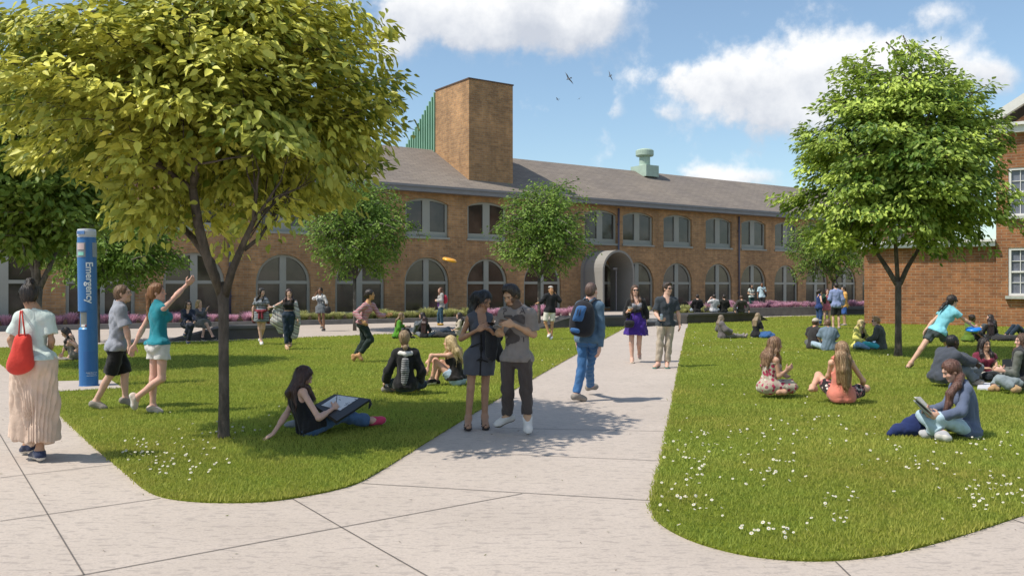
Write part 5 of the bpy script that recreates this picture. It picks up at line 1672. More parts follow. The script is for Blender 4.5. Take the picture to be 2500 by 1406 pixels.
def garment(g, J, s, sex, wt, h, root, base, w, seed):
    t = g['t']; off = g.get('off', .012); m = g['m']; nm = g['n']
    up, f, r, pel, nk = J['up'], J['f'], J['r'], J['pel'], J['nk']
    extra = [w(*q[:3]) for q in g.get('pts', ())]
    if t == 'blob':
        A = Field(np.min(extra, 0) - .3, np.max(extra, 0) + .3, h)
        for i in range(max(len(extra) - 1, 1)):
            q0, q1 = g['pts'][i], g['pts'][min(i + 1, len(extra) - 1)]
            fl = (unit(np.array(g['flat'][0])), g['flat'][1]) if 'flat' in g else None
            A.cap(extra[i], extra[min(i + 1, len(extra) - 1)], q0[3], q1[3], .04, flat=fl)
        A.ripple(g.get('amp', .006), 34, seed, g.get('str', (1, 1, .3)))
        return emit(nm, A, m, root, base)
    A = grid_for(J, h, extra)
    if t in ('top', 'dress'):
        hem = g.get('hem', -.06)
        T = A.like()
        bot = t == 'dress' or hem < .03
        torso(T, J, s, sex, off, wt, bottom=bot, arms_cap=g.get('sl', .5) > 0)
        if t == 'top':
            pf = J.get('pantsfield')
            if hem < .04 and pf is not None and pf.V.shape == T.V.shape:
                x, y, z = T.P((slice(None),) * 3)
                dist = np.sqrt((x - pel[0]) ** 2 + (y - pel[1]) ** 2 + (z - pel[2]) ** 2) - .195 * s
                Q = T.like(); Q.V = np.maximum(pf.V - .003, dist).astype(np.float32); T.union(Q, .02)
            T.ripple(g.get('amp', .0065), g.get('fq', 27), seed, (1, 1, .7))
            T.plane(pel + up * hem, -up)
        nk_ = g.get('neck', 'crew')
        if nk_ == 'spag':
            T.plane(nk - up * .115 * s + f * .03, unit(up + f * .15))
            S_ = A.like()
            for q in (-1, 1):
                a0 = nk - up * .16 * s + f * .10 * s + r * q * .075 * s; a1 = nk + up * .022 * s + r * q * .085 * s; a2 = nk - up * .17 * s - f * .115 * s + r * q * .07 * s
                S_.cap(a0, a1, .012, .012, .0); S_.cap(a1, a2, .012, .012, .0)
            T.union(S_, .005)
        elif nk_ == 'tank':
            for q in (-1, 1): T.cut_ell((J['Rs'] if q > 0 else J['Ls']) + r * q * .03 * s - up * .04 * s, [r, f, up], np.array([.065, .2, .125]) * s, .01)
            T.cut_ell(nk + f * .09 * s - up * .015 * s, [r, f, up], np.array([.075, .10, .10]) * s, .01)
            T.cut_ell(nk - f * .09 * s + up * .0 * s, [r, f, up], np.array([.075, .08, .08]) * s, .01)
        if g.get('sl', .5) > 0:
            S_ = A.like()
            for a in 'RL': arm(S_, J, a, s, off + g.get('slo', .004), g.get('sl', .5), sex=sex, loose=g.get('loose', .012 if g.get('sl', .5) < 1 else .004), wt=wt)
            if t == 'top': S_.ripple(g.get('amp', .0065) * .8, g.get('fq', 27), seed + 1, (1, 1, .7))
            T.union(S_, .035)
        A = T
        if t == 'dress': skirt(A, g, J, s, sex, wt, off)
        J['pantsfield'] = J.get('pantsfield')
        cw = {'crew': (.068, .03), 'v': (.07, .03), 'scoop': (.095, .03), 'high': (.05, .0), 'boat': (.115, .02)}.get(nk_)
        if cw:
            A.cut_ell(nk + up * .05 * s + f * .02 * s, [r, f, up], np.array([cw[0], .085, .10 if nk_ == 'boat' else .075]) * s, .01)
            if nk_ == 'v': A.cut_ell(nk - up * .01 * s + f * .11 * s, [r, f, up], np.array([g.get('vw', .045), .08, g.get('vd', .10)]) * s, .01)
            if nk_ == 'scoop': A.cut_ell(nk - up * .02 * s + f * .11 * s, [r, f, up], np.array([.08, .09, .10]) * s, .01)
        if g.get('open'):
            A.cut_ell(pel * .5 + nk * .5 + f * .16, [r, f, up], np.array([g['open'], .16, .60]), .01)
    elif t == 'pants':
        T = A.like()
        torso(T, J, s, sex, off, wt, top=False)
        T.plane(pel + up * min(g.get('waist', .10) * s, J.get('hemtop', 9)), up)
        S_ = A.like()
        for a in 'RL':
            leg(S_, J, a, s, off + g.get('lo', .0), wt, g.get('len', 2.0) * (.97 if g.get('len', 2) >= 1.9 else 1), loose=g.get('loose', .012), hem=g.get('hem', 0.0), sex=sex)
        T.union(S_, .03); A = T; J['pantsfield'] = A
    elif t == 'skirt':
        T = A.like(); torso(T, J, s, sex, off, wt, top=False); T.plane(pel + up * g.get('waist', .12) * s, up)
        A = T; skirt(A, g, J, s, sex, wt, off); J['pantsfield'] = A
    if t != 'top': A.ripple(g.get('amp', .0065), g.get('fq', 27), seed, g.get('str', (1, 1, .7)))
    cut = g.get('split')
    if cut:   # two cloths: (point fraction, axis name, material)
        pass
    return emit(nm, A, m, root, base)

def skirt(A, g, J, s, sex, wt, off):
    ln = g.get('len', 1.0); fl = g.get('flare', .03)
    S_ = A.like()
    for a in 'RL':
        leg(S_, J, a, s, off, wt, min(ln, 1.99), k=.10, loose=fl, hem=fl, sex=sex)
    if g.get('cone', True):
        e = []
        for a in 'RL':
            hp, kn, an = J[a + 'h'], J[a + 'k'], J[a + 'an']
            e.append(hp + (kn - hp) * ln if ln <= 1 else kn + (an - kn) * (ln - 1))
        c0 = pel_ = J['pel']; c1 = (e[0] + e[1]) / 2
        d = unit(c1 - c0); wd = np.linalg.norm(e[0] - e[1]) / 2
        R0 = .115 * s; R1 = (.06 + fl) * s
        ax = J['pr']; ax = unit(ax - d * (ax @ d))
        S_.cap(c0, c1 + d * .1, R0 + off, R1 + wd * .35 + off, .10, [(c1, d)], flat=(ax, 1.25 + wd * 1.2))
        if g.get('flatcut', True): S_.plane(c1, d)
    A.union(S_, .05)
    if g.get('pleat'):
        near = np.argwhere(np.abs(A.V) < 4 * A.h)
        P = near * A.h + A.lo; q = P - J['pel']; d = np.array([0, 0, -1.0])
        ang = np.arctan2(q @ J['pr'], q @ J['pf']); dep = np.clip(-(q[:, 2]) / .5, 0, 1)
        A.V[tuple(near.T)] += (g['pleat'] * dep * np.sin(ang * g.get('np', 17) + 2 * np.sin(ang * 3 + 1))).astype(np.float32)

def make_shoe(J, a, s, h, root, base, sh):
    an, te, fd, dn = foot_frame(J, a)
    A = Field(np.minimum(an, te) - .16, np.maximum(an, te) + .16, h)
    kind = sh.get('k', 'shoe')
    x = np.cross(fd, dn)
    if kind == 'shoe':
        foot(A, J, a, s, .006, [(an - dn * sh.get('high', .005), -dn)])
        mats = [sh['m'], sh.get('sole', mat_plain('white rubber', (.6, .58, .54), .6))]
        lowp = an + dn * .050 * s
        return emit('shoe', A, None, root, base, midx=lambda c: ((c - lowp) @ dn > 0).astype(int), mats=mats)
    heel = an + dn * .066 * s - fd * .035 * s; toe = te + dn * .022 * s - fd * .02
    A.cap(heel, toe, .030, .030, 0, flat=(x, 1.3)); 
    A.plane(heel - dn * .008, -dn); A.plane(heel + dn * .012, dn)
    T = A.like()
    nst = 5 if kind == 'strap' else 2
    for i in range(nst):
        q = .25 + .6 * i / max(nst - 1, 1)
        c = an + (te - an) * q + dn * .045 * (1 - q)
        sg = -1 if i % 2 else 1
        T.cap(c - x * .042 * s + dn * .02 + fd * .02 * sg, c + x * .042 * s + dn * .02 - fd * .02 * sg, .009, .009, 0)
        T.cap(c - x * .036 * s + dn * .005 + fd * .014 * sg, c - dn * (.032 - .012 * q) * s, .009, .009, 0)
        T.cap(c + x * .036 * s + dn * .005 - fd * .014 * sg, c - dn * (.032 - .012 * q) * s, .009, .009, 0)
    A.union(T, .0)
    return emit('sandal', A, sh['m'], root, base)
# ---------------------------------------------------------------- the people, left to right in groups
FAIR, PINK_, TAN, OLIVE, BROWN, DARK = (.60, .375, .285), (.66, .39, .31), (.42, .245, .155), (.47, .30, .20), (.235, .125, .075), (.050, .028, .020)
BLACK, NAVY, CHAR = (.012, .012, .013), (.018, .024, .045), (.030, .033, .038)
BLONDE = dict(hairc=(.36, .24, .11), hairc2=(.62, .47, .27)); DKHAIR = dict(hairc=(.020, .013, .010), hairc2=(.06, .04, .028)); BRNHAIR = dict(hairc=(.075, .038, .020), hairc2=(.17, .095, .05)); GING = dict(hairc=(.20, .085, .03), hairc2=(.36, .18, .07))
c_ = mat_cloth
def top(n, m, **k): return dict(t='top', n=n, m=m, **k)
def pants(n, m, **k): return dict(t='pants', n=n, m=m, **k)
def skirt_(n, m, **k): return dict(t='skirt', n=n, m=m, **k)
def dress(n, m, **k): return dict(t='dress', n=n, m=m, **k)
def blob(n, m, pts, **k): return dict(t='blob', n=n, m=m, pts=pts, **k)
DENIM = c_((.035, .075, .16), 'denim', (.12, .21, .36)); DENIM_L = c_((.28, .38, .47), 'denim', (.46, .56, .64)); DENIM_D = c_((.012, .022, .040), 'denim', (.03, .055, .085)); DENIM_B = c_((.030, .105, .27), 'denim', (.10, .24, .45))
SH_WHITE = dict(m=c_((.62, .60, .57))); SH_BLACK = dict(m=c_(BLACK)); SH_GREY = dict(m=c_((.27, .24, .21)), sole=c_((.33, .29, .25))); SH_NAVY = dict(m=c_((.025, .035, .075))); SH_PINK = dict(m=c_((.52, .05, .12))); SH_TAN = dict(m=c_((.42, .27, .14)), sole=c_((.42, .27, .14)))
PEOPLE = []
def P_(**k): PEOPLE.append(k)

P_(id='tote_woman', z=1, gy=1338, ht=1.71, sex='f', skin=TAN, **DKHAIR, hair='bun', yaw=-4, fyaw=-25, pitch=14, sw=.070, wt=.76,
   pel=(188, 775), nk=(190, 500), hd=(162, 410), hs=.87, lock=[(166, 336, .0)], bunr=1.15,
   Ra=[(286, 658), (274, 742, 1), (262, 782, 0)], La=[(58, 655), (80, 735, 1), (110, 762, 0)],
   Rl=[(232, 1015, .05), (220, 1275, 0), (182, 1292, 1)], Ll=[(152, 1005, .2), (158, 1235, .36), (118, 1262, .42)],
   wear=[top('t_shirt', c_((.55, .64, .60)), sl=.72, hem=.02, neck='boat', off=.016, loose=.018), skirt_('long_skirt', c_((.62, .47, .37), name='beige cotton'), len=1.74, flare=.022, pleat=.009, np=19, waist=.05, off=.008)],
   shoe=SH_NAVY, label='woman from behind in mint t-shirt and long beige skirt carrying a red tote')
P_(id='reading_girl', z=1, gy=770, ht=1.6, sex='f', skin=FAIR, **DKHAIR, hair='long', yaw=-115, fyaw=-120, pitch=35, len=.34,
   pel=(412, 748), nk=(382, 662), hd=(364, 622), La=[(425, 700), (402, 655), (386, 630)], Ra=[(360, 705), (346, 735), (338, 752)],
   Ll=[(438, 708), (392, 752), (370, 760)], Rl=[(395, 735), (432, 756), (452, 760)],
   wear=[top('top', c_((.22, .19, .16)), sl=0, neck='tank', hem=-.05), pants('shorts', c_((.20, .18, .16)), len=.5)], label='girl with long dark hair sitting over an open book behind the call post')
P_(id='grey_tee_man', z=1, gy=1042, ht=1.70, sex='m', skin=FAIR, hairc=(.15, .085, .045), hairc2=(.26, .16, .09), hair='short', yaw=62, fyaw=82, pitch=-6,
   pel=(648, 690), nk=(660, 462), hd=(682, 398), Ra=[(702, 600), (718, 682), (727, 728)], La=[(650, 600, 1), (690, 680, 0), (712, 712, 0)],
   Rl=[(612, 845), (528, 995), (592, 1030)], Ll=[(692, 840), (694, 975), (752, 1006)],
   wear=[top('t_shirt', c_((.245, .26, .31), 'heather', (.33, .35, .40)), sl=.78, hem=-.05, off=.02, loose=.028), pants('shorts', c_((.010, .010, .011)), len=.98, hem=.028, loose=.02)],
   shoe=SH_GREY, label='man in grey t-shirt and black shorts walking hand in hand past the call post')
P_(id='pointing_woman', z=1, gy=1072, ht=1.66, sex='f', skin=PINK_, **GING, hair='pony', yaw=42, fyaw=84, pitch=-4,
   pel=(880, 690), nk=(876, 470), hd=(873, 404), lock=[(838, 378, 0), (822, 410, 0), (824, 480, 0), (822, 545, 0)],
   Ra=[(978, 418, 1), (1034, 360, 1), (1054, 343, 0)], La=[(788, 606), (744, 694), (728, 732)], curlR=.75,
   Rl=[(895, 880), (754, 985), (750, 1052)], Ll=[(850, 880), (846, 1034), (902, 1064)],
   wear=[top('sleeveless_top', c_((.015, .215, .275)), sl=0, hem=.0, off=.013), pants('shorts', c_((.62, .60, .58)), len=.42, hem=.02, off=.014)],
   shoe=dict(m=c_((.55, .46, .40))), label='woman in teal sleeveless top and white shorts pointing up with raised arm')
P_(id='navy_sitter', z=2, gy=573, ht=1.68, sex='f', skin=FAIR, **DKHAIR, hair='bob', shades=1, yaw=165, fyaw=140, nosnap=1,
   pel=(112, 425, .35), nk=(117, 318, .35), hd=(118, 279, .33), Ra=[(80, 375, .3), (108, 405, .1), (128, 412, .02)], La=[(160, 372, .3), (168, 402, .1), (160, 415, .05)],
   Rl=[(130, 432, -.05), (100, 490, -.02), (88, 508, -.1)], Ll=[(143, 432, -.05), (118, 545, .0), (126, 570, -.1)],
   wear=[top('shirt', c_(NAVY), sl=1.95, hem=-.06, neck='v'), pants('jeans', c_((.022, .028, .045)), len=2)], shoe=dict(m=c_((.04, .05, .08))), label='dark haired woman in navy shirt and sunglasses sitting on the stone bench')
P_(id='blonde_sitter', z=2, gy=542, ht=1.66, sex='f', skin=FAIR, **BLONDE, hair='bob', yaw=150, fyaw=115, nosnap=1,
   pel=(212, 415, .3), nk=(203, 312, .3), hd=(198, 274, .28), Ra=[(232, 350, .1), (252, 318, .0), (260, 300, .0)], La=[(240, 372, .35), (272, 380, .15), (294, 373, .05)],
   Rl=[(240, 418, -.05), (222, 520, .0), (232, 538, -.1)], Ll=[(252, 420, -.05), (298, 514, -.02), (320, 530, -.1)],
   wear=[top('cardigan', c_((.10, .10, .115)), sl=1.7, hem=-.06, neck='v'), skirt_('skirt', c_((.09, .09, .085), 'heather', (.2, .2, .19)), len=.98, flare=.04, flatcut=False)], shoe=SH_BLACK, label='blonde woman in grey cardigan and skirt sitting on the stone bench')
P_(id='striped_dress', z=2, gy=577, ht=1.62, sex='f', skin=FAIR, **DKHAIR, hair='long', len=.26, yaw=188, fyaw=120, hat=dict(m=c_((.02, .02, .022)), low=.05),
   pel=(653, 346), nk=(650, 232), hd=(655, 190), Ra=[(594, 305), (589, 362), (588, 388)], La=[(712, 300), (704, 318, -1), (712, 297, 0)],
   Rl=[(640, 455), (652, 550), (655, 573, -1)], Ll=[(667, 455, .05), (646, 532, .28), (641, 543, .2)],
   wear=[dress('dress', c_((.055, .062, .078), 'stripe', (.30, .33, .36), 1.0), sl=.6, len=.52, flare=.05, neck='crew'),
         blob('tied_shirt', c_((.20, .025, .04)), [(612, 322, -.05, .03), (632, 330, -.16, .035), (668, 328, -.16, .035), (690, 322, -.05, .03)], amp=.006),
         blob('shirt_tails', c_((.13, .018, .03)), [(604, 330, .1, .04), (600, 400, .1, .06)], amp=.006), blob('shirt_tails', c_((.13, .018, .03)), [(694, 330, .1, .04), (706, 405, .1, .06)], amp=.006),
         blob('sleeves', c_((.20, .025, .04)), [(638, 330, -.17, .025), (634, 378, -.17, .03)]), blob('sleeves', c_((.20, .025, .04)), [(655, 332, -.17, .025), (660, 378, -.17, .03)])],
   shoe=SH_WHITE, label='laughing woman in striped dress with a maroon shirt tied round her waist')
P_(id='cardigan_woman', z=2, gy=614, ht=1.64, sex='f', skin=FAIR, hairc=(.045, .022, .015), hairc2=(.10, .05, .03), hair='long', len=.26, fringe=.012, yaw=182, fyaw=160, roll=8,
   pel=(851, 362), nk=(855, 240), hd=(854, 197), Ra=[(782, 275, -.02), (735, 298, -.02), (710, 295, -.02)], La=[(906, 328), (918, 382), (922, 412)],
   Rl=[(832, 460), (838, 580), (846, 608, -1)], Ll=[(871, 465, .05), (862, 560, .22), (862, 582, .1)],
   wear=[top('crop_top', c_(BLACK), sl=0, hem=.15, neck='crew'), pants('jeans', DENIM_D, len=1.9, loose=.004, waist=.13, off=.009),
         blob('cardigan', c_((.4, .4, .4), 'band'), [(892, 262, .06, .05), (902, 330, .08, .07), (902, 420, .12, .09), (890, 512, .12, .07)], amp=.010, flat=((1, 0, 0), 1.3)),
         blob('cardigan', c_((.4, .4, .4), 'band'), [(812, 268, .06, .04), (780, 330, .08, .09), (782, 400, .10, .13), (808, 470, .12, .07)], amp=.012, flat=((1, 0, 0), 1.5)),
         blob('cardigan', c_((.4, .4, .4), 'band'), [(900, 270, .0, .055), (912, 330, .0, .05), (915, 372, .0, .045)], amp=.005), blob('cardigan', c_((.4, .4, .4), 'band'), [(790, 278, .0, .05), (750, 296, .0, .045)], amp=.005)],
   shoe=SH_TAN, label='laughing woman in black crop top, jeans and long striped open cardigan')
P_(id='shading_woman', z=2, gy=473, ht=1.6, sex='f', skin=BROWN, **DKHAIR, hair='bun', lock=[(1092, 163, .05)], yaw=200, fyaw=205,
   pel=(1088, 305), nk=(1088, 213), hd=(1083, 181), Ra=[(1034, 238), (1052, 198), (1068, 178)], La=[(1128, 262), (1119, 298), (1112, 314)],
   Rl=[(1078, 395), (1098, 440), (1086, 449, -1)], Ll=[(1106, 395), (1110, 457), (1096, 470, -1)],
   wear=[top('white_blouse', c_((.62, .62, .62)), sl=1.35, hem=.06), dress('pinafore', c_((.115, .13, .145)), sl=0, neck='tank', len=.40, flare=.04, off=.02)], shoe=SH_BLACK, label='woman in grey pinafore dress shading her eyes on the plaza')
P_(id='runner', z=2, gy=704, ht=1.60, sex='f', skin=(.52, .28, .13), **DKHAIR, hair='bun', lock=[(1414, 212, .0)], bunr=1.1, yaw=78, fyaw=84, pitch=-4,
   pel=(1392, 425), nk=(1428, 280), hd=(1447, 217), Rs=(1408, 296, -.12), Ls=(1468, 296, .12),
   Ra=[(1338, 352, -.2), (1392, 408, -.28), (1420, 436, -.28)], La=[(1515, 368), (1568, 368), (1600, 360)],
   Rl=[(1452, 542), (1366, 655), (1396, 693)], Ll=[(1402, 560), (1336, 668), (1330, 700)],
   wear=[top('striped_top', c_((.42, .07, .11), 'stripe', (.40, .37, .35), .72), sl=1.85, hem=-.02, neck='boat', loose=.006), pants('trousers', c_((.016, .028, .024)), len=1.85, loose=.012)], shoe=dict(m=c_((.52, .28, .13)), sole=c_((.5, .28, .12))), label='woman in pink striped top and dark trousers running on the lawn')
def seat(**k): P_(**k)
P_(id='green_girl', z=3, at=(205, 530), ht=1.62, pose='knees', mod=dict(Rk=(.12, .33, .30), Lk=(-.12, .3, .28), Re=(.24, .05, .36), Rw=(.2, .28, .2), Rf=(.2, .34, .12)), yaw=80, fyaw=85, sex='f', skin=FAIR, hairc=(.15, .09, .04), hairc2=(.3, .2, .1), hair='long', len=.3,
   wear=[top('green_top', c_((.075, .24, .015)), sl=1.3, hem=-.06), pants('trousers', c_(BLACK), len=1.95)], shoe=SH_BLACK, label='girl in bright green top sitting at the lawn edge, in front of the pale grasses')
P_(id='back_girl', z=3, at=(405, 526), ht=1.28, pose='cross', yaw=10, sex='f', skin=FAIR, hairc=(.035, .012, .010), hairc2=(.07, .028, .02), hair='back', len=.42,
   wear=[top('black_top', c_(BLACK), sl=1.9, hem=-.06), pants('jeans', c_((.12, .14, .16), 'denim', (.2, .23, .26)), len=1.95)], shoe=SH_GREY, label='girl in black from behind with long brown hair, beside the bright green top girl')
P_(id='grey_girl', z=3, at=(418, 506), ht=1.52, pose='knees', yaw=-70, fyaw=-85, sex='f', skin=FAIR, **DKHAIR, hair='long', len=.3,
   wear=[top('grey_top', c_((.10, .11, .12)), sl=1.9, hem=-.06), pants('jeans', c_((.12, .14, .16)), len=1.95)], shoe=SH_GREY, label='girl in grey facing the bright green top girl in the lawn edge group')
P_(id='recliner', z=3, at=(648, 512), ht=1.55, pose='out', yaw=-85, fyaw=-95, sex='f', skin=FAIR, **DKHAIR, hair='long', len=.28, mod=dict(Rk=(.12, .36, .28), Lk=(-.12, .38, .22)),
   wear=[top('cream_top', c_((.42, .36, .28)), sl=1.4, hem=-.06), pants('jeans', DENIM_D, len=1.95)], shoe=SH_BLACK, label='girl in cream top sitting with outstretched legs behind the grey dress woman')
P_(id='red_pack_girl', z=3, at=(530, 432), ht=1.58, pose='stand', yaw=-105, fyaw=-110, pitch=-8, sex='f', skin=FAIR, hairc=(.12, .055, .03), hairc2=(.22, .11, .06), hair='long', len=.36, mod=dict(Re=(.2, .0, 1.12), Rw=(.1, .22, 1.12), Rf=(0, .26, 1.12), Le=(-.2, 0, 1.12), Lw=(-.1, .22, 1.1), Lf=(0, .28, 1.1), Rt=(.14, .15, .03), Rk=(.1, .1, .49), Ran=(.12, .1, .08)),
   wear=[top('grey_hoodie', c_((.38, .37, .36)), sl=1.9, hem=-.12, off=.025), pants('jeans', c_((.02, .055, .085), 'denim'), len=1.95)], shoe=dict(m=c_((.5, .30, .03)), sole=c_((.2, .1, .03))), label='girl in grey hoodie and jeans standing with a red backpack')
P_(id='sketcher', z=2, gy=1238, ht=1.64, sex='f', skin=FAIR, hairc=(.045, .018, .015), hairc2=(.11, .055, .04), hair='long', len=.30, yaw=58, fyaw=72, pitch=26, bow=.05,
   pel=(1010, 1175), nk=(918, 905, .05), hd=(962, 812, .06), Ra=[(1072, 1112, -.28), (1178, 1040, .06), (1212, 1005, .17)], La=[(834, 1085, -.02), (738, 1226, -.30), (668, 1272, -.36)],
   Rl=[(1225, 1098, .24), (1455, 1132, .50), (1560, 1122, .52)], Ll=[(1265, 1090, .50), (1290, 1104, .74), (1330, 1106, .7)], curlL=.08, Ln=(0, 0, -1),
   
   wear=[top('tank_top', c_(BLACK), sl=0, neck='tank', hem=-.06), pants('jeans', DENIM, len=1.86, loose=.02)], shoe=SH_PINK, label='young woman in black tank top and pink shoes sketching on a board on the lawn')
P_(id='bun_back', z=3, gy=944, ht=1.66, sex='f', skin=FAIR, hairc=(.28, .19, .10), hairc2=(.48, .36, .22), hair='bun', lock=[(268, 592, -.13)], yaw=4, fyaw=-4, pitch=6,
   pel=(268, 878), nk=(270, 632), hd=(262, 552), La=[(142, 790, .0), (124, 862, .12), (105, 890, .2)], Ra=[(386, 790, 0), (376, 868, .2), (340, 890, .3)],
   Rl=[(392, 880, .35), (190, 915, .28), (95, 922, .18)], Ll=[(145, 880, .40), (300, 905, .45), (380, 910, .4)],
   wear=[top('black_sweater', c_(BLACK), sl=1.92, hem=-.08, off=.022, loose=.016, neck='boat'), blob('white_collar', c_((.64, .62, .60)), [(200, 652, .0, .020), (232, 634, -.07, .026), (270, 640, -.11, .030), (310, 634, -.07, .026), (346, 652, .0, .020)], amp=.002),
         blob('lace_back', c_((.30, .30, .305), 'stripe', (.07, .07, .075), .7), [(268, 690, -.128, .052), (266, 760, -.130, .050), (262, 850, -.118, .048)], flat=((1, 0, 0), 1.0), amp=.004), pants('jeans', DENIM_D, len=1.9)],
   shoe=SH_GREY, label='woman from behind in black sweater with white collar, blonde hair in low bun')
P_(id='blonde_knees', z=3, gy=877, ht=1.62, sex='f', skin=(.62, .36, .25), hairc=(.50, .36, .17), hairc2=(.72, .58, .34), hair='long', len=.26, yaw=-58, fyaw=-82, bow=.03,
   pel=(640, 822), nk=(620, 622), hd=(592, 562), La=[(458, 655), (434, 742), (424, 772)], Ra=[(505, 660, .15), (455, 682, .05), (438, 692, .0)],
   Ll=[(490, 692, -.02), (464, 832, -.02), (398, 862, -.02)], Rl=[(535, 702, .15), (492, 838, .15), (425, 862, .12)], lock=[(610, 560, -.06), (650, 620, -.13), (690, 690, -.12)], lockr=(.06, .02),
   wear=[top('camisole', c_((.016, .014, .013)), neck='spag', sl=0, hem=-.02), pants('denim_shorts', DENIM_L, len=.40, hem=.015)], shoe=SH_BLACK, label='blonde woman in black camisole hugging her knees on the lawn')
P_(id='grey_dress', z=3, gy=1184, ht=1.66, sex='f', skin=(.38, .215, .135), hairc=(.012, .013, .016), hairc2=(.045, .05, .055), hair='back', len=.34, lock=[(790, 215, -.02), (762, 280, .06), (752, 330, .10)], lockr=(.055, .03), yaw=152, fyaw=142, pitch=24, roll=-6, wt=.90, lips=(.75, .40, .38),
   pel=(812, 640), nk=(812, 322), hd=(842, 232), Ra=[(674, 508, .02), (795, 442, -.24), (850, 415, -.28)], La=[(932, 482, .02), (912, 470, -.24), (878, 428, -.28)],
   Rl=[(745, 872), (728, 1085), (726, 1162, -1)], Ll=[(850, 880), (848, 1072), (858, 1158, -1)], curlR=.7, curlL=.6,
   wear=[dress('grey_dress', c_((.075, .080, .098), name='slate dress'), sl=0, neck='v', vd=.17, vw=.085, len=.54, flare=.004, off=.009, amp=.003), blob('black_trim', c_(BLACK), [(822, 500, -.125, .012), (822, 600, -.118, .012), (818, 680, -.125, .012), (814, 795, -.12, .012)], amp=0),
         blob('black_trim', c_(BLACK), [(745, 590, -.085, .009), (816, 560, -.142, .009)], amp=0), blob('black_trim', c_(BLACK), [(708, 722, -.03, .009), (760, 695, -.13, .009), (816, 680, -.15, .009), (868, 698, -.10, .009)], amp=0)],
   shoe=dict(k='strap', m=c_((.03, .022, .02))), label='woman in slate grey dress looking at a phone beside the man in grey t-shirt')
P_(id='phone_man', z=3, gy=1226, ht=1.76, sex='m', skin=(.47, .285, .175), hairc=(.020, .013, .010), hairc2=(.055, .035, .025), hair='short', vol=.018, beard=.8, yaw=-157, fyaw=-140, pitch=24,
   pel=(1080, 658), nk=(1087, 298), hd=(1042, 204), Ra=[(948, 478, .10), (978, 488, -.14), (945, 440, -.2)], La=[(1206, 488, -.05), (1058, 415, -.24), (985, 402, -.28)],
   Rl=[(1012, 892, .05), (1018, 1082, .14), (918, 1150, .10)], Ll=[(1150, 895, .0), (1160, 1082, .02), (1166, 1208, -.12)], curlR=.7, curlL=.5,
   wear=[top('t_shirt', c_((.205, .182, .170), name='grey brown jersey'), sl=.80, hem=-.04, off=.014, loose=.024, fq=18), pants('trousers', c_((.055, .043, .040), 'denim', (.095, .078, .07)), len=1.95, loose=.008, off=.009, amp=.007)],
   shoe=dict(m=c_((.60, .58, .55)), sole=c_((.13, .12, .085))), label='bearded man in printed grey t-shirt pointing at a phone beside the slate dress')
P_(id='white_shorts_man', z=4, gy=806, ht=1.68, sex='m', skin=(.52, .28, .15), hairc=(.03, .02, .015), hair='buzz', hat=dict(m=c_((.42, .40, .37)), low=.07), yaw=168, fyaw=150,
   pel=(220, 556), nk=(231, 420), hd=(228, 381), Ra=[(152, 478), (128, 491), (116, 493)], La=[(302, 474), (274, 428), (267, 410)],
   Rl=[(180, 660), (214, 758), (205, 783, -1)], Ll=[(239, 665), (233, 779), (225, 803, -1)],
   wear=[top('black_sweater', c_((.010, .011, .014)), sl=1.95, hem=-.07, off=.022, loose=.014), pants('white_shorts', c_((.68, .64, .57)), len=.85, hem=.014, off=.012)], shoe=SH_WHITE, label='man in black sweater and white shorts dancing at the lawn edge')
P_(id='backpack_man', z=4, gy=1337, ht=1.76, sex='m', skin=PINK_, hairc=(.11, .065, .05), hairc2=(.18, .115, .09), hair='buzz', yaw=32, fyaw=40, wt=.92, sw=.088,
   pel=(552, 792), nk=(562, 474), hd=(578, 384), Ra=[(660, 692), (648, 866), (640, 908)], La=[(468, 690), (456, 800), (455, 848)],
   Rl=[(560, 1040, .35), (568, 1198, .78), (632, 1200, .88)], Ll=[(492, 1062), (446, 1272, .0), (536, 1310, .06)],
   wear=[top('blue_shirt', c_((.085, .145, .215)), sl=1.96, hem=-.06, off=.011, loose=.008), pants('jeans', DENIM_B, len=1.98, loose=.006, off=.008)], shoe=SH_GREY, label='man in blue shirt and jeans with a backpack walking away up the path')
P_(id='purple_skirt', z=4, gy=1002, ht=1.68, sex='f', skin=FAIR, **BRNHAIR, hair='long', len=.36, shades=1, yaw=180, fyaw=176, wt=1.05,
   pel=(962, 625), nk=(957, 455), hd=(951, 380), Ra=[(870, 580, .02), (884, 562, -.22), (902, 546, -.27)], La=[(1046, 568), (1046, 652), (1044, 698)], curlR=.9,
   Rl=[(920, 830), (925, 968), (924, 993, -1)], Ll=[(985, 840, .05), (988, 926, .28), (990, 960, .16)],
   wear=[top('grey_top', c_((.27, .27, .30)), sl=0, hem=.04, neck='scoop'), skirt_('purple_skirt', c_((.050, .020, .21)), len=.62, flare=.085, pleat=.010, np=13, waist=.17), top('black_cardigan', c_(BLACK), sl=1.7, hem=.0, open=.105, off=.022),
         blob('black_belt', c_(BLACK), [(916, 556, -.08, .030), (960, 558, -.13, .034), (1004, 556, -.08, .030)], amp=.001)],
   shoe=dict(k='sandal', m=c_((.60, .52, .42))), label='woman in purple skirt and sunglasses walking with a plastic cup')
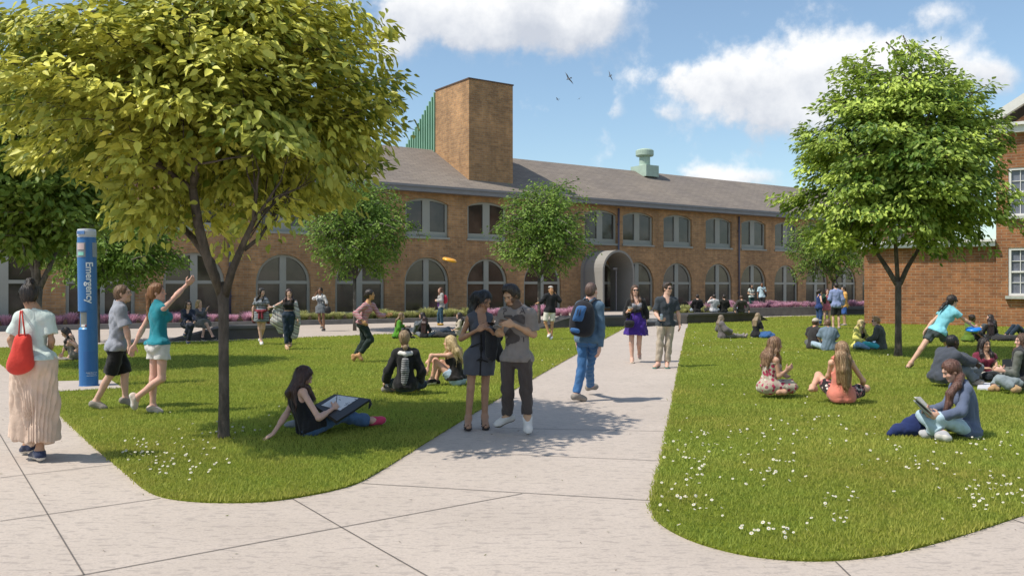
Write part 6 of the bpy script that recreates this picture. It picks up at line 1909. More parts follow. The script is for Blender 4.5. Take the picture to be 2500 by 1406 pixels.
P_(id='vneck_man', z=4, gy=1047, ht=1.77, sex='m', skin=FAIR, hairc=(.035, .020, .012), hairc2=(.08, .05, .03), hair='short', vol=.008, shades=1, yaw=174, fyaw=142,
   pel=(1215, 662), nk=(1221, 440), hd=(1229, 362), Ra=[(1130, 572), (1156, 618, -.2), (1178, 622, -.26)], La=[(1322, 575), (1334, 662), (1335, 706)], curlR=.9,
   Rl=[(1165, 830), (1150, 1000), (1112, 1034, -1)], Ll=[(1236, 846), (1226, 1002), (1226, 1034, -1)],
   wear=[top('v_neck_t_shirt', c_((.036, .045, .055)), sl=.75, hem=-.05, neck='v', off=.018, loose=.024), pants('khaki_trousers', c_((.40, .335, .26)), len=1.94, loose=.012, off=.010, amp=.008)], shoe=dict(k='sandal', m=c_((.05, .18, .15))), label='man in dark v-neck t-shirt, khaki trousers and sunglasses holding a can')

# four on the far bench, seen from behind
for i, (x, y, topm, hc, lab, ht) in enumerate(((335, 664, c_(BLACK), DKHAIR, 'person in black jacket from behind, first from the steps on the far bench', 1.62), (555, 666, c_((.50, .50, .52)), DKHAIR, 'person in white t-shirt from behind on the far bench', 1.62),
        (690, 664, c_((.016, .016, .014)), DKHAIR, 'person in black jacket from behind, just after the white t-shirt on the far bench', 1.6), (915, 668, c_((.050, .046, .042)), BRNHAIR, 'person in dark grey jacket leaning back on both hands on the far bench', 1.6))):
    P_(id=f'bench{i}', z=5, at=(x, y), gz=.435, D=39.2, ht=ht, pose='out', nosnap=1, yaw=(0, -6, 4, 2)[i], sex='m', skin=FAIR, **hc, hair='short', mod=(dict(Re=(.30, -.16, .30), Rw=(.33, -.22, .08), Rf=(.34, -.28, .04), Le=(-.30, -.16, .30), Lw=(-.33, -.22, .08), Lf=(-.34, -.28, .04), nk=(0, -.2, .57), hd=(0, -.1, .70)) if i == 3 else dict(Re=(.25, .02, .34), Le=(-.25, .02, .34)) if i != 1 else dict(Le=(-.22, .2, .45), Lw=(-.1, .22, .66), Lf=(-.06, .2, .72))),
       wear=[top('jacket', topm, sl=.8 if i == 1 else 1.95, hem=-.06, off=.024, loose=.012), pants('trousers', c_(BLACK) if i == 1 else DENIM_L, len=1.95)], shoe=SH_BLACK, group='row on the far bench', label=lab)
P_(id='plaza_girl', z=5, at=(1058, 640), gz=.22, ht=1.50, pose='stand', yaw=170, sex='f', skin=OLIVE, **DKHAIR, hair='long', len=.25, mod=dict(Rw=(.08, .24, 1.05), Rf=(0, .26, 1.05), Lw=(-.08, .24, 1.05), Lf=(0, .26, 1.05)),
   wear=[top('pale_top', c_((.55, .62, .58)), sl=.5, hem=-.05), pants('green_trousers', c_((.02, .075, .065)), len=1.95)], shoe=SH_BLACK, label='woman in pale top standing on the terrace behind the far bench')
P_(id='plaza_man', z=5, at=(1195, 655), gz=.22, ht=1.60, pose='stand', yaw=185, fyaw=200, sex='m', skin=BROWN, **DKHAIR, hair='short', mod=dict(Lw=(-.1, .2, 1.2), Lf=(-.12, .2, 1.3)),
   wear=[top('light_blue_tee', c_((.46, .62, .70)), sl=.75, hem=-.08, off=.02), pants('trousers', c_((.03, .035, .035)), len=1.95)], shoe=SH_BLACK, label='man in light blue t-shirt with dark shoulder bag standing on the terrace')
P_(id='navy_tank', z=5, at=(1955, 850), ht=1.50, pose='stand', yaw=75, fyaw=85, sex='f', skin=FAIR, **DKHAIR, hair='pony', wt=1.05, mod=dict(Re=(.32, -.1, 1.14), Rw=(.2, .06, .98), Rf=(.14, .1, .96), Le=(-.2, .12, 1.2), Lw=(-.1, .2, 1.4), Lf=(-.05, .18, 1.5)),
   wear=[top('navy_tank', c_((.020, .045, .16)), sl=0, neck='tank', hem=-.1, off=.02), pants('jeans', c_((.02, .05, .13), 'denim'), len=1.95)], shoe=SH_BLACK, label='woman in navy tank top and jeans in the group of four by the annex')
P_(id='pink_dress', z=5, at=(2060, 845), ht=1.52, pose='stand', yaw=185, sex='f', skin=FAIR, hairc=(.05, .02, .02), hair='bob', mod=dict(Re=(.22, .1, 1.15), Rw=(.1, .2, 1.38), Rf=(.04, .18, 1.48)),
   wear=[dress('pink_dress', c_((.42, .12, .16)), sl=0, len=.45, flare=.03), top('green_cardigan', c_((.012, .045, .03)), sl=1.9, hem=-.05, open=.07, off=.024)], shoe=SH_TAN, label='woman in pink dress and dark green cardigan in the group of four')
P_(id='blue_shirt', z=5, at=(2180, 888), ht=1.76, pose='stand', yaw=12, fyaw=-10, sex='m', skin=FAIR, **DKHAIR, hair='short', mod=dict(Lw=(-.1, .26, 1.1), Lf=(-.02, .3, 1.12)),
   wear=[top('blue_shirt', c_((.22, .27, .46)), sl=1.9, hem=-.12, off=.026, loose=.012), pants('dark_shorts', c_((.015, .017, .017)), len=.92, hem=.03)], shoe=SH_GREY, label='man in loose blue shirt and dark shorts from behind in the group of four')
P_(id='orange_tee', z=5, at=(2290, 845), ht=1.62, pose='stand', yaw=-80, fyaw=-95, sex='m', skin=OLIVE, **DKHAIR, hair='short', mod=dict(Re=(.22, .02, 1.1), Rw=(.14, .24, 1.1), Rf=(.08, .3, 1.12), Le=(-.22, .02, 1.1), Lw=(-.14, .24, 1.1), Lf=(-.08, .3, 1.12)),
   wear=[top('orange_tee', c_((.62, .33, .09)), sl=.75, hem=-.12, off=.024), pants('blue_shorts', c_((.035, .10, .34)), len=.95, hem=.03)], shoe=SH_GREY, label='man in orange t-shirt and blue shorts in the group of four')
P_(id='shawl', z=5, at=(680, 1014), ht=1.45, pose='out', yaw=80, sex='f', skin=FAIR, hairc=(.20, .15, .11), hairc2=(.30, .24, .18), hair='long', len=.34, mod=dict(Re=(.24, .02, .33), Rw=(.16, .28, .2), Rf=(.12, .36, .12), Rk=(.1, .45, .12), Lk=(-.1, .45, .12)),
   wear=[top('grey_shawl', c_((.13, .115, .12)), sl=1.7, hem=-.08, off=.035, loose=.05), pants('grey_trousers', c_((.22, .20, .19)), len=1.95)], shoe=SH_GREY, label='woman wrapped in a grey shawl sitting with outstretched legs on the lawn')
P_(id='black_top_blonde', z=5, at=(1115, 1004), ht=1.52, pose='cross', yaw=58, sex='f', skin=FAIR, hairc=(.24, .17, .10), hairc2=(.40, .31, .2), hair='long', len=.3, mod=dict(Re=(.2, .14, .30), Rw=(.06, .26, .44), Rf=(.03, .26, .54), Le=(-.2, .14, .30), Lw=(-.06, .26, .44), Lf=(-.03, .26, .54)),
   wear=[top('black_top', c_(BLACK), sl=.8, hem=-.06), pants('jeans', c_((.02, .05, .14), 'denim'), len=1.95)], shoe=SH_GREY, label='woman in black top with wavy blonde hair sitting by the grey shawl woman')
P_(id='cap_man', z=6, at=(612, 342), ht=1.56, pose='cross', yaw=48, fyaw=62, sex='m', skin=(.55, .27, .16), hairc=(.08, .05, .03), hair='short', beard=.5, hat=dict(m=c_((.50, .45, .38)), brim=1, low=.03), bow=.05,
   wear=[top('dark_tee', c_((.035, .032, .033)), sl=.8, hem=-.08, off=.022), pants('grey_trousers', c_((.10, .10, .10)), len=1.9)], shoe=SH_GREY, label='man in beige baseball cap and dark t-shirt sitting on the lawn')
P_(id='blue_grey_man', z=6, at=(745, 356), ht=1.56, pose='cross', yaw=12, sex='m', skin=(.48, .27, .18), hairc=(.16, .09, .055), hair='buzz', bow=.06,
   wear=[top('blue_grey_tee', c_((.145, .20, .26)), sl=.85, hem=-.10, off=.03, loose=.03), pants('jeans', DENIM_L, len=1.9)], shoe=SH_GREY, label='broad man in blue grey t-shirt from behind, sitting by the cap man')
P_(id='yellow_jacket', z=6, at=(1012, 344), ht=1.52, pose='cross', yaw=150, fyaw=120, sex='f', skin=FAIR, hairc=(.55, .42, .18), hairc2=(.75, .63, .36), hair='long', len=.36, shades=1,
   wear=[top('black_top', c_(BLACK), sl=0, hem=-.05, neck='scoop'), top('yellow_jacket', c_((.58, .55, .07), 'heather', (.7, .66, .3)), sl=1.9, hem=-.05, open=.075, off=.026), pants('jeans', c_((.20, .34, .55), 'denim'), len=1.9)], shoe=SH_GREY, label='blonde woman in yellow jacket and sunglasses sitting on the lawn')
P_(id='cyan_legs', z=6, at=(1212, 350), ht=1.66, pose='cross', yaw=-52, fyaw=-70, sex='m', skin=FAIR, hairc=(.30, .17, .07), hairc2=(.48, .3, .14), hair='short', vol=.01, shades=1, bow=.04,
   wear=[top('grey_sweater', c_((.075, .080, .070)), sl=1.92, hem=-.08, off=.026), pants('cyan_trousers', c_((.06, .42, .50)), len=1.7)], shoe=SH_WHITE, label='person in dark grey sweater and cyan trousers facing the yellow jacket woman')
P_(id='floral_dress', z=6, gy=784, ht=1.60, sex='f', skin=(.50, .29, .20), hairc=(.20, .105, .055), hairc2=(.50, .34, .2), hair='long', len=.26, yaw=72, fyaw=88, pitch=4,
   pel=(205, 712), nk=(230, 440), hd=(268, 342), Ra=[(300, 622), (362, 575), (396, 552)], La=[(300, 570, .2), (330, 595, .15), (352, 612, .12)],
   Rl=[(440, 722, -.02), (330, 758, -.12), (262, 768, -.14)], Ll=[(425, 705, .25), (345, 755, .34), (300, 762, .34)],
   wear=[dress('floral_dress', c_((.42, .37, .29), 'floral', (.42, .04, .10), .8), sl=0, neck='spag', len=.92, flare=.035, off=.014, flatcut=False, cone=False)], label='woman in floral sundress with wavy hair sitting in profile on the right lawn')
P_(id='coral_back', z=6, gy=846, ht=1.62, sex='f', skin=(.62, .36, .25), hairc=(.26, .15, .075), hairc2=(.56, .40, .23), hair='back', len=.44, yaw=2, fyaw=-14, wt=1.05,
   pel=(862, 775), nk=(860, 455), hd=(860, 376), La=[(748, 600, .1), (700, 690, .3), (688, 718, .36)], Ra=[(1056, 650, .05), (1050, 712, .3), (1015, 722, .4)],
   Ll=[(655, 602, .35), (606, 706, .14), (572, 728, .06)], Rl=[(1082, 720, .3), (935, 790, .45), (862, 800, .45)], lock=[(858, 400, -.14), (875, 520, -.17), (900, 660, -.16)], lockr=(.085, .05),
   wear=[top('coral_top', c_((.62, .20, .145)), sl=0, hem=-.10, neck='tank', off=.022, fq=20, amp=.006), pants('floral_shorts', c_((.02, .015, .018), 'floral', (.55, .2, .2), 1.1), len=.62, hem=.02)], label='woman in coral top from behind with very long blonde brown hair on the right lawn')
P_(id='reader', z=6, gy=1174, ht=1.66, sex='f', skin=(.60, .365, .275), hairc=(.10, .042, .028), hairc2=(.21, .105, .075), hair='pony', ponyr=.048, yaw=-68, fyaw=-84, pitch=26, wt=.92, bow=.05, lips=(.80, .40, .40),
   pel=(1985, 1055, .25), nk=(1940, 648, .25), hd=(1848, 540, .24), Ls=(1985, 705, .10), Rs=(1885, 690, .38), La=[(1938, 905, -.02), (1745, 955, -.03), (1655, 930, -.03)], Ra=[(1790, 862, .32), (1650, 895, .16), (1592, 885, .12)],
   Ll=[(1742, 965, .0), (1655, 1098, .12), (1562, 1086, .15)], Rl=[(1592, 945, .16), (1768, 1105, -.04), (1850, 1150, -.10)], lock=[(1935, 580, .18), (1900, 660, .08), (1835, 740, .06), (1825, 830, .06), (1790, 905, .06)],
   wear=[top('blue_sweater', c_((.070, .095, .165), 'heather', (.16, .19, .27)), sl=1.9, hem=-.06, off=.012, loose=.010), pants('light_jeans', c_((.34, .47, .56), 'denim', (.52, .63, .70)), len=1.85, loose=.012)], shoe=dict(m=c_((.40, .40, .42))), label='young woman in blue sweater sitting cross legged reading a book')
P_(id='thrower', z=7, gy=940, ht=1.66, sex='f', skin=(.56, .34, .24), **DKHAIR, hair='pony', yaw=58, fyaw=84, pitch=2, shades=1, lock=[(630, 165, .0), (590, 200, -.02), (560, 240, -.02), (530, 275, -.02)],
   pel=(505, 500), nk=(655, 232), hd=(682, 152), Ls=(580, 262, .12), Rs=(712, 285, -.10), La=[(455, 385, .1), (376, 478, .05), (350, 530, .05)], Ra=[(828, 372, -.1), (924, 440, -.1), (965, 458, -.1)],
   Ll=[(318, 700, .0), (206, 856, .0), (152, 912, -.02)], Rl=[(632, 672, .05), (700, 820, .1), (760, 868, .1)],
   wear=[top('aqua_tee', c_((.20, .52, .60)), sl=.45, hem=-.03, off=.018), pants('dark_shorts', c_((.055, .072, .078)), len=.50, hem=.02)], shoe=dict(k='sandal', m=c_((.02, .02, .018))), label='woman in aqua t-shirt lunging to throw a blue disc')
P_(id='hoodie_man', z=7, gy=1152, ht=1.74, sex='m', skin=DARK, hairc=(.008, .007, .007), hairc2=(.015, .014, .013), hair='buzz', yaw=72, fyaw=82, bow=.06, lips=(1.5, 1.0, .95),
   pel=(545, 1050), nk=(650, 765), hd=(688, 664), Ra=[(845, 878, -.05), (935, 902, -.02), (1000, 948, .0)], La=[(800, 840, .35), (900, 895, .3), (955, 920, .28)],
   Rl=[(825, 975, .0), (950, 1105, .0), (1040, 1110, .0)], Ll=[(985, 955, .35), (880, 1095, .42), (960, 1110, .42)],
   wear=[top('grey_hoodie', c_((.058, .066, .085)), sl=1.92, hem=-.10, off=.028, loose=.02, neck='high'), blob('hood', c_((.058, .066, .085)), [(600, 770, .05, .05), (650, 740, -.02, .05), (720, 770, .02, .045)], amp=.004), pants('jeans', c_((.12, .14, .16), 'denim', (.2, .23, .26)), len=1.95, loose=.02)], shoe=SH_GREY, label='man in slate grey hooded top sitting with bent knees beside the reader')
P_(id='maroon_girl', z=7, gy=1082, ht=1.60, sex='f', skin=(.52, .30, .195), hairc=(.018, .012, .011), hairc2=(.05, .03, .025), hair='long', len=.34, yaw=188, fyaw=166, 
   pel=(1050, 1030), nk=(1052, 768), hd=(1050, 674), Ra=[(938, 900, -.02), (1050, 945, -.2), (1125, 945, -.24)], La=[(1166, 872), (1192, 930, -.22), (1180, 962, -.28)],
   Rl=[(955, 1015, -.35), (1085, 1040, -.4), (1140, 1050, -.4)], Ll=[(1205, 1005, -.3), (1050, 1048, -.34), (1000, 1052, -.34)],
   wear=[top('maroon_tee', c_((.16, .022, .045)), sl=.45, hem=-.06, neck='scoop'), pants('beige_trousers', c_((.36, .33, .28)), len=1.85)], shoe=SH_GREY, label='girl in maroon t-shirt with long dark hair facing the camera, sitting cross legged')
P_(id='vest_person', z=7, gy=1224, ht=1.70, sex='f', skin=PINK_, **BRNHAIR, hair='long', len=.2, yaw=-78, fyaw=-76, bow=.03,
   pel=(1490, 1125), nk=(1500, 752), hd=(1480, 662), Ls=(1440, 810, -.15), Rs=(1480, 800, .18), La=[(1396, 1035, -.1), (1268, 1000, -.08), (1215, 985, -.06)], Ra=[(1410, 1000, .25), (1290, 985, .1), (1232, 975, .06)],
   Ll=[(1232, 1108, -.1), (1385, 1192, -.18), (1462, 1205, -.18)], Rl=[(1215, 1095, .3), (1160, 1188, .18), (1090, 1202, .16)],
   wear=[top('grey_sweater', c_((.13, .135, .12)), sl=1.92, hem=-.05), top('dark_vest', c_((.032, .032, .034)), sl=0, hem=-.07, off=.034), pants('grey_jeans', c_((.20, .24, .26), 'denim', (.30, .34, .36)), len=1.92, loose=.016)], shoe=SH_TAN, label='person in dark vest over grey sweater sitting behind a laptop')
P_(id='olive_girl', z=7, at=(858, 640), ht=1.62, pose='knees', yaw=80, sex='f', skin=(.22, .12, .07), hairc=(.03, .018, .012), hair='bun', mod=dict(Rk=(.12, .33, .28), Lk=(-.12, .3, .26), Re=(.24, .05, .36), Rw=(.2, .28, .2), Rf=(.2, .34, .12)),
   wear=[top('olive_top', c_((.10, .17, .02)), sl=1.2, hem=-.06), pants('trousers', c_(BLACK), len=1.95)], shoe=SH_BLACK, label='girl in olive green top sitting near the annex wall behind the thrower')
P_(id='dark_back', z=7, at=(1120, 612), ht=1.28, pose='cross', yaw=10, sex='f', skin=OLIVE, hairc=(.022, .010, .009), hairc2=(.05, .022, .018), hair='back', len=.42,
   wear=[top('black_top', c_(BLACK), sl=1.9, hem=-.06), pants('jeans', c_((.06, .07, .08)), len=1.95)], shoe=SH_BLACK, label='girl in black from behind with dark hair, near the annex wall')
P_(id='dark_side', z=7, at=(1168, 596), ht=1.50, pose='knees', yaw=-70, fyaw=-80, sex='f', skin=FAIR, **DKHAIR, hair='long', len=.3,
   wear=[top('charcoal_top', c_(CHAR), sl=1.9, hem=-.06), pants('jeans', c_((.06, .07, .08)), len=1.95)], shoe=SH_BLACK, label='girl in charcoal top facing the olive top girl near the annex wall')
P_(id='edge_recliner', z=7, at=(1520, 585), ht=1.55, pose='back', yaw=-88, sex='f', skin=FAIR, **DKHAIR, hair='long', len=.25,
   wear=[top('grey_top', c_((.22, .21, .18)), sl=1.3, hem=-.06), pants('jeans', DENIM_D, len=1.95)], shoe=SH_BLACK, label='person in jeans reclining with bent knees at the foot of the annex wall')
BY = {}
for sp in PEOPLE:
    make_person(sp); BY[sp['id']] = sp
print('people done', sum(len(o.data.vertices) for o in bpy.data.objects if o.type == 'MESH'))
# ---------------------------------------------------------------- things carried, worn on the back or lying by people
def pillow(mb, P, th, n=(0, -1, 0), rings=(.0, .45, .75, .93, 1.0), pw=2.4):
    """a rounded cushion of real thickness over an outline P (3D points), bulging along n on both sides"""
    P = [np.array(p, float) for p in P]
    Q = []
    for i in range(len(P)):
        p0, p1, p2, p3 = P[i - 1], P[i], P[(i + 1) % len(P)], P[(i + 2) % len(P)]
        for k in range(4):
            t = k / 4; Q.append(.5 * ((2 * p1) + (-p0 + p2) * t + (2 * p0 - 5 * p1 + 4 * p2 - p3) * t * t + (-p0 + 3 * p1 - 3 * p2 + p3) * t ** 3))
    c = np.mean(Q, axis=0); n = unit(n); m = len(Q); vs = []; fs = []
    tl = [(t, 1) for t in rings[1:]] + [(t, -1) for t in rings[1:-1]][::-1]
    vs.append(c + n * th / 2)
    for t, sg in tl: vs += [c + (q - c) * t + n * sg * th / 2 * max(1 - t ** pw, 0) ** .5 for q in Q]
    vs.append(c - n * th / 2)
    for i in range(m): fs.append((0, 1 + i, 1 + (i + 1) % m))
    for r in range(len(tl) - 1):
        a, b = 1 + r * m, 1 + (r + 1) * m
        for i in range(m): j = (i + 1) % m; fs.append((a + i, b + i, b + j, a + j))
    a = 1 + (len(tl) - 1) * m
    for i in range(m): fs.append((a + i, len(vs) - 1, a + (i + 1) % m))
    mb._add(vs, fs); return mb
def slab(mb, C, th):
    """flat board on four 3D corners"""
    C = [np.array(c, float) for c in C]; n = unit(np.cross(C[1] - C[0], C[3] - C[0])) * th
    if n[2] > 0: n = -n
    vs = C + [c + n for c in C]
    mb._add(vs, [(0, 1, 2, 3), (7, 6, 5, 4)] + [(i, 4 + i, 4 + (i + 1) % 4, (i + 1) % 4) for i in range(4)]); return mb
def W_(pid): return BY[pid]['w']
def fin(o):
    recalc(o); return o
def thing_at(name, p, label, cat, group=None): e = empty(name, p); tag(e, label, cat, group); return e
def part(mb, name, m, r, smooth=True):
    b = np.array(r.location); mb.v = [tuple(np.array(v) - b) for v in mb.v]
    return fin(mb.build(name, m, r, smooth))
def rip(pid): return pid in BY

if rip('tote_woman'):
    w = W_('tote_woman'); red = c_((.60, .050, .035), name='red canvas')
    r = thing_at('tote_bag', w(112, 740, -.20), 'red cloth tote bag hanging from the shoulder of the long skirt woman', 'bag')
    part(pillow(MB(), [w(*p, -.17) for p in ((98, 626), (140, 624), (168, 632), (178, 720), (188, 800), (150, 838), (90, 852), (45, 832), (40, 790), (66, 715), (84, 650))], .15), 'body', red, r)
    for a, b in (((104, 632), (112, 500)), ((138, 632), (122, 498))):
        m = MB(); m.tube([w(a[0], a[1], -.20), w((a[0] + b[0]) / 2, (a[1] + b[1]) / 2, -.20), w(b[0], b[1] + 8, -.16), w(b[0] + 2, b[1] - 2, -.06), w(b[0] + 4, b[1] + 10, .05)], .011, 6, sq=.5); part(m, 'strap', red, r)
if rip('backpack_man'):
    w = W_('backpack_man'); bk = c_((.020, .020, .026), name='black nylon'); bl = c_((.050, .14, .33), name='blue nylon')
    r = thing_at('backpack', w(495, 620, -.2), 'black and blue backpack on the back of the man in blue shirt', 'backpack')
    part(pillow(MB(), [w(*p, -.20) for p in ((470, 472), (540, 466), (590, 520), (606, 610), (600, 720), (565, 775), (480, 782), (405, 755), (386, 690), (398, 590), (430, 510))], .26, (-.25, -1, 0)), 'body', bk, r)
    part(pillow(MB(), [w(*p, -.335) for p in ((458, 518), (532, 522), (518, 580), (498, 645), (455, 648), (414, 640), (432, 575))], .05, (-.25, -1, 0)), 'pocket', bl, r)
    part(pillow(MB(), [w(*p, -.33) for p in ((402, 704), (470, 716), (468, 750), (404, 738))], .05, (-.25, -1, 0)), 'pocket', bl, r)
    for px_ in (462, 486): m = MB(); m.tube([w(px_, 545, -.368), w(px_ - 12, 600, -.372)], .006, 5); part(m, 'zip_pull', bk, r)
    for pts in ([(560, 500, -.14), (600, 462, -.10), (640, 470, -.02), (655, 500, .10)], [(500, 480, -.14), (512, 466, -.08), (520, 470, .0), (520, 500, .12)]):
        m = MB(); m.tube([w(*p) for p in pts], .032, 8, sq=.35); part(m, 'strap', bk, r)
    m = MB(); m.tube([w(510, 478, -.2), w(515, 458, -.22), w(545, 456, -.22), w(552, 476, -.2)], .010, 6); part(m, 'handle', bk, r)
    m = MB(); m.tube([w(590, 700, -.15), w(612, 670, -.05), w(622, 640, .06)], .012, 6, sq=.4); part(m, 'strap', bk, r)
if rip('red_pack_girl'):
    w = W_('red_pack_girl'); r = thing_at('backpack', w(562, 245, 0), 'small red backpack worn by the girl in grey hoodie', 'backpack')
    part(pillow(MB(), [w(*p, .0) for p in ((543, 212), (566, 210), (577, 235), (575, 262), (558, 276), (546, 268))], .26), 'body', c_((.42, .03, .06)), r)
    m = MB(); m.tube([w(548, 215, -.12), w(538, 214, -.13), w(534, 240, -.13)], .02, 6, sq=.4); part(m, 'strap', c_((.42, .03, .06)), r)
    m = MB(); slab(m, [w(503, 266, -.1), w(540, 264, -.1), w(540, 294, -.1), w(503, 296, -.1)], .03); m.box(w(521, 262, -.04), (.16, .12, .03))
    o = fin(m.build('folder', mat_plain('purple card', (.16, .06, .26), .6, bmp=.02))); tag(o, 'purple folder held by the girl with the red backpack', 'folder')
dark_glass = mat_plain('black phone glass', (.012, .012, .014), .1, bmp=0)
if rip('grey_dress'):
    w = W_('grey_dress'); m = MB(); slab(m, [w(868, 412, -.33), w(905, 408, -.35), (w(938, 424, -.30)), w(900, 432, -.28)], .010)
    tag(fin(m.build('phone', dark_glass)), 'black phone in the hands of the woman in slate dress', 'phone')
    nm = c_((.022, .023, .026), name='black satin')
    A = Field(w(830, 700, -.4) - .1, w(1000, 440, .3) + .1, .008)
    for pts in ([(905, 486, -.13, .05), (930, 540, -.10, .055), (945, 620, -.08, .05), (950, 672, -.06, .035)], [(880, 490, -.18, .035), (880, 560, -.20, .038), (875, 650, -.18, .032)], [(915, 490, -.16, .04), (912, 580, -.18, .045), (905, 668, -.16, .035)], [(870, 486, -.16, .03), (955, 520, -.04, .04)]):
        for a, b in zip(pts, pts[1:]): A.cap(w(*a[:3]), w(*b[:3]), a[3], b[3], .02)
    A.ripple(.008, 42, 4, (1, 1, .15)); v, q = A.mesh()
    o = mesh_np('jacket', v, q, nm, smooth=True); tag(o, 'black folded jacket draped over the forearm of the slate dress woman', 'jacket')
if rip('phone_man'):
    w = W_('phone_man'); m = MB(); slab(m, [w(908, 430, -.32), w(945, 424, -.36), w(972, 440, -.30), w(938, 448, -.26)], .010)
    tag(fin(m.build('phone', mat_plain('grey phone case', (.20, .19, .18), .3, bmp=0))), 'grey phone held by the bearded man', 'phone')
    # printed graphic and letters lying on the jersey front
    shirt = [o for o in bpy.data.objects if o.name.startswith('t_shirt') and o.parent == BY['phone_man']['root']][0]
    pm = mat_plain('faded dark print', (.062, .052, .050), .9, var=.2, nscale=30, bmp=0)
    camp = Vector((0, 0, H0)); bl_ = Vector(BY['phone_man']['root'].location)
    def drape(me_pts, tris, name):
        vs = []; ok = []
        for x, y in me_pts:
            d = (Vector(at(1090 + x / 6.39, 680 + y / 6.39, 9.8)) - camp).normalized()
            h, p, nn, _ = shirt.ray_cast(camp - bl_, d)
            vs.append(p - d * .004 if h else Vector((0, 0, 0))); ok.append(h)
        fs = [t for t in tris if all(ok[i] for i in t)]
        if fs: mesh_np(name, [tuple(v) for v in vs], fs, pm, BY['phone_man']['root'], smooth=True)
    def patch(poly, name, step=9):
        pl = np.array(poly, float); lo, hi = pl.min(0), pl.max(0)
        xs = np.arange(lo[0], hi[0] + step, step); ys = np.arange(lo[1], hi[1] + step, step)
        g = [(x, y) for y in ys for x in xs]; nx = len(xs); tr = []
        for j in range(len(ys) - 1):
            for i in range(nx - 1):
                c0 = np.array([[xs[i] + step / 2, ys[j] + step / 2]])
                if inside(poly, c0)[0]: tr += [(j * nx + i, j * nx + i + 1, (j + 1) * nx + i + 1), (j * nx + i, (j + 1) * nx + i + 1, (j + 1) * nx + i)]
        drape(g, tr, name)
    patch([(985, 765), (1035, 815), (1060, 850), (1140, 895), (1150, 930), (1130, 975), (1060, 1008), (990, 1020), (945, 1055), (905, 1020), (875, 1005), (890, 940), (945, 930), (960, 900), (915, 890), (935, 820)], 'print')
    patch([(893, 568), (1010, 566), (1040, 600), (1075, 566), (1190, 560), (1225, 600), (1228, 680), (1210, 720), (1080, 660), (1010, 640), (893, 610)], 'print')
    def letter(ch, cx, cy, size):
        cu = bpy.data.curves.new('t', 'FONT'); cu.body = ch; cu.size = size; cu.align_x = 'CENTER'; cu.align_y = 'CENTER'; cu.offset = 1.0
        o = bpy.data.objects.new('tmp', cu); COL.objects.link(o); me = bpy.data.meshes.new_from_object(o.evaluated_get(bpy.context.evaluated_depsgraph_get())); bpy.data.objects.remove(o)
        drape([(cx + v.co.x, cy - v.co.y) for v in me.vertices], [tuple(p.vertices) for p in me.polygons], 'letter')
    letter('P', 908, 515, 130); letter('A', 1185, 505, 140); letter('T', 1205, 948, 130)
if rip('purple_skirt'):
    w = W_('purple_skirt'); c = w(905, 548, -.33)
    m = MB(); m.lathe([(.030, -.055), (.032, -.04), (.042, .065), (.044, .067), (.040, .066), (.031, -.04)], c, 20, False); cup = mat_plain('clear plastic', (.50, .50, .47), .15, bmp=0)
    r = thing_at('plastic_cup', c, 'clear plastic cup with amber drink held by the purple skirt woman', 'cup'); part(m, 'cup', cup, r)
    m = MB(); m.lathe([(.0345, -.045), (.0405, .018)], c, 20); part(m, 'drink', mat_plain('amber drink', (.42, .20, .05), .2, bmp=0), r)
    r = thing_at('shoulder_bag', w(900, 670, -.2), 'small black shoulder bag at the hip of the purple skirt woman', 'bag')
    part(pillow(MB(), [w(*p, -.2) for p in ((866, 642), (938, 644), (940, 690), (905, 704), (862, 698))], .08), 'body', c_((.018, .018, .02), rough=.5), r)
    part(pillow(MB(), [w(*p, -.243) for p in ((868, 644), (936, 646), (934, 668), (866, 666))], .02), 'flap', c_((.03, .03, .032), rough=.5), r)
    m = MB(); m.tube([w(936, 644, -.2), w(948, 590, -.19), w(962, 520, -.17), w(975, 470, -.10), w(985, 452, -.0), w(990, 480, .1)], .005, 5); part(m, 'strap', c_(BLACK), r)
if rip('vneck_man'):
    w = W_('vneck_man'); c = w(1178, 612, -.31)
    m = MB(); m.lathe([(.024, -.06), (.032, -.05), (.033, .048), (.027, .06), (.025, .061)], c, 18); o = m.build('drink_can', mat_plain('silver blue can', (.30, .36, .42), .25, .7, .6, 25, 0), smooth=False); tag(o, 'silver and blue drink can held by the v-neck t-shirt man', 'can')
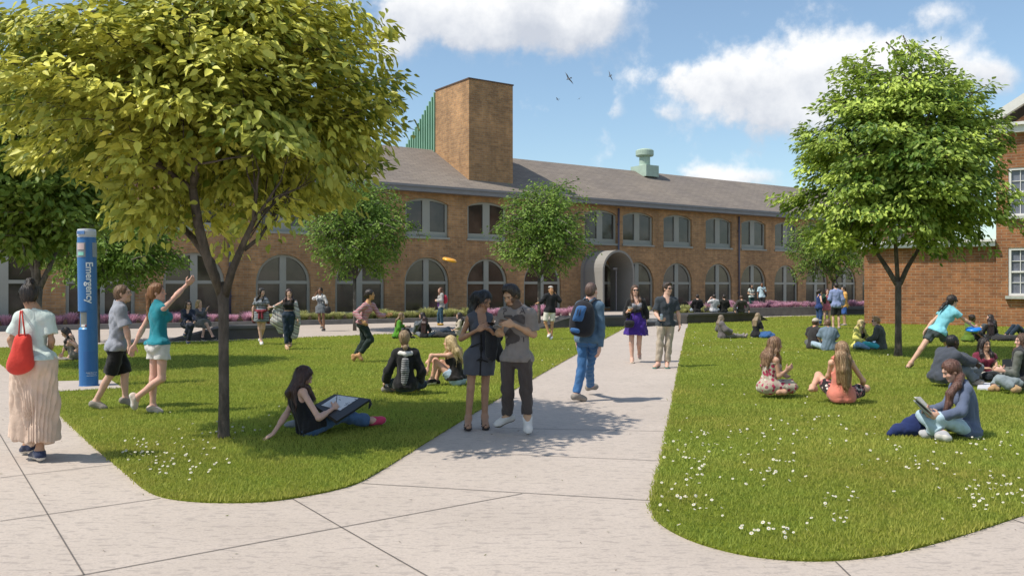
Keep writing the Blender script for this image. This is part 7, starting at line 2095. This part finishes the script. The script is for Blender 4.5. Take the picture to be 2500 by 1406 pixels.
if rip('sketcher'):
    w = W_('sketcher'); A_, B_, D_ = w(1040, 1012, .02), w(1187, 932, .45), w(1205, 1128, -.14)
    n = unit(np.cross(B_ - A_, D_ - A_)); n = n if n[2] > 0 else -n
    def onp(x, y, up=0.0):
        p = w(x, y, 0); o = np.array([0, 0, H0]); d = p - o; return o + d * ((A_ - o) @ n) / (d @ n) + n * up
    r = thing_at('drawing_board', onp(1200, 1040), 'black drawing board resting on the knees of the sketching woman', 'drawing board')
    m = MB(); slab(m, [onp(*p) for p in ((1040, 1012), (1187, 932), (1452, 968), (1205, 1128))], .035); part(m, 'board', mat_plain('black portfolio board', (.022, .018, .017), .45, var=.2), r, False)
    pm, t, b = nt('sketched paper'); v = coords(t); f = t.nodes.new('ShaderNodeMapRange'); f.inputs[1].default_value = .55; f.inputs[2].default_value = .62
    t.links.new(noise(t, v, 16, 6, .7), f.inputs[0]); t.links.new(mixc(t, f.outputs[0], (.68, .68, .70), (.16, .16, .20)), b.inputs['Base Color'])
    m = MB(); slab(m, [onp(*p, .004) for p in ((1090, 1015), (1206, 942), (1362, 964), (1228, 1052))], .003); part(m, 'paper', pm, r, False)
    m = MB(); m.tube([onp(1440, 972, .0), onp(1452, 985, .0) - np.array([0, 0, .03]), w(1446, 1010, .3), w(1438, 1038, .3)], .018, 6, sq=.5); part(m, 'strap', c_(BLACK), r)
    m = MB(); m.tube([onp(1198, 1012, .004), onp(1188, 976, .10)], .004, 6); o = m.build('pencil', mat_plain('dark pencil', (.03, .02, .015), .5, bmp=0)); tag(o, 'dark pencil in the hand of the sketching woman', 'pencil')
    b0 = gp(723, 1046); m = MB(); pillow(m, [b0 + np.array([dx, dy, .05]) for dx, dy in ((-.13, -.05), (-.02, -.09), (.12, -.03), (.10, .08), (-.06, .09))], .10, (0, 0, 1))
    o = fin(m.build('cloth_bag', c_((.16, .18, .20), 'denim', (.28, .3, .32)), smooth=True)); tag(o, 'small grey cloth bag on the grass behind the sketching woman', 'bag')
if rip('reading_girl'):
    g0 = gp(160, 879); m = MB(); r = thing_at('open_book', g0, 'open book lying on the grass before the long haired girl', 'book')
    for sg in (-1, 1):
        m = MB(); m.box(g0 + np.array([sg * .13, -.02, .045]), (.26, .34, .03), M=Matrix.Rotation(sg * -.12, 3, 'Y')); part(m, 'pages', mat_plain('book pages', (.42, .36, .30), .8, var=.3, nscale=30), r, False)
    m = MB(); m.box(g0 + np.array([0, -.02, .022]), (.56, .37, .012)); part(m, 'cover', mat_plain('brown cover', (.10, .06, .04), .6), r, False)
if rip('shading_woman'):
    w = W_('shading_woman'); r = thing_at('handbag', w(1138, 318, 0), 'black handbag on the arm of the woman shading her eyes', 'bag')
    part(pillow(MB(), [w(*p, -.08) for p in ((1118, 295), (1150, 292), (1162, 325), (1150, 345), (1118, 342), (1112, 320))], .16), 'body', c_((.022, .022, .024), rough=.5), r)
    m = MB(); m.tube([w(1122, 297, -.08), w(1128, 270, -.06), w(1140, 268, -.06), w(1147, 295, -.08)], .012, 6); part(m, 'strap', c_(BLACK), r)
if rip('thrower'):
    w = W_('thrower'); disc(w(922, 478, -.1), .145, (math.radians(10), math.radians(-8)), (.015, .20, .66), 'blue flying disc in the hand of the lunging thrower')
if rip('reader'):
    w = W_('reader'); r = thing_at('open_book', w(1590, 870, .1), 'open grey covered book held by the young woman in blue sweater', 'book')
    pg = mat_plain('cream pages', (.62, .60, .53), .8, var=.08); cv = mat_plain('grey green cover', (.27, .29, .27), .5, var=.1)
    s0, s1 = w(1512, 792, .10), w(1652, 945, .06)
    m = MB(); slab(m, [s0, s1, w(1672, 940, -.08), w(1530, 806, -.10)], .012); part(m, 'cover', cv, r, False)
    m = MB(); slab(m, [s0, s1, w(1690, 930, .24), w(1565, 790, .26)], .012); part(m, 'cover', cv, r, False)
    u = np.array([.012, .01, .030])
    m = MB(); slab(m, [s0 + u, s1 + u, w(1690, 930, .24) + u, w(1565, 790, .26) + u], .010); part(m, 'pages', pg, r, False)
    m = MB(); slab(m, [s0 + u, s1 + u, w(1672, 940, -.08) + u * 1.2, w(1530, 806, -.10) + u * 1.2], .010); part(m, 'pages', pg, r, False)
    nb = c_((.014, .026, .105), name='navy canvas')
    r = thing_at('blue_bag', w(1430, 1060, .3), 'slumped navy blue cloth bag on the grass beside the reader', 'bag')
    A = Field(w(1220, 1150, 0) - .15, w(1640, 880, .6) + .1, .010)
    for pts in ([(1300, 1092, .28, .035), (1370, 1070, .30, .060), (1460, 1050, .32, .072), (1545, 1055, .32, .060)], [(1480, 1020, .32, .055), (1525, 970, .33, .045), (1545, 945, .34, .028)], [(1540, 1070, .26, .045), (1575, 1020, .3, .035)], [(1400, 1060, .30, .05), (1500, 1020, .32, .055), (1550, 1010, .32, .05)]):
        for a, b in zip(pts, pts[1:]): A.cap(w(*a[:3]), w(*b[:3]), a[3], b[3], .06)
    A.ripple(.009, 22, 8); A.plane((0, 0, .015), (0, 0, -1)); v, q = A.mesh(); mesh_np('body', v - np.array(r.location), q, nb, r, smooth=True)
    m = MB(); m.tube([w(1520, 935, .28), w(1560, 960, .24), w(1580, 1010, .22), w(1560, 1060, .2)], .016, 6, sq=.5); part(m, 'strap', nb, r)
if rip('vest_person'):
    w = W_('vest_person'); r = thing_at('laptop', w(1310, 1000, .3), 'black laptop with open lid on the lap of the vest person', 'laptop')
    m = MB(); slab(m, [w(1250, 830, .42), w(1366, 824, .30), w(1364, 998, .26), w(1250, 1000, .38)], .014); part(m, 'screen', mat_plain('black laptop shell', (.010, .010, .011), .35, bmp=0), r, False)
    m = MB(); slab(m, [w(1252, 1000, .38), w(1364, 998, .26), w(1400, 1010, .10), w(1292, 1016, .16)], .018); part(m, 'keyboard_base', mat_plain('black laptop shell', (.010, .010, .011), .35, bmp=0), r, False)
    a = [gp(2180 + x / 4.6875, 700 + y / 4.6875) + np.array([0, 0, .05]) for x, y in ((965, 1190), (1130, 1200), (1200, 1135), (980, 1125))]
    m = MB(); slab(m, a, .03); o = fin(m.build('notebook', mat_plain('white paper pad', (.62, .63, .68), .7, bmp=0))); tag(o, 'open white notebook on the grass between the hoodie man and the laptop', 'notebook')
if rip('hoodie_man'):
    w = W_('hoodie_man'); r = thing_at('backpack', w(1120, 1030, .5), 'black backpack lying on the grass in front of the maroon t-shirt girl', 'backpack')
    part(pillow(MB(), [w(*p, .45) for p in ((1030, 985), (1110, 965), (1200, 985), (1225, 1040), (1180, 1075), (1060, 1070), (1020, 1035))], .30, (0, -1, .3)), 'body', c_((.018, .019, .022)), r)
    part(pillow(MB(), [w(*p, .29) for p in ((1060, 1005), (1130, 1000), (1140, 1050), (1065, 1052))], .06, (0, -1, .3)), 'pocket', c_((.03, .035, .042)), r)
def heap(x, y, z, sx, col, label, nm='jacket'):
    px, py = zpx(z, x, y); b0 = gp(px, py); A = Field(b0 - np.array([sx + .2, .5, .1]), b0 + np.array([sx + .2, .5, .5]), .016)
    r = np.random.default_rng(int(x))
    for i in range(5): A.ell(b0 + np.array([r.uniform(-.7, .7) * sx, r.uniform(-.15, .15), .07]), np.eye(3), (sx * r.uniform(.4, .6), .18, r.uniform(.08, .13)), .06)
    A.ripple(.012, 20, int(x)); A.plane((0, 0, .0), (0, 0, -1)); v, q = A.mesh(); o = mesh_np(nm, v, q, c_(col), smooth=True); tag(o, label, nm)
heap(530, 522, 3, .42, (.022, .022, .022), 'dark jackets heaped on the grass beside the cream top girl')
heap(1225, 1008, 5, .30, (.03, .10, .26), 'bundled blue blanket on the grass beside the wavy blonde woman', 'blanket')
heap(1340, 622, 7, .50, (.026, .025, .025), 'dark jackets heaped on the grass by the annex wall')
if rip('plaza_man'):
    w = W_('plaza_man'); r = thing_at('shoulder_bag', w(1235, 430, -.1), 'dark shoulder bag of the man in light blue t-shirt on the terrace', 'bag')
    part(pillow(MB(), [w(*p, .0) for p in ((1222, 400), (1255, 400), (1260, 455), (1225, 460))], .12), 'body', c_(CHAR), r)
    m = MB(); m.tube([w(1232, 402, -.05), w(1205, 360, -.16), w(1180, 345, -.08)], .025, 6, sq=.4); part(m, 'strap', c_(CHAR), r)
